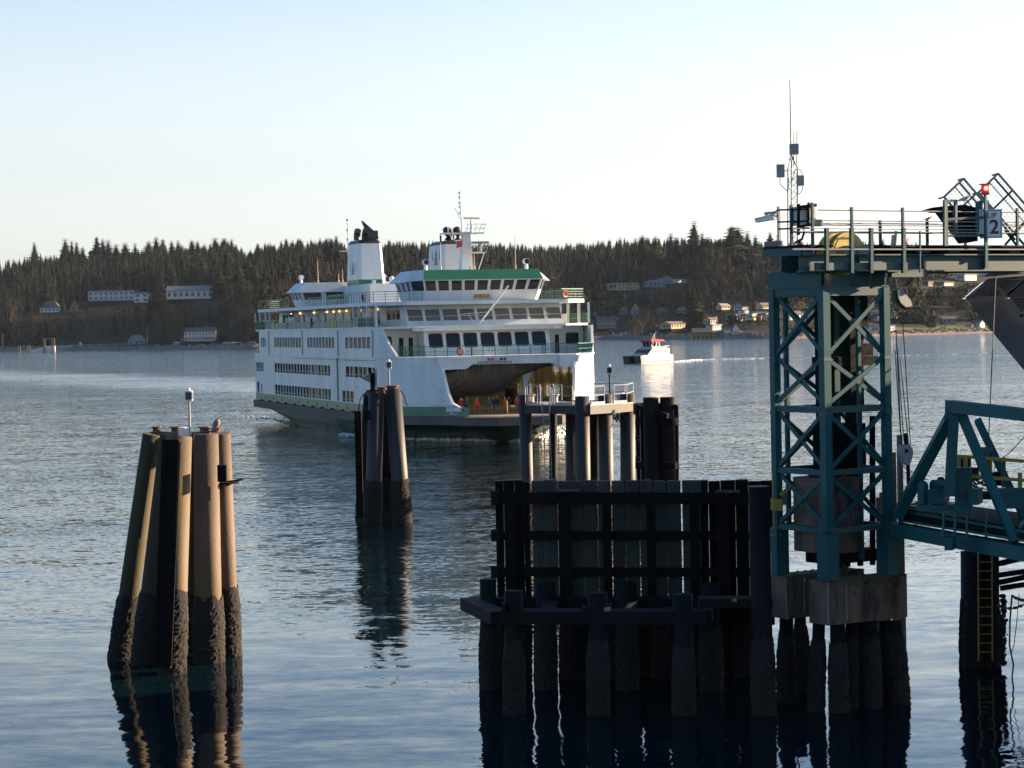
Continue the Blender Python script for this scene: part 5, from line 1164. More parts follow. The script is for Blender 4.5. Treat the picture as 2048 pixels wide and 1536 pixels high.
# ================================================================== low pile cap in front of the fender wall
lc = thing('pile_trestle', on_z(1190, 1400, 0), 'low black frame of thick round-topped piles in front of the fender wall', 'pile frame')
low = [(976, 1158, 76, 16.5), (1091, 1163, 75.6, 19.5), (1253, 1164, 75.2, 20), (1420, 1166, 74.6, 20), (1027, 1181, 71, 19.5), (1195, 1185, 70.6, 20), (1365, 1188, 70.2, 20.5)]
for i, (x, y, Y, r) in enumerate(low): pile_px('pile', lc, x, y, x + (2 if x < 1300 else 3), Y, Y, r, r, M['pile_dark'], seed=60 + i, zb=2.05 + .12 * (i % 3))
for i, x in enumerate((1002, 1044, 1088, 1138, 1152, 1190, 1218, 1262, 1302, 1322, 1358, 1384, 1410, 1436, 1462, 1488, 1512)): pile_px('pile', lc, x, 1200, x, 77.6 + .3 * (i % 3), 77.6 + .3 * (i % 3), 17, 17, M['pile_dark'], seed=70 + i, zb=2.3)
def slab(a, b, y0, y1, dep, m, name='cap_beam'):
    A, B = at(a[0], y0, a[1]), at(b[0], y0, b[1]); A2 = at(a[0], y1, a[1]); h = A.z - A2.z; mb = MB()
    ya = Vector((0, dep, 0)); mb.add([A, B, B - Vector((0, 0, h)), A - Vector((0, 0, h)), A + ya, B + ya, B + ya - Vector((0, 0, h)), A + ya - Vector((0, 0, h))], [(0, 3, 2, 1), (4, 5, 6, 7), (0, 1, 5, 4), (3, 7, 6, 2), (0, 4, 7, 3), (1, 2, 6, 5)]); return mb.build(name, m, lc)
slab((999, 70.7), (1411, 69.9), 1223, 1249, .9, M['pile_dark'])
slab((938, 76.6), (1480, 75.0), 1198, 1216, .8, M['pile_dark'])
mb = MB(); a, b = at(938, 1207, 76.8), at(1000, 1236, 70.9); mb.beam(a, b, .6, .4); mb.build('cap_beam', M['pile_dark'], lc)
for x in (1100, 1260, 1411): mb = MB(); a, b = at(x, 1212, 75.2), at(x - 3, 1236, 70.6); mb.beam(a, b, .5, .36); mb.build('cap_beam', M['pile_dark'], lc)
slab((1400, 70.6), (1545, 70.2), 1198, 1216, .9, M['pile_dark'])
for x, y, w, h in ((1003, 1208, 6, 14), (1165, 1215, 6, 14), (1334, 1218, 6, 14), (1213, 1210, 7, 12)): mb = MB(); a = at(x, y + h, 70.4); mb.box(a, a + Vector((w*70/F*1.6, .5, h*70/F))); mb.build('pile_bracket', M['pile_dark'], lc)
# broken bits of timber lying on the frame, with sunlight put into their colour
M['timber_lit'] = mat('sunlit_timber', (0.30, 0.18, 0.09), (0.22, 0.13, 0.07), rough=.8, scale=4)
for pts in (((1252, 1215), (1258, 1208), (1275, 1203), (1260, 1217)), ((1208, 1216), (1222, 1213), (1222, 1222), (1209, 1223)), ((1466, 1199), (1472, 1197), (1474, 1204), (1464, 1203))):
    mb = MB(); mb.prism([at(x, y, 70.3) for x, y in pts], (0, .12, 0)); tag(mb.build('driftwood', M['timber_lit']), None)
dl = ['split piece of pale timber lying right of the middle front pile', 'pale timber chip beside the middle front pile of the low frame', 'small pale timber chip near the tall pile at the right']
for o, l in zip([o for o in COL.objects if o.name.startswith('driftwood')], dl): tag(o, l, 'driftwood', 'timber scraps on the low pile frame')
# tall single pile at the right end
tp = thing('fender_pile', on_z(1528, 1420, 0), 'thick black pile taller than the fender wall at its right end', 'pile')
pile_px('pile_shaft', tp, 1517, 975, 1528, 70.4, 69.8, 20.5, 21.5, M['pile_dark'], seed=81, zb=2.3)
mb = MB(); a = at(1517, 974, 70.4); mb.cyl(a, a + Vector((0, 0, .03)), .33, n=20); mb.build('pile_lid', M['pile_grey'], tp)
# yellow ladder and its bracket
M['yellow'] = mat('faded_yellow_paint', (0.3360, 0.2400, 0.0320), (0.2400, 0.1760, 0.0400), rough=.6, scale=3)
yl = thing('yellow_ladder', at(1552, 1150, 72), 'yellow ladder with platform bracket between the fender wall and the steel tower', 'ladder')
ladder(yl, at(1552, 945, 72), at(1556, 1152, 72), .2, (1, 0, 0), M['yellow'], r=.022)
mb = MB(); mb.box(at(1546, 1022, 71.6), at(1560, 996, 72.2)); mb.box(at(1560, 1010, 72.4), at(1577, 985, 72.6)); mb.box(at(1540, 1073, 71.8), at(1560, 1066, 72.1)); mb.beam(at(1560, 990, 72), at(1577, 976, 72), .1); mb.build('bracket', M['yellow'], yl)
for y0, y1 in ((1105, 1140), (1142, 1152)): mb = MB(); mb.cyl(at(1538, y1, 71.2), at(1538, y0, 71.2), .09, n=10); mb.build('rubber_roller', M['ftan'], yl)
# ================================================================== steel lift tower of the slip
M['teal'] = mat('teal_steel_paint', (0.0048, 0.0648, 0.0744), (0.0084, 0.0816, 0.0912), rough=0.5, spec=.25, scale=1.5, c3=(0.0840, 0.0420, 0.0240), s3=1.8, t3=.63)
M['teal_worn'] = mat('worn_teal_paint', (0.010, 0.062, 0.070), (0.022, 0.070, 0.072), rough=0.55, scale=2.0, streak=.6, c3=(0.035, 0.05, 0.045), s3=2.2)
M['concrete'] = mat('stained_concrete', (0.135, 0.098, 0.075), (0.065, 0.047, 0.036), rough=0.9, scale=1.4, streak=.75, c3=(0.0183, 0.0142, 0.0122), s3=1.4, bump=.4, bscale=10)
M['moss'] = mat('green_moss', (0.07, 0.085, 0.02), (0.10, 0.07, 0.02), rough=1, scale=8, bump=1, bscale=20)
M['machine'] = mat('black_machinery', (0.007, 0.009, 0.011), (0.013, 0.013, 0.013), rough=.9, scale=3, spec=.15)
M['wire'] = mat('wire_rope', (0.035, 0.03, 0.03), rough=.8)
M['silver'] = mat('aluminium_cabinet', (0.55, 0.56, 0.56), (0.45, 0.46, 0.47), rough=.4, scale=2, streak=.9)
M['wgrey_'] = mat('grey_channel', (0.12, 0.12, 0.12), rough=.6)
M['chain_link'] = mat('chain_link_wire', (0.20, 0.20, 0.20), rough=.6)
PHI = R(32); E1 = Vector((math.cos(PHI), math.sin(PHI), 0)); E2 = Vector((-math.sin(PHI), math.cos(PHI), 0)); NN = on_y(1657, 1165, 70); S = 2.42
def zy(y): return on_y(1657, y, 70).z
def T(a, b, z): v = NN + E1 * a + E2 * b; return Vector((v.x, v.y, z))
def TP(px, py, b):                   # point of the photo on the vertical plane b = const of the tower
    d = ray(px, py); o = NN + E2 * b; k = o.dot(E2) / d.dot(E2); return Vector((d.x * k, d.y * k, CH + d.z * k))
def TA(px, py, a):
    d = ray(px, py); o = NN + E1 * a; k = o.dot(E1) / d.dot(E1); return Vector((d.x * k, d.y * k, CH + d.z * k))
def tbox(mb, a0, a1, b0, b1, z0, z1):
    c = T((a0 + a1) / 2, (b0 + b1) / 2, (z0 + z1) / 2); mb.obox(c, E1, E2, (0, 0, 1), abs(a1 - a0) / 2, abs(b1 - b0) / 2, abs(z1 - z0) / 2); return mb
tw = thing('lift_tower', T(S/2, S/2, zy(1160)), 'tall teal steel lattice tower with crossed braces standing on concrete caps', 'tower')
zt, zb = zy(575), zy(1160)
corners = [(0, 0), (S, 0), (S, S), (0, S)]
for i, (a, b) in enumerate(corners):
    mb = MB(); w = .27 if i == 0 else .24
    tbox(mb, a - w/2, a + w/2, b - w/2, b + w/2, zy(1064), zt); leg = mb.build('leg', M['teal'], tw)
    mb = MB(); tbox(mb, a - .24, a + .24, b - .24, b + .24, zb, zy(1066)); mb.build('leg_base', M['teal'], leg)
    mb = MB(); tbox(mb, a - w/2 - .01, a + w/2 + .01, b - w/2 - .01, b + w/2 + .01, zy(722), zy(715)); tbox(mb, a - w/2 - .01, a + w/2 + .01, b - w/2 - .01, b + w/2 + .01, zy(832), zy(824)); mb.build('splice_plate', M['teal_worn'], leg)
levels = [(590, 707), (718, 806), (829, 938), (954, 1055)]
for k in range(4):
    (a0, b0), (a1, b1) = corners[k], corners[(k + 1) % 4]; front = k in (0, 3)
    for y, h in ((583, .26), (820, .2), (946, .17), (1062, .17)):
        if y == 820 and not front: h = .14
        mb = MB(); d = (Vector((a1, b1, 0)) - Vector((a0, b0, 0))).normalized() * .14; p, q = T(a0 + d.x, b0 + d.y, zy(y)), T(a1 - d.x, b1 - d.y, zy(y)); mb.beam(p, q, .16, h); mb.build('cross_beam', M['teal' if k else 'teal_worn'], tw)
    n = (E2 if k == 0 else (-E1 if k == 1 else (-E2 if k == 2 else E1))) * .03
    for yt_, yb_ in levels:
        d = (Vector((a1, b1, 0)) - Vector((a0, b0, 0))).normalized() * .12
        for q in (0, 1):
            p0 = T(a0 + d.x, b0 + d.y, zy(yt_ if q else yb_)); p1 = T(a1 - d.x, b1 - d.y, zy(yb_ if q else yt_)); off = n * (1 if q else -1)
            mb = MB(); mb.beam(p0 + off, p1 + off, .05, .13); mb.build('brace', M['teal'], tw)
        for (a, b), sg in (((a0, b0), 1), ((a1, b1), -1)):
            mb = MB(); dd_ = d * 1.0
            for y, s2 in ((yt_, 1), (yb_, -1)):
                P = [T(a + dd_.x*sg, b + dd_.y*sg, zy(y)), T(a + dd_.x*sg*2.9, b + dd_.y*sg*2.9, zy(y)), T(a + dd_.x*sg, b + dd_.y*sg, zy(y + 17 * s2))]; mb.prism(P, n * .4)
            mb.build('gusset', M['teal'], tw)
# inner columns, hydraulic guides and platform
for a, b, w, y0, y1, m in ((.45, S, .12, 590, 1060, 'teal'), (1.75, S - .05, .2, 590, 1060, 'machine'), (2.0, 1.1, .52, 575, 830, 'machine'), (1.45, 1.6, .3, 575, 860, 'machine'), (2.35, 1.6, .26, 720, 1140, 'machine'), (1.85, .6, .12, 580, 1130, 'teal'), (.9, 1.2, .03, 575, 950, 'wire'), (1.6, 1.9, .03, 575, 950, 'wire')):
    mb = MB(); tbox(mb, a - w/2, a + w/2, b - w/2, b + w/2, zy(y1), zy(y0)); mb.build('guide_column', M[m], tw)
mb = MB(); tbox(mb, 1.3, 2.9, .9, 2.2, zy(735), zy(716)); tbox(mb, 1.4, 2.8, 1.0, 1.3, zy(715), zy(690)); mb.build('inner_platform', M['machine'], tw)
mb = MB(); mb.prism([T(2.25, 1.0, zy(575)), T(2.6, 1.0, zy(575)), T(2.6, 1.0, zy(660)), T(2.3, 1.0, zy(700))], E2 * .5); mb.build('hopper', M['machine'], tw)
# lower machinery and timber between the legs
rn = random.Random(31)
for k in range(9):
    a, b = rn.uniform(1.5, 2.9), rn.uniform(1.2, 2.3); y0 = rn.uniform(840, 900); mb = MB(); mb.cyl(T(a, b, zy(1150)), T(a + rn.uniform(-.1, .1), b, zy(y0)), rn.uniform(.07, .13), n=8); mb.build('timber_guide', M['timber'], tw)
mb = MB(); tbox(mb, 1.2, 2.7, 1.3, 2.1, zy(960), zy(855)); tbox(mb, 1.0, 2.9, 1.1, 2.3, zy(1140), zy(1115)); mb.build('timber_panel', M['timber'], tw)
cwt = thing('counterweight', T(.95, 1.15, zy(1112)), 'stained concrete counterweight block hanging inside the lattice tower', 'counterweight')
mb = MB(); tbox(mb, .3, 1.55, .3, 2.0, zy(1112), zy(960)); mb.build('block', M['concrete'], cwt)
mb = MB(); tbox(mb, .6, 1.2, .7, 1.6, zy(959), zy(948)); mb.cyl(T(.9, 1.15, zy(948)), T(.9, 1.15, zy(600)), .02, n=5); mb.build('hanger', M['machine'], cwt)
# girders on top
zg0, zg1 = zy(544), zy(508)
for a in (0, S):
    mb = MB(); p, q = T(a, -.05, (zt + zy(541)) / 2 + .01), T(a, S + .05, (zt + zy(541)) / 2 + .01); mb.ibeam(p, q, .3, zy(541) - zt - .03, .035); mb.build('cap_girder', M['teal'], tw)
mb = MB(); mb.prism([T(0 - .16, -.05, zt + .02), T(0 - .16, S + .05, zt + .02), T(0 - .16, S + .05, zy(541) - .02), T(0 - .16, -.05, zy(541) - .02)], E1 * .03); mb.build('side_plate', M['teal'], tw)
hf = thing('headframe', T(4, 1, zg0), 'teal headframe girders and walkway running right from the tower top', 'headframe')
for i, b in enumerate((.1, .95, 2.3)):
    a_0 = -.86 if b < 1.5 else .35; mb = MB(); mb.ibeam(T(a_0, b, (zg0 + zg1) / 2), T(13, b, (zg0 + zg1) / 2), .3, zg1 - zg0, .04, up=(0, 0, 1))
    for k in range(5): a = 1.4 + k * 2.6; tbox(mb, a, a + .025, b - .14, b + .14, zg0 + .05, zg1 - .05)
    mb.build('girder', M['teal_worn' if i == 0 else 'teal'], hf)
mb = MB(); tbox(mb, -.5, 3.2, -.32, -.18, zy(541), zy(526)); mb.build('side_channel', M['teal_worn'], hf)
mb = MB(); mb.prism([TP(1784, 554, -.05), TP(1853, 554, -.05), TP(1853, 538, -.05), TP(1815, 540, -.05), TP(1784, 547, -.05)], E2 * .2); mb.build('haunch', M['teal_worn'], hf)
mb = MB(); tbox(mb, -1.0, .25, -.2, 1.65, zy(494), zy(490)); tbox(mb, .25, 1.9, 1.0, 1.65, zy(494), zy(490)); tbox(mb, 1.9, 13, -.15, 2.5, zy(494), zy(490)); mb.build('walkway', M['machine'], hf)
mb = MB(); tbox(mb, -1.04, -1.0, -.22, 1.65, zy(511), zy(495)); tbox(mb, -1.0, -.6, -.26, -.22, zy(511), zy(495)); mb.build('deck_edge', M['teal'], hf)
mb = MB(); tbox(mb, -1.0, -.95, .75, 1.6, zy(489), zy(479)); mb.build('kerb_channel', M['wgrey_'], hf)
mb = MB(); tbox(mb, 1.5, 13, 2.0, 2.2, zy(505), zy(484)); tbox(mb, 3.5, 6.0, .8, 1.6, zy(506), zy(492)); tbox(mb, 1.6, 2.6, .3, .9, zy(506), zy(488)); mb.build('equipment', M['machine'], hf)
for k in range(5): mb = MB(); a = 4.0 + k * 1.3; tbox(mb, a, a + .5, .2, .6, zy(505), zy(496)); mb.build('bearing_box', M['teal'], hf)
for x, y0, y1, w in ((1653, 456, 541, .11), (1703, 456, 546, .11), (1742, 456, 546, .11), (1807, 456, 546, .11), (1840, 462, 545, .05), (1973, 400, 536, .07)):
    mb = MB(); p, q = TP(x, y1, -.38), TP(x, y0, -.38); mb.beam(q, p, w, w, up=E2); mb.build('outrigger_post', M['teal'], hf)
for x in (1704, 1742): mb = MB(); mb.beam(TP(x, 546, -.36), TP(x, 576, -.2), .09); mb.build('drop_post', M['teal_worn'], hf)
for x, y0, b in ((1557, 413, 1.5), (1582, 410, .9), (1624, 405, -.25), (1703, 414, -.3), (1805, 415, -.3), (1892, 400, -.3), (2034, 416, -.3), (1930, 419, 2.3), (1760, 440, 2.3), (1854, 440, 2.3)):
    mb = MB(); q = TP(x, y0, b) if x > 1600 else TA(x, y0, -.95); mb.beam((q.x, q.y, zy(492)), q, .075, .075, up=E2); mb.build('rail_post', M['teal' if x != 1557 else 'grey_panel'], hf)
for y, r, b in ((420, .022, -.3), (441, .018, -.3), (450, .02, -.3), (457, .014, -.3), (463, .018, -.3), (499, .03, -.4)):
    mb = MB(); p = TP(1636 if y < 440 else (1641 if y < 455 else 1585), y, b); q = TP(2075, y, b); mb.cyl(p, (q.x, q.y, p.z), r, n=6); mb.build('rail_bar', M['steel'], hf)
for y in (420, 444, 458): mb = MB(); mb.beam(TA(1556, y, -.95), TA(1618, y - 2, -.95), .05); mb.build('rail_bar', M['machine'], hf)
for y in (438, 458): mb = MB(); mb.cyl(T(.6, 2.3, zy(y)), T(13, 2.3, zy(y)), .02, n=5); mb.build('rail_bar', M['steel'], hf)
mb = MB(); mb.tube([TP(1641, 447, -.28), TP(1658, 447, -.28), TP(1670, 450, -.28), TP(1700, 450, -.28)], .03); mb.tube([TP(1690, 463, -.28), TP(1660, 466, -.25), TP(1655, 478, .0)], .02); mb.build('conduit', M['steel'], hf)
for x, y0, y1 in ((1783, 470, 500), (1789, 462, 496)): mb = MB(); mb.beam(TP(x, y1, .2), TP(x + 3, y0, .2), .06); mb.build('strut', M['ftan'], hf)
mb = MB(); mb.sphere(TP(1815, 479, .3), .05); ob = mb.build('red_lamp', mat('red_lamp_glass', (.5, .02, .02), emit=(1, .05, .03), es=2.0), hf)
# the yellow sheave
sh = thing('sheave_wheel', TP(1685, 545, .5), 'big yellow sheave wheel on top of the lift tower', 'sheave')
M['sheave'] = mat('yellow_sheave_paint', (0.50, 0.37, 0.06), (0.42, 0.30, 0.07), rough=.5, scale=2, c3=(.14, .10, .05), s3=3)
for x, y, b, r in ((1697, 507, .30, .66), (1678, 507, .75, .66)):
    c = TP(x, y, b); mb = MB(); mb.cyl(c, c + E2 * .05, r, n=32); mb.cyl(c + E2 * .05, c + E2 * .22, r * .9, n=32); mb.cyl(c + E2 * .22, c + E2 * .27, r, n=32); mb.cyl(c - E2 * .012, c, r * .86, n=32); mb.build('wheel', M['sheave'], sh)
    mb = MB(); mb.cyl(c - E2 * .12, c + E2 * .4, .11, n=14); mb.build('hub', M['machine'], sh)
mb = MB()
for x in (1700, 1725): p = TP(x, 499, .1); mb.box(p - Vector((.18, .1, .15)), p + Vector((.18, .25, .12)))
mb.build('pillow_block', M['grey_panel'], sh)
# cabinets, camera, radio mast
cb = thing('control_cabinets', TP(1615, 452, -.1), 'pair of silver equipment cabinets strapped to the tower top railing', 'cabinet')
for x0, x1, d in ((1599, 1616, 0), (1619, 1632, -.1)):
    p, q = TP(x0, 451, d), TP(x1, 412, d); mb = MB(); mb.prism([p, TP(x1, 450, d), q, TP(x0, 413, d)], E2 * .35); mb.build('cabinet', M['silver'], cb)
mb = MB(); mb.box(TP(1632, 452, -.1), TP(1644, 439, -.1) + Vector((0, .2, 0))); mb.build('junction_box', M['ftan'], cb)
mb = MB(); mb.beam(TP(1600, 414, -.14), TP(1632, 410, -.14), .09); mb.beam(TP(1597, 453, -.14), TP(1630, 449, -.14), .07); mb.beam(TP(1617, 405, -.16), TP(1617, 452, -.16), .07); mb.beam(TP(1597, 408, -.1), TP(1597, 470, -.1), .09); mb.tube([TP(1607, 452, .05), TP(1608, 466, .05), TP(1604, 478, .05), TP(1590, 486, .05)], .035); mb.build('mounting_rail', M['machine'], cb)
cm = thing('camera_housing', TA(1540, 445, -.95), 'white camera housing reaching left from the tower top', 'camera')
p, q = TA(1514, 440.5, -1.0), TA(1551, 434, -1.0); mb = MB(); mb.beam(p, q, .16, .14); mb.beam(p + Vector((0, 0, .03)), q + Vector((0, 0, .09)), .22, .03); mb.build('housing', M['white'], cm)
mb = MB(); mb.beam(TA(1533, 434, -1.0), TA(1533, 427, -1.0), .08); mb.beam(TA(1530, 427, -1.0), TA(1556, 424, -1.0), .07); mb.tube([TA(1536, 424, -1), TA(1543, 429, -1), TA(1554, 421, -1)], .025); mb.build('bracket', M['grey_panel'], cm)
rm = thing('radio_mast', TP(1585, 490, 1.1), 'slender lattice radio mast with whip antennas and panel antennas on the tower', 'antenna mast')
legs_ = [(TP(1576, 492, .9), TP(1576, 336, .9)), (TP(1583, 492, 1.3), TP(1583, 336, 1.3)), (TP(1595, 492, .9), TP(1595, 336, .9))]
top_c = TP(1584, 312, 1.05)
for a, b in legs_: mb = MB(); mb.cyl(a, b, .024, n=6); mb.cyl(b, top_c, .022, n=6); mb.build('mast_leg', M['steel'], rm)
mb = MB()
for k in range(12):
    f0, f1 = k / 12, (k + 1) / 12
    for i in range(3): (a0, a1), (b0, b1) = legs_[i], legs_[(i+1) % 3]; mb.beam(a0 + (a1 - a0)*f0, b0 + (b1 - b0)*f1, .012); 
    if k % 2 == 0:
        for i in range(3): (a0, a1), (b0, b1) = legs_[i], legs_[(i+1) % 3]; mb.beam(a0 + (a1 - a0)*f0, b0 + (b1 - b0)*f0, .012)
tag(mb.build('lattice', M['steel'], rm), kind='stuff')
mb = MB(); mb.prism([TP(1578, 320, 1.0), TP(1588, 320, 1.0), TP(1583, 307, 1.0)], E2 * .02); mb.build('apex_plate', M['grey_panel'], rm)
for x, y0, y1, r in ((1581, 312, 160, .028), (1588, 333, 261, .022), (1594, 333, 261, .022)): mb = MB(); p = TP(x + (1.5 if y1 < 200 else 0), y0, 1.0); q = TP(x - (1 if y1 < 200 else 0), y1, 1.0); mb.cyl(p, q, r, r * .6, n=6); mb.build('whip', M['ftan'], rm)
for x0, y0, x1, y1, b in ((1581, 288, 1596, 308, .9), (1595, 351, 1607, 371, .8), (1555, 329, 1568, 354, .8)):
    p, q = TP(x0, y1, b), TP(x1, y0, b); mb = MB(); mb.box(p, q + Vector((0, .12, 0))); mb.build('panel_antenna', M['grey_panel'], rm)
mb = MB(); mb.beam(TP(1568, 342, .85), TP(1577, 341, .9), .04); mb.tube([TP(1560, 354, .85), TP(1560, 368, .9), TP(1570, 378, .9), TP(1576, 384, .9)], .012); mb.tube([TP(1606, 372, .85), TP(1604, 382, .85), TP(1596, 390, .9)], .012); mb.tube([TP(1605, 350, .85), TP(1600, 339, .85), TP(1590, 340, .9), TP(1583, 365, .9)], .012); mb.build('antenna_cable', M['wire'], rm)
# ------------------------------------------------------------------ right of the headframe: caged walkway end, shelter, sign, light
cg = thing('walkway_cage', TP(1980, 490, 1.8), 'tilted chain-link cages at the end of the overhead walkway', 'cage')
def cage(c4, Y, dbl):
    P = [on_y(x, y, Y) for x, y in c4]
    for i in range(4):
        mb = MB(); mb.beam(P[i], P[(i+1) % 4], .07); mb.build('cage_frame', M['grey_panel'], cg)
    mb = MB(); d = (P[2] - P[1]); e = (P[0] - P[1]).normalized() * .13; mb.beam(P[1] + e + Vector((0, .3, 0)), P[2] + e + Vector((0, .3, 0)), .06); m0 = P[1] + d * .42; mb.beam(m0, m0 + (P[0] - P[1]), .055); mb.beam(P[1] + (P[0] - P[1]) * .45, P[2] + (P[0] - P[1]) * .45, .03)
    for p in P: mb.beam(p, p + Vector((0, .9, 0)), .05)
    mb.build('cage_brace', M['teal'], cg)
    mb = MB(); u, v = P[2] - P[1], P[0] - P[1]; nu, nv = int(u.length / .11), int(v.length / .11)
    for k in range(1, nu): mb.beam(P[1] + u * k / nu, P[0] + u * k / nu, .009)
    for k in range(1, nv): mb.beam(P[1] + v * k / nv, P[2] + v * k / nv, .009)
    tag(mb.build('chain_link', M['chain_link'], cg), kind='stuff')
cage([(1888, 394), (1927, 357), (1988, 428), (1950, 466)], 74.5, 1)
cage([(1957, 385), (1996, 347), (2066, 427), (2028, 466)], 76, 1)
for a, b in (((1950, 466), (1905, 412)), ((2028, 466), (2075, 520)), ((2010, 460), (2040, 500)), ((1988, 428), (2030, 480)), ((2060, 432), (2010, 490))): mb = MB(); mb.beam(on_y(*a, 75.5), on_y(*b, 75.5), .07); mb.build('diagonal', M['teal'], cg)
for x in (1890, 1911): mb = MB(); mb.beam(TP(x, 400, -.3), TP(x, 492 if x < 1900 else 470, -.3), .11 if x < 1900 else .09, .09, up=E2); mb.build('gate_post', M['teal_worn'], cg)
mb = MB(); mb.beam(TP(1890, 402, -.3), TP(1911, 402, -.3), .09); mb.beam(TP(1888, 439, -.3), TP(2000, 433, -.35), .08); mb.beam(TP(1890, 472, -.3), TP(2000, 470, -.35), .08); mb.build('gate_bar', M['teal'], cg)
for x, y0, y1 in ((1955, 403, 465), (1961, 401, 470), (1975, 401, 468)): mb = MB(); mb.beam(TP(x, y0, .2), TP(x, y1, .2), .12 if x < 1970 else .07); mb.build('gate_post', M['teal'], cg)
sl = thing('walkway_shelter', on_y(1920, 484, 74), 'black slatted shelter with a low pitched roof beside the slip sign', 'shelter')
P = [(1887, 419), (1954, 418), (1956, 482), (1936, 484), (1912, 452), (1904, 442)]
mb = MB(); mb.prism([on_y(x, y, 74) for x, y in P], (0, 1.6, 0)); mb.build('shelter_body', M['machine'], sl)
for k in range(9):
    y = 424 + k * 6; x0 = 1890 if y < 442 else 1912 + (y - 452) * .75; mb = MB(); mb.box(on_y(x0, y + 1.5, 73.93), on_y(1953, y - 1.5, 73.97)); mb.build('slat', M['timber'], sl)
mb = MB(); mb.prism([on_y(1864, 415, 73.8), on_y(1890, 412, 73.8), on_y(1930, 409, 73.8), on_y(1956, 416, 73.8), on_y(1956, 419, 73.8), on_y(1884, 420, 73.8)], (0, 2.0, 0)); mb.build('shelter_roof', M['machine'], sl)
sg2 = thing('slip_sign', on_y(1982, 477, 73), 'white sign with a black border reading slip number two', 'sign')
p, q = on_y(1960, 477, 73), on_y(2004, 418, 73); M['signw'] = mat('sign_white', (0.7245, 0.7417, 0.7245), (0.6210, 0.6382, 0.6210), rough=.5, scale=2)
mb = MB(); mb.box(p, q + Vector((0, .05, 0))); mb.build('sign_board', M['signw'], sg2)
mb = MB(); 
for a, b in (((p.x+.03, p.z+.03), (q.x-.03, p.z+.05)), ((p.x+.03, q.z-.05), (q.x-.03, q.z-.03)), ((p.x+.03, p.z+.05), (p.x+.05, q.z-.05)), ((q.x-.05, p.z+.05), (q.x-.03, q.z-.05))): mb.box((a[0], p.y - .006, a[1]), (b[0], p.y - .001, b[1]))
mb.build('sign_border', M['fblack'], sg2)
inv = -Vector(sg2.location); cx = (p.x + q.x) / 2
text_obj('SLIP', .24, M['fblack'], sg2, Vector((cx - .02, p.y - .008, q.z - .2)) + inv, (R(90), 0, 0), name='sign_lettering')
text_obj('2', .62, M['fblack'], sg2, Vector((cx + .1, p.y - .008, p.z + .34)) + inv, (R(90), 0, 0), name='sign_numeral', bevel=.01)
rl = thing('red_signal_light', TP(1971, 535, -.4), 'lit red signal light on a slim post above the headframe walkway', 'signal light')
mb = MB(); mb.beam(TP(1971, 535, -.45), TP(1970.5, 386, -.45), .07, .07, up=E2); mb.build('post', M['teal'], rl)
c = TP(1970, 377, -.45); mb = MB(); mb.box(c + Vector((-.1, -.1, -.13)), c + Vector((.1, .1, .12))); mb.box(c + Vector((-.17, -.14, .122)), c + Vector((.17, .14, .15))); mb.box(c + Vector((-.12, -.11, -.2)), c + Vector((.12, .11, -.132))); mb.build('lamp_housing', M['red'], rl)
mb = MB(); mb.cyl(c + Vector((.01, -.101, 0)), c + Vector((.01, -.14, 0)), .065, n=14); mb.build('lamp_lens', mat('lit_red_lens', (.8, .02, .02), emit=(1, .06, .04), es=4.0), rl)
def small_bird(px, py, Y, s, label, m1, m2, name='gull'):
    b = on_y(px, py, Y); t = thing(name, b, label, 'bird'); rows = []
    for x, z, r in ((-.22, .05, .008), (-.12, .08, .04), (0, .10, .065), (.1, .14, .055), (.14, .18, .03), (.17, .205, .035), (.2, .205, .025), (.22, .2, .006)):
        rows.append([b + Vector((x, r * math.cos(2*math.pi*i/8), z + r * math.sin(2*math.pi*i/8))) * s for i in range(8)])
    mb = MB(); mb.loft(rows); mb.build('body', m1, t, smooth=True)
    mb = MB(); mb.cyl(b + Vector((.215, 0, .2)) * s, b + Vector((.26, 0, .19)) * s, .008 * s, .002, n=5); mb.build('beak', M['fyellow'], t)
    for y in (-.02, .02): mb = MB(); mb.cyl(b + Vector((0, y, -.01)) * s, b + Vector((0, y, .06)) * s, .006 * s, n=5); mb.build('leg', M['timber'], t)
    for y in (-1, 1): mb = MB(); mb.prism([b + Vector((-.2, .05*y, .08)) * s, b + Vector((.08, .062*y, .16)) * s, b + Vector((.06, .066*y, .09)) * s], Vector((0, .01*y, 0))); mb.build('wing', m2, t)
small_bird(1929, 405, 73.9, 1.1, 'white gull resting on the shelter roof', M['white'], M['grey_panel'])
small_bird(1856, 441, 71.5, .55, 'small dark bird perched on the walkway rail', M['machine'], M['machine'], 'starling')
# head block at the tower's right, hanging tackle
hb = thing('head_block', TP(1808, 575, .2), 'grey head sheave housing with looped cables hanging at the right of the tower top', 'pulley')
mb = MB(); mb.prism([TP(x, y, .2) for x, y in ((1796, 580), (1804, 578), (1811, 588), (1822, 601), (1825, 612), (1812, 614), (1799, 602), (1794, 590))], E2 * .25); mb.build('housing', M['grey_panel'], hb)
mb = MB(); mb.tube([TP(x, y, .15) for x, y in ((1793, 582), (1794, 594), (1800, 608), (1810, 616), (1824, 616))], .045); mb.build('rim', M['machine'], hb)
mb = MB(); mb.tube([TP(x, y, .3) for x, y in ((1800, 577), (1812, 573), (1826, 556))], .02); mb.tube([TP(x, y, .3) for x, y in ((1838, 545), (1836, 575), (1826, 605), (1818, 614))], .018); mb.tube([TP(x, y, .3) for x, y in ((1803, 548), (1812, 578), (1816, 600))], .015); mb.tube([TP(x, y, .3) for x, y in ((1790, 618), (1804, 625), (1815, 620), (1826, 606))], .018); mb.build('loop_cable', M['wire'], hb)
tk = thing('hook_block', TP(1814, 945, -.9), 'heavy grey pulley block hanging on wire ropes beside the tower', 'pulley')
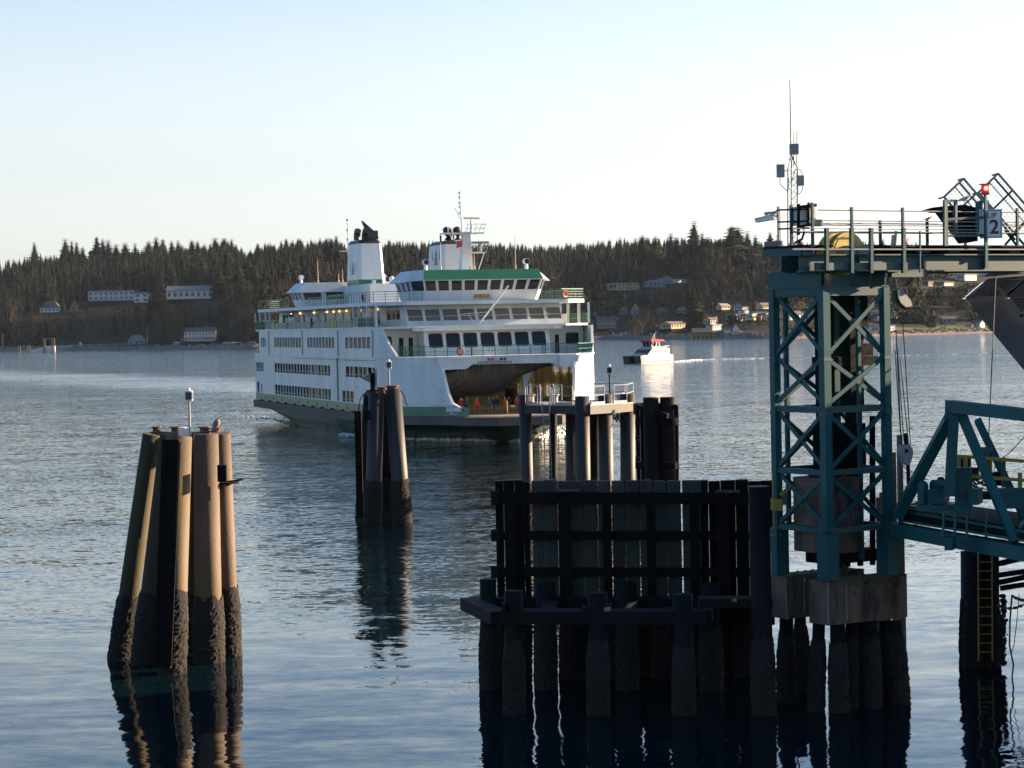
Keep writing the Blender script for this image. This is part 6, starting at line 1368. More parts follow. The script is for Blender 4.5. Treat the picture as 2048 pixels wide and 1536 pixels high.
for a, b in (((1792, 660), (1803, 890)), ((1794, 690), (1808, 885)), ((1804, 620), (1821, 890)), ((1800, 716), (1817, 888)), ((1790, 700), (1802, 880))):
    mb = MB(); mb.cyl(TP(*a, -.9), TP(*b, -.9), .016, n=5); mb.build('wire_rope', M['wire'], tk)
mb = MB(); mb.prism([TP(x, y, -.95) for x, y in ((1805, 891), (1818, 887), (1826, 898), (1826, 912), (1820, 930), (1812, 930), (1802, 905))], E2 * .2); mb.build('block_cheek', M['grey_panel'], tk)
mb = MB(); mb.cyl(TP(1813, 902, -.96), TP(1813, 902, -1.0), .06, n=12); mb.cyl(TP(1812, 866, -.9), TP(1812, 889, -.9), .06, n=8); mb.cyl(TP(1816, 930, -.9), TP(1817, 968, -.9), .06, n=8); mb.build('shackle', M['machine'], tk)
mb = MB(); mb.tube([TP(1796, 926, -.6), TP(1814, 938, -.9), TP(1856, 960, -1.5)], .014); mb.build('guy_rope', M['wire'], tk)
# ------------------------------------------------------------------ concrete caps and their piles
for nm, (a0, a1, b0, b1), lb in (('c1', (-.12, 3.05, -.12, .8), 'mossy stained concrete pile cap under the near legs of the tower'), ('c2', (-.12, 3.05, 1.9, 2.85), 'darker concrete pile cap under the far-left leg of the tower')):
    z1, z0 = zy(1163), zy(1250); cp = thing('tower_footing', T((a0+a1)/2, (b0+b1)/2, z0), lb, 'pile cap', 'concrete caps of the lift tower')
    mb = MB(); tbox(mb, a0, a1, b0, b1, z0, z1); mb.build('concrete_block', M['concrete'], cp)
    mb = MB(); rn = random.Random(5)
    for k in range(150):
        a, b = rn.uniform(a0, a1), rn.uniform(b0, b1); 
        if rn.random() < .6: b = b0 + rn.uniform(-.02, .1)
        r = rn.uniform(.03, .09); c = T(a, b, z1 + .0); mb.sphere(c, r, n=6, m=4, sz=.5)
    for k in range(60):
        a = rn.choice((rn.uniform(.4, 2.8), rn.gauss(1.6, .2), rn.gauss(2.3, .12))); d_ = abs(rn.gauss(0, .18)); c = T(min(max(a, a0), a1), b0 - .01, z1 - d_); mb.sphere(c, rn.uniform(.02, .06), n=6, m=4, sz=1.3)
    tag(mb.build('moss_tufts', M['moss'], cp), kind='stuff')
    mb = MB(); mb.cyl(T(a0 - .03, b0 - .02, z0), T(a0 - .03, b0 - .02, z1 - .02), .035, n=6); mb.cyl(T(.55, b0 - .04, z0 + .1), T(.55, b0 - .04, z1 - .02), .03, n=6); mb.build('corner_strip', M['wgrey_'], cp)
    if nm == 'c1': pp = [(1638, 1632, 70.6, 14), (1675, 1678, 70.4, 17), (1703, 1700, 71, 13), (1742, 1747, 71, 15), (1788, 1801, 71.6, 17), (1720, 1722, 72.5, 15), (1771, 1776, 72.6, 15)]
    else: pp = [(1573, 1572, 72.4, 15.5), (1600, 1606, 74.5, 13)]
    for i, (xt, xb, Y, r) in enumerate(pp): pile_px('pile', cp, xt, 1241 if nm == 'c1' else 1230, xb, Y, Y - .3, r * .9, r, M['pile_dark'], seed=90 + i, zb=2.1)
ladder(cp, at(1584, 1240, 71.8), at(1592, 1412, 71.4), .22, (1, 0, 0), M['machine'], r=.018)
wl_ = [(1757, 995, 1150), (1771, 945, 1150), (1786, 905, 1150), (1799, 870, 1150), (1764, 985, 1150)]
M['lit_pile'] = mat('sunlit_weathered_pile', (0.16, 0.11, 0.085), (0.11, 0.08, 0.06), rough=.85, scale=3, streak=.8, bump=.4, bscale=10)  # sunlit brown is put into the timber colour
wc = thing('timber_pile_cluster', on_z(1785, 1400, 0), 'slim weathered timber piles, coloured as if sunlit, behind the tower', 'pile cluster')
for i, (x, y0, y1) in enumerate(wl_): Y = 76 + i * .4; a = at(x, y0, Y); mb = MB(); mb.cyl((a.x, a.y, -1), a, .13, .1, n=9); mb.build('pile', M['lit_pile'], wc)
# ================================================================== transfer span (right edge)
ts = thing('transfer_span', at(1950, 1110, 68), 'teal steel ramp truss with winch and yellow railings at the right edge', 'ramp')
def B(p, q, w, h, name, m='teal', par=ts, up=(0, 0, 1)): mb = MB(); mb.beam(on_y(*p), on_y(*q), w, h, up=Vector(up)); return mb.build(name, M[m], par)
ux = (0, 1, 0)
B((1913, 811, 68.0), (1796, 1030, 70.5), .30, .42, 'end_post', up=ux); B((1908, 822, 68.0), (1899, 992, 68), .26, .34, 'vertical_post', up=ux); B((1922, 826, 68.0), (2030, 1085, 66.5), .24, .42, 'diagonal', up=ux)
B((1897, 812, 68.05), (2075, 832, 65.5), .32, .36, 'top_chord'); B((1790, 1058, 71.0), (2080, 1112, 65.5), .4, .42, 'bottom_chord'); B((2027, 1083, 66.6), (2075, 1015, 66), .2, .26, 'diagonal', up=ux)
B((1955, 840, 71.5), (2060, 1060, 70), .2, .3, 'diagonal', up=ux)
mb = MB(); mb.prism([on_y(x, y, 67.8) for x, y in ((1885, 838), (1903, 803), (1920, 803), (1932, 820), (1915, 838))], (0, .05, 0)); mb.build('gusset', M['teal'], ts)
mb = MB(); a, b, c_, d_ = on_y(1795, 1015, 71.5), on_y(2080, 1062, 65.5), on_y(2080, 1030, 72), on_y(1850, 1000, 76); mb.prism([a, b, c_, d_], (0, 0, -.35)); mb.build('ramp_deck', M['timber'], ts)
for k in range(5): B((1800, 1022 + k*9, 71), (2080, 1068 + k*9, 65.6), .12, .08, 'stringer', 'machine' if k % 2 else 'teal')
B((1800, 1013, 71.2), (1900, 1020, 69.3), .3, .1, 'stringer', 'yellow')
# machinery on the span
wn_ = thing('winch', on_y(1875, 1010, 69), 'teal winch with drum, motor and gearbox on the ramp truss', 'winch')
mb = MB(); c = on_y(1866, 974, 69.2); mb.cyl(c, c + Vector((.32, .12, 0)), .22, n=18); mb.build('gear_case', M['teal'], wn_)
mb = MB(); c2 = on_y(1874, 972, 69.3); mb.cyl(c2 + Vector((.1, .1, 0)), c2 + Vector((.18, .12, 0)), .27, n=20); mb.build('drum_flange', M['machine'], wn_)
mb = MB(); c = on_y(1846, 985, 69.2); mb.cyl(c - Vector((0, 0, .32)), c + Vector((0, 0, .24)), .17, n=14); mb.sphere(c + Vector((0, 0, .2)), .17, n=10, m=6); mb.build('motor', M['teal'], wn_)
def obx(par, x0, y0, x1, y1, Y, dep, m='teal', name='housing', sh_=0):
    p = on_y(x0, y1, Y); q = on_y(x1, y0, Y); mb = MB(); a = Vector((q.x - p.x, 0, 0)); e = Vector((.35, .93, 0)) * dep
    mb.add([p, p + a, p + a + e, p + e, Vector((p.x, p.y, q.z)), Vector((q.x, p.y, q.z)), Vector((q.x, p.y, q.z)) + e, Vector((p.x, p.y, q.z)) + e], [(3,2,1,0),(4,5,6,7),(0,1,5,4),(1,2,6,5),(2,3,7,6),(3,0,4,7)]); return mb.build(name, M[m], par)
obx(wn_, 1855, 979, 1887, 1008, 68.7, 1.0); obx(wn_, 1835, 1009, 1905, 1023, 68.6, 1.1, name='bed_frame')
obx(ts, 1910, 935, 1942, 1024, 68.2, .25, name='guard_panel'); obx(ts, 1937, 979, 1956, 1010, 67.9, .9, name='junction_box'); obx(ts, 1992, 975, 2075, 1018, 68.5, .15, name='guard_panel'); obx(ts, 1942, 985, 1995, 1000, 70.5, .8, 'machine', 'machinery_base'); obx(ts, 1889, 1075, 1905, 1101, 67.2, .6, name='bearing_shoe')
for x in (1888, 1911, 1935, 1974): B((x, 1024, 67.6), (x - 2, 1075, 67.5), .06, .06, 'hanger_frame')
B((1888, 1026, 67.6), (1935, 1030, 67.6), .06, .06, 'hanger_frame'); B((1888, 1068, 67.6), (1935, 1075, 67.5), .06, .06, 'hanger_frame')
for y in (912, 950): B((1914, y, 70.5), (2080, y + 13, 69), .1, .1, 'yellow_rail', 'yellow')
for x, y0, y1, m in ((1931, 912, 936, 'yellow'), (1917, 912, 936, 'yellow'), (1980, 920, 950, 'yellow'), (2007, 915, 975, 'teal'), (2040, 945, 975, 'yellow')): B((x, y0, 70.2), (x, y1, 70.2), .12, .1, 'rail_post', m)
obx(ts, 1918, 917, 1938, 935, 71, .4, 'machine', 'hydraulic_unit'); obx(ts, 1940, 937, 1953, 960, 70.8, .5, 'machine', 'hydraulic_unit'); obx(ts, 1983, 945, 2010, 972, 70.8, .5, 'machine', 'hydraulic_unit')
mb = MB(); c = on_y(1962, 905, 70.5); mb.cyl(c, c + Vector((.3, .1, 0)), .17, n=14); mb.beam(on_y(1967, 912, 70.5), on_y(1970, 945, 70.5), .12); mb.build('hoist', M['teal'], ts)
mb = MB()
for k in range(16): a = rn.uniform(1945, 1975); b = rn.uniform(950, 975); p = on_y(a, b, 70.3); mb.tube([p, p + Vector((rn.uniform(-.3, .3), 0, rn.uniform(-.2, .3))), p + Vector((rn.uniform(-.3, .5), 0, rn.uniform(-.3, .2)))], .02)
mb.build('hose_bundle', M['wire'], ts)
hc = thing('hanging_cable', TP(1992, 540, .2), 'thin cable hanging from the headframe down to the ramp hoist', 'cable')
mb = MB(); mb.cyl(TP(1992, 540, .2), on_y(1976, 905, 70), .018, n=5); mb.build('cable_run', M['wire'], hc)
mb = MB(); p = on_y(1975, 905, 70); mb.cyl(p, p - Vector((0, 0, .5)), .05, .07, n=8); mb.build('turnbuckle', M['rust'], hc)
hc2 = thing('slack_cable', on_y(1995, 935, 70), 'slack black cable curving off the right edge above the yellow rails', 'cable')
mb = MB(); mb.tube([on_y(x, y, 70) for x, y in ((1988, 940), (1992, 926), (2002, 918), (2020, 905), (2034, 890), (2050, 872))], .016); mb.build('cable_run', M['wire'], hc2)
for y0, y1 in ((593, 596), (617, 617)): 
    o = thing('span_wire', on_y(1816, y0, 74), 'thin wire crossing right from the head block, ' + ('upper one of two' if y0 < 600 else 'lower one of two'), 'wire', 'wires crossing from the head block'); mb = MB(); mb.cyl(on_y(1816, y0, 74), on_y(2080, y1, 74), .012, n=5); mb.build('wire_run', M['wire'], o)
# enclosed passenger walkway dropping behind the headframe
pw = thing('passenger_walkway', on_y(2000, 740, 80), 'grey enclosed passenger walkway sloping down behind the headframe at the right edge', 'walkway')
M['wgrey'] = mat('walkway_panel', (0.10, 0.105, 0.11), (0.13, 0.13, 0.135), rough=.7, scale=1)
mb = MB(); mb.prism([on_y(x, y, 79) for x, y in ((1933, 598), (2011, 595), (2080, 690), (2080, 780), (1992, 673))], (.4, 1.0, 0)); mb.build('floor_panel', M['wgrey'], pw)
mb = MB(); mb.prism([on_y(x, y, 80.2) for x, y in ((1977, 562), (2080, 556), (2080, 690), (2011, 595), (1936, 597))], (.3, 2.6, 0)); mb.build('side_glazing', M['fglass'], pw)
for a, b in (((1933, 597), (1977, 560)), ((1977, 560), (2080, 552)), ((1933, 597), (2011, 594)), ((2011, 593), (2080, 530)), ((2014, 590), (2080, 538)), ((2013, 597), (2080, 690)), ((2019, 597), (2080, 682)), ((1990, 570), (2011, 590)), ((2040, 634), (2080, 595))):
    mb = MB(); mb.beam(on_y(*a, 78.8), on_y(*b, 78.8), .09); mb.build('glazing_bar', M['grey_panel'], pw)
mb = MB(); mb.prism([on_y(x, y, 77.8) for x, y in ((1968, 553), (1978, 545), (2030, 541), (2048, 538), (2045, 547), (1990, 552))], (0, 1.2, 0)); mb.build('canopy', M['grey_panel'], pw)
# pile bent under the span
pb2 = thing('pile_bent', on_z(1960, 1330, 0), 'dark pile bent with a yellow ladder under the right end of the ramp', 'pile bent')
for i, (x, Y, r, m) in enumerate(((1932, 79, 11, 'pile_grey'), (1946, 78.5, 17, 'machine'), (1984, 78.5, 14, 'pile_dark'))): pile_px('pile', pb2, x, 1102, x + 1, Y, Y, r, r, M[m], seed=120 + i, zb=2.3)
mb = MB(); p, q = at(1948, 1330, 78.9), at(1992, 1102, 78.9); mb.box((p.x, p.y, -1), (q.x, q.y + .3, q.z)); mb.build('timber_facing', M['timber'], pb2)
ladder(pb2, at(1970, 1103, 77.8), at(1971, 1322, 77.7), .47, (1, 0, 0), M['yellow'], r=.016)
for pts in (((1996, 1128), (2060, 1112)), ((2000, 1150), (2070, 1140)), ((1998, 1165), (2070, 1150)), ((2005, 1176), (2075, 1165))): mb = MB(); mb.beam(at(*pts[0], 76.5), at(*pts[1], 75.5), .3, .18); mb.build('timber_strut', M['timber'], pb2)
mb = MB(); rn = random.Random(8)
for k in range(300):
    t = rn.random(); x = 2006 + rn.gauss(0, 3.5 - 1.5*t); y = 1190 + 140 * t; p = at(x, y, 77.6 + rn.uniform(-.1, .1)); mb.sphere(p, rn.uniform(.03, .07), n=5, m=3)
tag(mb.build('mussel_clump', M['barnacle'], pb2), kind='stuff')
ch = thing('mooring_chain', at(2025, 1200, 75), 'heavy dark chain hanging under the ramp at the right edge', 'chain')
mb = MB()
for j, (p, q, sg_) in enumerate(((at(1996, 1212, 76), at(2060, 1202, 75), .25), (at(2024, 1192, 76), at(2060, 1200, 75), .1))):
    n = 12
    for k in range(n):
        c = p + (q - p) * (k + .5) / n - Vector((0, 0, sg_ * .6 * math.sin(math.pi * (k + .5) / n))); d = (q - p) / n; mb.beam(c - d * .62, c + d * .62, .10 if k % 2 else .05, .05 if k % 2 else .10)
mb.build('chain_links', M['rust'], ch)
hr = thing('hanging_rope', at(2028, 1300, 76), 'loose ropes dangling into the water below the ramp', 'rope')
mb = MB(); mb.tube([at(x, y, 76) for x, y in ((2024, 1190), (2020, 1240), (2019, 1290), (2022, 1306), (2027, 1330), (2022, 1372))], .03); mb.tube([at(x, y, 76) for x, y in ((2038, 1188), (2034, 1240), (2028, 1290), (2022, 1308))], .015); mb.build('rope_run', M['rope'], hr)
# ================================================================== buildings of the far shore
M['h_white'] = mat('house_white', (0.62, 0.60, 0.56), (0.52, 0.50, 0.47), rough=.7, scale=.3); M['h_cream'] = mat('house_cream', (0.55, 0.46, 0.30), (0.48, 0.40, 0.27), rough=.7, scale=.3)
M['h_grey'] = mat('house_grey', (0.22, 0.23, 0.24), (0.17, 0.18, 0.19), rough=.7, scale=.3); M['h_blue'] = mat('house_blue', (0.16, 0.24, 0.30), (0.13, 0.2, 0.26), rough=.7, scale=.3)
M['h_brown'] = mat('house_brown', (0.20, 0.13, 0.09), (0.15, 0.10, 0.07), rough=.8, scale=.3); M['h_green'] = mat('house_green', (0.08, 0.15, 0.12), rough=.8); M['h_red'] = mat('house_red', (0.35, 0.05, 0.04), rough=.7)
M['r_dark'] = mat('roof_dark', (0.06, 0.06, 0.065), (0.09, 0.085, 0.085), rough=.9, scale=.4); M['r_brown'] = mat('roof_brown', (0.11, 0.08, 0.065), (0.14, 0.11, 0.09), rough=.9, scale=.4); M['r_grey'] = mat('roof_grey', (0.19, 0.20, 0.21), (0.15, 0.16, 0.17), rough=.9, scale=.4)
M['win'] = mat('window_glass', (0.03, 0.035, 0.045), rough=.15)
def house(name, px0, px1, yb, ye, yr, lb, cat='house', wall_='h_white', roof='r_dark', yaw=0.0, dep=None, kind='gable', nwin=3, floors=1, gable_front=False, ybp=None, chim=False):
    """house on the hillside: eaves ye, ridge yr, base yb in the photograph between columns px0 and px1"""
    g = on_ground((px0 + px1) / 2, yb); Y = g.y; k = Y / F; W_ = (px1 - px0) * k; Hh = (yb - ye) * k; Hr = (ye - yr) * k; D_ = dep or max(6, W_ * .6)
    g.z = max(ground_z(g.x - W_/2, g.y), ground_z(g.x + W_/2, g.y), g.z) - .3; t = thing(name, g, lb, cat, rotz=yaw); Wm = M[wall_]; 
    hs = []; n = nwin
    for f in range(floors):
        for i in range(n):
            w = W_ / n; hs.append((w * i + w * .24, w * (i + 1) - w * .24, Hh * (f + .32) / floors, Hh * (f + .80) / floors))
    mb = MB(); o = Vector((-W_/2, 0, 0)); wall(mb, o, (1, 0, 0), (0, -1, 0), W_, Hh, hs, t=.2)
    side = [(D_ * .3, D_ * .5, Hh * .35, Hh * .8), (D_*.62, D_*.8, Hh * .35, Hh * .8)]
    wall(mb, (W_/2, 0, 0), (0, 1, 0), (1, 0, 0), D_, Hh, side, t=.2); wall(mb, (-W_/2, D_, 0), (0, -1, 0), (-1, 0, 0), D_, Hh, side, t=.2); mb.add([(-W_/2, D_, 0), (W_/2, D_, 0), (W_/2, D_, Hh), (-W_/2, D_, Hh)], [(0, 1, 2, 3)])
    fm_ = MB(); fm_.box((-W_/2 + .05, .05, -7), (W_/2 - .05, D_ - .05, -.01)); fm_.build('foundation', M['hill'], t, local=True)
    if kind == 'gable':
        if gable_front: mb.add([(-W_/2, 0, Hh), (W_/2, 0, Hh), (0, 0, Hh + Hr)], [(0, 1, 2)]); mb.add([(-W_/2, D_, Hh), (W_/2, D_, Hh), (0, D_, Hh + Hr)], [(0, 1, 2)])
        else: mb.add([(W_/2, 0, Hh), (W_/2, D_, Hh), (W_/2, D_/2, Hh + Hr)], [(0, 1, 2)]); mb.add([(-W_/2, 0, Hh), (-W_/2, D_, Hh), (-W_/2, D_/2, Hh + Hr)], [(0, 1, 2)])
    wl = mb.build('wall', Wm, t, local=True)
    for h in hs: mb = MB(); pane(mb, o, (1, 0, 0), (0, -1, 0), h, d=.17, th=.03); mb.build('window', M['win'], t, local=True)
    mb = MB()
    for s_, u_ in ((W_/2, 1), (-W_/2, -1)):
        for h in side: mb.box((s_ - .17 * u_, h[0], h[2]), (s_ - .2 * u_, h[1], h[3]))
    mb.build('side_window', M['win'], t, local=True)
    mb = MB(); e = .5
    if kind == 'gable' and not gable_front:
        for s_ in (0, 1):
            y0, y1 = (-e, D_/2) if s_ == 0 else (D_ + e, D_/2); zl = Hh - e * Hr / (D_/2); mb.prism([(-W_/2 - e, y0, zl), (-W_/2 - e, y1, Hh + Hr), (-W_/2 - e, y1, Hh + Hr + .25), (-W_/2 - e, y0, zl + .25)], (W_ + 2*e, 0, 0))
    elif kind == 'gable':
        for s_ in (-1, 1):
            zl = Hh - e * Hr / (W_/2); mb.prism([(s_*(W_/2 + e), -e, zl), (0, -e, Hh + Hr), (0, -e, Hh + Hr + .25), (s_*(W_/2 + e), -e, zl + .25)], (0, D_ + 2*e, 0))
    elif kind == 'hip':
        a = min(W_, D_) / 2 * .9; B_ = [(-W_/2 - e, -e, Hh), (W_/2 + e, -e, Hh), (W_/2 + e, D_ + e, Hh), (-W_/2 - e, D_ + e, Hh)]; C_ = [(-W_/2 + a, D_*.45, Hh + Hr), (W_/2 - a, D_*.45, Hh + Hr), (W_/2 - a, D_*.55, Hh + Hr), (-W_/2 + a, D_*.55, Hh + Hr)]; mb.loft([B_, C_])
    else: mb.box((-W_/2 - e, -e, Hh), (W_/2 + e, D_ + e, Hh + max(.35, Hr)))
    rf = mb.build('roof', M[roof], t, local=True)
    if chim: mb = MB(); mb.box((W_*.15, D_*.4, Hh), (W_*.15 + .9, D_*.4 + .9, Hh + Hr + 1.4)); mb.build('chimney', M['h_brown'], rf, local=True)
    return t
H = house
H('motel_building', 177, 268, 609, 591, 588, 'long white two-storey building on top of the left bluff', 'building', kind='flat', nwin=9, floors=2, roof='r_grey', dep=14, wall_='h_white')
H('motel_wing', 268, 298, 607, 590, 586, 'white wing at the right end of the long bluff-top building', 'building', kind='flat', nwin=2, floors=2, roof='r_grey', dep=16)
H('lodge', 333, 427, 604, 588, 578, 'wide pale lodge with a long grey roof on the left bluff', 'building', roof='r_grey', wall_='h_white', nwin=8, dep=16)
H('house', 80, 119, 625, 617, 603, 'house with a brown hipped roof left of the long white building', wall_='h_white', roof='r_brown', kind='hip', nwin=5)
H('house', 140, 155, 622, 613, 604, 'small house with a sunlit orange gable beside the long white building', wall_='h_brown', roof='r_brown', gable_front=True, nwin=1)
# tavern by the water
tv = H('tavern', 370, 430, 687, 668, 660, 'white balconied waterfront building by the left shore', 'building', wall_='h_white', roof='r_dark', nwin=9, floors=2, kind='gable', dep=12, chim=True)
tk_ = tv.location.y / F
mb = MB(); Wt = 60 * tk_
mb.box((-Wt/2 - 1, -2.2, 3.1), (Wt/2 + .5, -.01, 3.35)); mb.box((-Wt/2 - 1, -2.25, 4.1), (Wt/2 + .5, -2.15, 4.2)); tv2 = mb.build('balcony', M['h_white'], tv, local=True)
for k in range(11): mb = MB(); x = -Wt/2 + Wt * k / 10; mb.box((x - .12, -2.24, 0), (x + .12, -2.16, 6.6)); mb.build('balcony_post', M['h_white'], tv, local=True)
mb = MB(); mb.box((-Wt/2 - 3, -2.5, 0), (-Wt/2 - .6, 3, 2.2)); mb.build('annex', M['h_brown'], tv, local=True)
H('pavilion', 256, 290, 690, 683, 671, 'open park pavilion with a low grey roof beside the pier', 'pavilion', wall_='h_grey', roof='r_grey', kind='hip', nwin=3)
# right-hand hillside
for nm, a, b, yb, ye, yr, lb, w_, r_, kd, nw_, fl_, gf, ya in SLOPE_HOUSES: H(nm, a, b, yb, ye, yr, lb, nm, w_, r_, (.78 if w_ in ('h_cream', 'h_white', 'h_brown') else -.1) + random.uniform(-.12, .12), None, kd, nw_, fl_, gf)
# ------------------------------------------------------------------ jetty with its old buildings
jy = interp(on_y(1430, 675, 1500).x, SHORE) - 6
jt = thing('wooden_jetty', on_y(1440, 677, jy), 'old timber jetty on many piles below the right hillside', 'jetty')
jk = jy / F; jz = on_y(1430, 671.5, jy).z
mb = MB(); a = on_y(1383, 671, jy); b = on_y(1491, 671, jy); mb.box((a.x, jy - 3, jz), (b.x, jy + 26, jz + .6)); mb.build('jetty_deck', M['h_brown'], jt)
for k in range(38):
    x = a.x + (b.x - a.x) * k / 37; mb = MB(); mb.cyl((x + random.uniform(-.2, .2), jy - 2.5, -1), (x, jy - 2.5, jz), .32, n=6); mb.build('pile', M['h_brown' if k % 3 else 'h_cream'], jt)
def jh(x0, x1, ye, yr, lb, w_, r_, gf, n, name='jetty_shed'):
    g = on_y((x0 + x1) / 2, 671.5, jy + 1); g.z = jz + .6; W2 = (x1 - x0) * jk; Hh = (670.2 - ye) * jk; Hr = (ye - yr) * jk; t = thing(name, g, lb, 'building'); hs = [(W2/n*(i + .2), W2/n*(i + .8), Hh*.3, Hh*.8) for i in range(n)]
    mb = MB(); wall(mb, (-W2/2, 0, 0), (1, 0, 0), (0, -1, 0), W2, Hh, hs, t=.2); wall(mb, (W2/2, 0, 0), (0, 1, 0), (1, 0, 0), 9, Hh, []); wall(mb, (-W2/2, 9, 0), (0, -1, 0), (-1, 0, 0), 9, Hh, [])
    if gf: mb.add([(-W2/2, 0, Hh), (W2/2, 0, Hh), (0, 0, Hh + Hr)], [(0, 1, 2)])
    else: mb.add([(W2/2, 0, Hh), (W2/2, 9, Hh), (W2/2, 4.5, Hh + Hr)], [(0, 1, 2)])
    mb.build('wall', M[w_], t, local=True)
    for h in hs: mb = MB(); pane(mb, (-W2/2, 0, 0), (1, 0, 0), (0, -1, 0), h, d=.17, th=.03); mb.build('window', M['win'], t, local=True)
    mb = MB()
    if gf:
        for s_ in (-1, 1): mb.prism([(s_*(W2/2 + .3), -.4, Hh - .2), (0, -.4, Hh + Hr), (0, -.4, Hh + Hr + .3), (s_*(W2/2 + .3), -.4, Hh + .1)], (0, 9.5, 0))
    else:
        for y0 in (-.5, 9.5): mb.prism([(-W2/2 - .3, y0, Hh - .3), (-W2/2 - .3, 4.5, Hh + Hr), (-W2/2 - .3, 4.5, Hh + Hr + .3), (-W2/2 - .3, y0, Hh)], (W2 + .6, 0, 0))
    mb.build('roof', M[r_], t, local=True)
jh(1385, 1424, 664, 657, 'long brown-roofed shed at the left end of the old jetty', 'h_brown', 'r_brown', False, 7)
jh(1425, 1433, 665, 662, 'small reddish shed in the middle of the old jetty', 'h_red', 'r_brown', False, 2)
jh(1434, 1449, 665, 662.5, 'turquoise low shed on the old jetty', 'h_green', 'h_green', False, 3)
jh(1450, 1460, 665, 663, 'small white shed left of the steep white gable', 'h_white', 'h_white', False, 2)
jh(1468, 1480, 663, 652, 'white jetty house with a steep triangular gable', 'h_white', 'h_white', True, 2, 'jetty_house')
jh(1461, 1486, 668, 664, 'low glazed white front of the steep gabled jetty house', 'h_white', 'r_grey', False, 8)
# pier, floating dock and boat ramp at the left
py_ = interp(on_y(200, 690, 1600).x, SHORE) - 14; pk = py_ / F
pr_ = thing('shore_pier', on_y(200, 700, py_), 'long low timber pier along the left shore', 'pier')
mb = MB(); a, b = on_y(112, 692, py_), on_y(290, 686.5, py_); mb.beam(a, b, 3.0, .5); mb.build('pier_deck', M['h_grey'], pr_)
for k in range(17): p = a + (b - a) * k / 16; mb = MB(); mb.cyl((p.x, p.y - 1.2, -1), (p.x, p.y - 1.2, p.z), .25, n=5); mb.cyl((p.x, p.y - 1.4, p.z), (p.x, p.y - 1.4, p.z + 1.1), .07, n=4); mb.build('pile', M['h_brown'], pr_)
fd = thing('floating_dock', on_y(72, 708, py_ - 60), 'sunlit sloping gangway ramp between tall guide piles at the left shore', 'dock'); FY = py_ - 60
mb = MB(); mb.prism([on_y(x, y, FY) for x, y in ((55, 708), (109, 707), (108, 692), (95, 692), (48, 704))], (0, 5, 0)); mb.build('gangway', M['h_white'], fd)
for x, y in ((37, 693), (41, 693), (55, 691), (60, 690), (87, 678), (90, 678), (105, 677), (109, 677)): p = on_y(x, y, FY); mb = MB(); mb.cyl((p.x, FY - 1, -2), (p.x, FY - 1, p.z), .33, n=7); mb.build('guide_pile', M['h_brown'], fd)
mb = MB(); mb.beam(on_y(36, 692, FY - 1), on_y(60, 691, FY - 1), .5); mb.beam(on_y(86, 677.5, FY - 1), on_y(110, 677, FY - 1), .5); mb.build('pile_tie', M['h_grey'], fd)
cv = thing('covered_boat', on_y(125, 697, py_ - 20), 'pale covered hull lying beside the floating dock', 'boat'); cy = py_ - 20
mb = MB(); mb.prism([on_y(x, y, cy) for x, y in ((111, 698), (136, 697), (142, 691), (111, 691))], (0, 4, 0)); mb.build('hull', M['h_blue'], cv); mb = MB(); mb.prism([on_y(x, y, cy) for x, y in ((154, 691), (163, 691), (160, 684), (158, 684))], (0, 3, 0)); mb.build('cover', M['h_grey'], cv)
# cars parked along both waterfronts
M['carw'] = mat('car_white', (.6, .62, .64), rough=.3); M['cars'] = mat('car_silver', (.30, .32, .34), rough=.3); M['caro'] = mat('car_orange', (.5, .22, .06), rough=.3); M['tyre'] = mat('tyre', (.02, .02, .02), rough=.9)
def car_mesh(paint):
    mb = MB(); mb.prism([(-2.2, -.85, .35), (2.2, -.85, .35), (2.25, -.85, .8), (1.3, -.85, .95), (-2.2, -.85, .95)], (0, 1.7, 0)); mb.cur = 1; mb.prism([(-1.9, -.75, .951), (1.2, -.75, .951), (.5, -.75, 1.42), (-1.4, -.75, 1.42)], (0, 1.5, 0)); mb.cur = 0; mb.box((-1.4, -.72, 1.421), (.5, .72, 1.47)); mb.cur = 2
    for x in (-1.35, 1.35):
        for y in (-.86, .66): mb.cyl((x, y, .33), (x, y + .2, .33), .33, n=10)
    o = mb.build('parked_car', [paint, M['win'], M['tyre']], base=(0, 0, 0)); me = o.data; bpy.data.objects.remove(o); return me
CM = {k: car_mesh(M[k]) for k in ('carw', 'cars', 'caro')}
cars = [(354, 686, 'carw', 'white car parked left of the waterfront building')] + [(452 + 7.5 * i, 686.5 - .15 * i, 'carw' if i % 3 != 1 else 'cars', None) for i in range(8)] + [(1176, 671, 'carw', 'white car parked just right of the ferry'), (1186, 671, 'carw', 'white car second from the ferry'), (1197, 670.5, 'caro', 'yellow car third from the ferry'), (1211, 672, 'caro', 'orange truck parked on the sea wall'), (1244, 670.5, 'cars', 'silver car parked behind the passenger boat')]
for px, py, k, lb in cars:
    x = on_y(px, py, 1560).x; yy = interp(x, SHORE) + 22; p = on_y(px, py, yy); z = ground_z(p.x, yy)
    o = bpy.data.objects.new('parked_car', CM[k]); COL.objects.link(o); o.location = (p.x, yy, max(z, p.z - .4)); o.rotation_euler = (0, 0, random.uniform(-.2, .2)); 
    tag(o, lb or (('white' if k == 'carw' else 'silver') + ' car in the row parked left of the ferry stern'), 'car', 'cars parked along the far waterfront')
    if o.location.z > z + .05: mb = MB(); mb.box((p.x - 3, yy - 1.2, z - 1), (p.x + 3, yy + 1.2, o.location.z - .0)); q = mb.build('parking_terrace', M['h_grey']); tag(q, kind='structure')
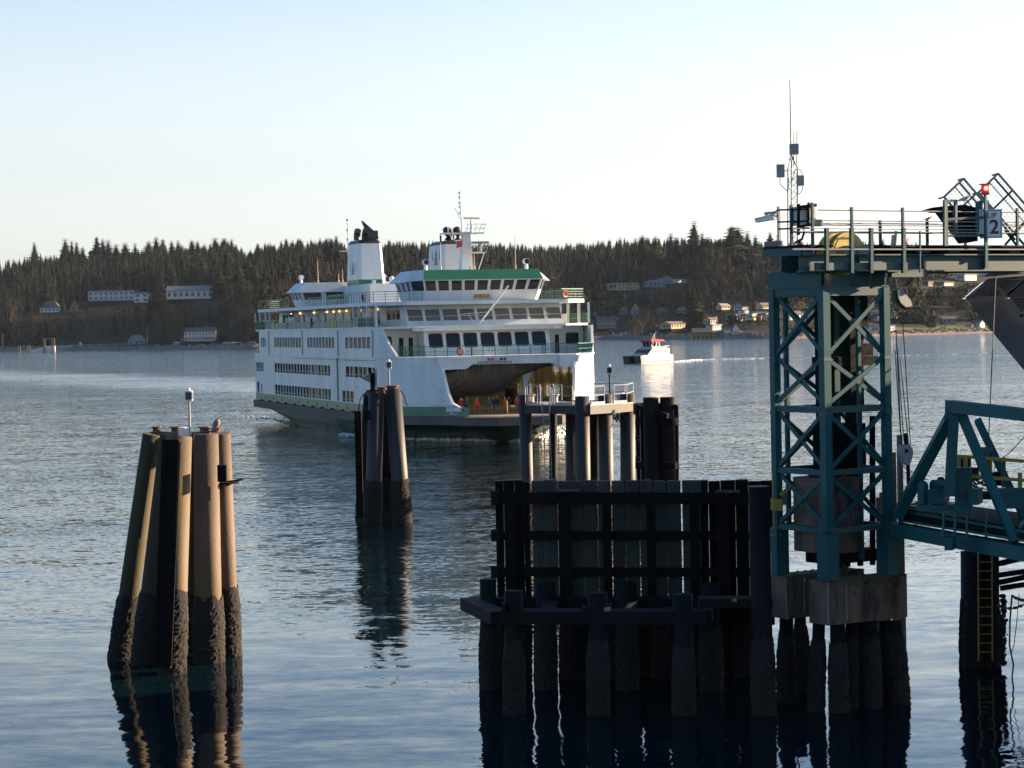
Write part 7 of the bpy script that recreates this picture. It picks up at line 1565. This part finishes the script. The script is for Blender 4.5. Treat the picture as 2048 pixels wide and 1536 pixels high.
# utility poles and street lamps
ups = [(1426, 605, 628, 'pole right of the dark conifers on the slope'), (1413, 640, 658, 'pole standing over the left end of the jetty'), (1469, 608, 630, 'pole in front of the blue gabled house'), (1514, 602, 628, 'lamp pole beside the long brown-roofed house'), (1284, 642, 668, 'tall pole right behind the passenger boat'), (1294, 566, 590, 'thin pole beside the cream hillside house'), (295, 652, 692, 'pale pole beside the dark park tree on the left shore'), (5, 660, 688, 'pole leftmost on the left shore'), (103, 650, 672, 'thin pole above the floating dock'), (1185, 640, 668, 'pole in front of the grey houses near the ferry'), (1346, 605, 618, 'short mast behind the gabled brown house')]
for px, y0, y1, lb in ups:
    g = on_ground(px, y1) if y1 < 668 else Vector((*on_y(px, y1, interp(on_y(px, y1, 1560).x, SHORE) + 24).xy, 3.2)); h = (y1 - y0) * g.y / F; t = thing('utility_pole', g, 'wooden utility ' + lb if 'lamp' not in lb else lb, 'pole', 'utility poles on the far shore')
    mb = MB(); mb.cyl((0, 0, -1), (0, 0, h), .22, .15, n=6); mb.build('pole_shaft', M['h_brown' if px < 200 or px > 300 else 'h_grey'], t, local=True); mb = MB(); mb.box((-1.1, -.1, h - 1.2), (1.1, .1, h - 1.0)); mb.build('crossarm', M['h_brown'], t, local=True)
for px, lb in ((1252, 'slim white sign post on the sea wall left of the passenger boat'), (1227, 'slim pale post on the sea wall far left of the passenger boat'), (1312, 'white bill board post on the sea wall right of the passenger boat mast')):
    g = Vector((*on_y(px, 672, interp(on_y(px, 672, 1600).x, SHORE) + 16).xy, 3.0)); t = thing('sign_post', g, lb, 'post'); mb = MB(); mb.cyl((0, 0, -.5), (0, 0, 2.4), .09, n=5); mb.build('post', M['h_grey'], t, local=True); mb = MB(); mb.box((-.5, -.05, 1.5), (.5, .05, 2.8)); mb.build('panel', M['h_white'], t, local=True)
# ================================================================== passenger catamaran
cp_ = on_z(1250, 727, 0); CY = 12 * F / (727 - 647); ca = thing('passenger_boat', on_y(1282, 726, CY), 'small white passenger catamaran with a red wheelhouse roof under way in mid channel', 'boat'); 
k_ = CY / F
# local frame: x forward along the boat's starboard-to-... the bow looks left-near; build x = lateral (bow width), y = aft
ca.rotation_euler = (0, 0, 0)
CT = R(50); cw, cl = Vector((math.cos(R(-40)), math.sin(R(-40)), 0)), Vector((math.cos(CT), math.sin(CT), 0)); base = on_y(1250, 727, CY); base.z = 0
def cpnt(t, s, z): v = base + cw * t + cl * s; return Vector((v.x, v.y, z if z < 2.3 else 2.3 + (z - 2.3) * .78))
M['boatw'] = mat('boat_white', (0.3774, 0.3774, 0.3672), rough=.4); M['boatg'] = mat('boat_teal', (.006, .03, .035), rough=.4)
cWd = 6.6; cL = 15.5
mb = MB()
def cb_(mb, t0, t1, s0, s1, z0, z1, rk=0): mb.loft([[cpnt(t0, s0, z0), cpnt(t1, s0, z0), cpnt(t1, s1, z0), cpnt(t0, s1, z0)], [cpnt(t0, s0 + rk, z1), cpnt(t1, s0 + rk, z1), cpnt(t1, s1, z1), cpnt(t0, s1, z1)]])
cb_(mb, 0, 2.2, -.5, cL, -.4, 2.2, -.6); cb_(mb, cWd - 2.2, cWd, -.5, cL, -.4, 2.2, -.6); cb_(mb, 2.2, cWd - 2.2, 1.5, cL, .9, 2.2); mb.build('hull', M['boatg'], ca)
mb = MB(); cb_(mb, cWd - .01, cWd + .04, .8, cL, .7, 2.1); cb_(mb, 0, cWd, cL - .5, cL + .05, .3, 2.2); mb.build('hull_side', M['boatw'], ca)
mb = MB(); cb_(mb, .2, cWd - .1, 0, cL, 2.2, 2.35); mb.build('main_deck', M['boatw'], ca)
mb = MB(); cb_(mb, .6, cWd - .35, 3.0, cL - 1.2, 2.36, 4.9, 2.6)
mb.build('cabin', M['boatw'], ca)
mb = MB(); cb_(mb, 1.0, cWd - 1.0, 6.0, cL - 2, 4.92, 5.6, .6); cb_(mb, .8, cWd - .6, cL - 4, cL - 1, 5.61, 5.8); mb.build('upper_deck', M['boatw'], ca)
for i in range(7): mb = MB(); s = 5.2 + i * 1.25; cb_(mb, cWd - .34, cWd - .31, s, s + 1.0, 3.3, 4.2); mb.build('window', M['fglass2'], ca)
for i in range(4): mb = MB(); t = .9 + i * 1.3; mb.prism([cpnt(t, 3.6, 3.0), cpnt(t + 1.1, 3.6, 3.0), cpnt(t + 1.1, 5.15, 4.5), cpnt(t, 5.15, 4.5)], -cl * .04); mb.build('window', M['fglass'], ca)
mb = MB(); mb.loft([[cpnt(2.0, 6.8, 5.62), cpnt(cWd - 1.6, 6.8, 5.62), cpnt(cWd - 1.6, 10.5, 5.62), cpnt(2.0, 10.5, 5.62)], [cpnt(1.6, 6.3, 7.6), cpnt(cWd - 1.2, 6.3, 7.6), cpnt(cWd - 1.4, 10.2, 7.6), cpnt(1.8, 10.2, 7.6)]]); mb.build('wheelhouse', M['fglass'], ca)
for t in (1.75, 3.0, 4.3, 5.5): mb = MB(); mb.beam(cpnt(t + .25, 6.72, 5.62), cpnt(t, 6.24, 7.6), .16); mb.build('wheelhouse_post', M['boatw'], ca)
mb = MB(); mb.beam(cpnt(cWd - 1.5, 8.6, 5.6), cpnt(cWd - 1.2, 8.6, 7.6), .5); mb.beam(cpnt(cWd - 1.5, 10.5, 5.6), cpnt(cWd - 1.3, 9.8, 7.6), .35); mb.build('wheelhouse_side', M['boatw'], ca)
mb = MB(); mb.loft([[cpnt(1.0, 5.5, 7.62), cpnt(cWd - .8, 5.5, 7.62), cpnt(cWd - .8, 12.8, 7.62), cpnt(1.0, 12.8, 7.62)], [cpnt(1.6, 6.2, 8.3), cpnt(cWd - 1.3, 6.2, 8.3), cpnt(cWd - 1.3, 12.2, 8.3), cpnt(1.6, 12.2, 8.3)]]); mb.build('red_roof', M['red'], ca)
mb = MB(); mb.beam(cpnt(3.6, 9, 8.3), cpnt(3.8, 10, 10.6), .5, .3); mb.beam(cpnt(2.8, 9.2, 9.1), cpnt(4.4, 9.2, 9.1), .2); mb.cyl(cpnt(1.9, 7, 8.3), cpnt(1.9, 7, 9.3), .06, n=5); mb.cyl(cpnt(5.6, 8, 8.3), cpnt(5.6, 8, 9.3), .06, n=5); mb.build('mast', M['boatw'], ca)
mb = MB()
for t in (.3, 1.6, 2.9, 4.2, 5.5, 6.8): mb.beam(cpnt(t, .1, 2.35), cpnt(t, .1, 3.3), .08)
mb.beam(cpnt(.3, .1, 3.3), cpnt(cWd - .4, .1, 3.3), .08); mb.beam(cpnt(.3, .1, 2.85), cpnt(cWd - .4, .1, 2.85), .05); mb.beam(cpnt(.3, .1, 3.3), cpnt(.4, 5, 5.6), .1); mb.build('bow_rail', M['boatw'], ca)
# ------------------------------------------------------------------ foam: many small white crests
M['foam'] = mat('sea_foam', (.62, .66, .66), (.30, .36, .38), rough=.9, scale=3)
def foam(name, pts, lb, n, w, hh, seed):
    rn = random.Random(seed); mb = MB()
    for k in range(n):
        i = rn.randrange(len(pts) - 1); f = rn.random(); a, b = pts[i], pts[i + 1]; c = Vector(a[:2]) * (1 - f) + Vector(b[:2]) * f; wd = a[2] * (1 - f) + b[2] * f; d = (Vector(b[:2]) - Vector(a[:2])).normalized(); nrm = Vector((-d.y, d.x))
        o = rn.gauss(0, .45) * wd; c2 = c + nrm * o; L = rn.uniform(.3, 1.3) * w; q = rn.uniform(.1, .35) * w; z = rn.uniform(.01, .06)
        P = [];  m = 7
        for j in range(m): an = 6.283 * j / m; rr3 = rn.uniform(.6, 1.1); P.append((c2.x + d.x * math.cos(an) * L * rr3 - d.y * math.sin(an) * q * rr3, c2.y + d.y * math.cos(an) * L * rr3 + d.x * math.sin(an) * q * rr3, z))
        mb.add(P + [(c2.x, c2.y, z + rn.uniform(.1, 1) * hh)], [(j, (j+1) % m, m) for j in range(m)])
    tag(mb.build(name, M['foam'], base=(0, 0, 0)), lb, kind='stuff')
def fw2(t, s): p = WF @ Vector((t, s, 0)); return (p.x, p.y)
foam('bow_foam', [(*fw2(-11, 22), .5), (*fw2(-9.5, 12), .7), (*fw2(-7, 4), .8), (*fw2(-2.5, -3), .8), (*fw2(1.5, -6.8), .6)], 'low white bow wave along the near side of the ferry', 420, .9, .35, 3)
foam('bow_wash', [(*fw2(3.5, -5.5), 1.5), (*fw2(8, 0), 2.6), (*fw2(12, 8), 3.0), (*fw2(15, 20), 3.4)], 'bright broken wash thrown out at the far bow of the ferry', 900, .9, .5, 4)
foam('stern_wash', [(*fw2(-9.5, 55), .8), (*fw2(-8, 66), 1.5), (*fw2(-9, 90), 3)], 'thin streaks of wash behind the ferry stern', 160, .8, .12, 5)
c0 = cpnt(cWd, 0, 0); c1 = cpnt(cWd + 1, cL, 0); c2 = on_z(1400, 720, 0); c3 = on_z(1560, 716, 0); c4 = on_z(2100, 706, 0)
foam('boat_wake', [(c0.x, c0.y, .7), (c1.x, c1.y, 1.2), (c2.x, c2.y, 2.0), (c3.x, c3.y, 1.6), (c4.x, c4.y, 1.0)], 'white wake trailing right behind the passenger boat', 1500, 1.1, .35, 6)
# ================================================================== unseen building added on the right to shade the slip
M['t_wall'] = mat('shade_building_cladding', (0.16, 0.17, 0.17), (0.13, 0.135, 0.135), rough=.7, scale=.5)
tb = thing('shade_building', (31, 79, 0), 'grey building on piles added out of view right of the slip to shade it', 'building')
hs = [(1.0 + 3.0 * i, 3.2 + 3.0 * i, 1.2 + 4.6 * k, 3.4 + 4.6 * k) for i in range(9) for k in range(2)]
X0, X1, Y0, Y1, Z0, Z1 = 26.5, 36.0, 62.0, 91.0, 4.2, 14.0
mb = MB(); wall(mb, (X0, Y1, Z0), (0, -1, 0), (-1, 0, 0), Y1 - Y0, Z1 - Z0, hs, t=.2); wall(mb, (X1, Y0, Z0), (0, 1, 0), (1, 0, 0), Y1 - Y0, Z1 - Z0, [], t=.2); wall(mb, (X0, Y0, Z0), (1, 0, 0), (0, -1, 0), X1 - X0, Z1 - Z0, [], t=.2); wall(mb, (X1, Y1, Z0), (-1, 0, 0), (0, 1, 0), X1 - X0, Z1 - Z0, [], t=.2)
mb.build('wall', M['t_wall'], tb)
for h in hs: mb = MB(); pane(mb, (X0, Y1, Z0), (0, -1, 0), (-1, 0, 0), h, d=.17, th=.03); mb.build('window', M['win'], tb)
mb = MB(); mb.prism([(X0 - .8, Y0 - .8, Z1), (X1 + .8, Y0 - .8, Z1), ((X0 + X1) / 2, Y0 - .8, Z1 + 1.6)], (0, Y1 - Y0 + 1.6, 0)); mb.build('roof', M['r_grey'], tb)
mb = MB(); mb.box((X0 - 1.5, Y0 - 1.5, Z0 - .6), (X1 + 3, Y1 + 1.5, Z0 - .01)); mb.build('pier_deck', M['timber'], tb)
for i in range(7):
    for x in (X0, (X0 + X1) / 2, X1): y = Y0 + i * (Y1 - Y0) / 6; mb = MB(); mb.cyl((x, y, -3), (x, y, Z0 - .6), .35, n=10); mb.build('pile', M['pile_dark'], tb)
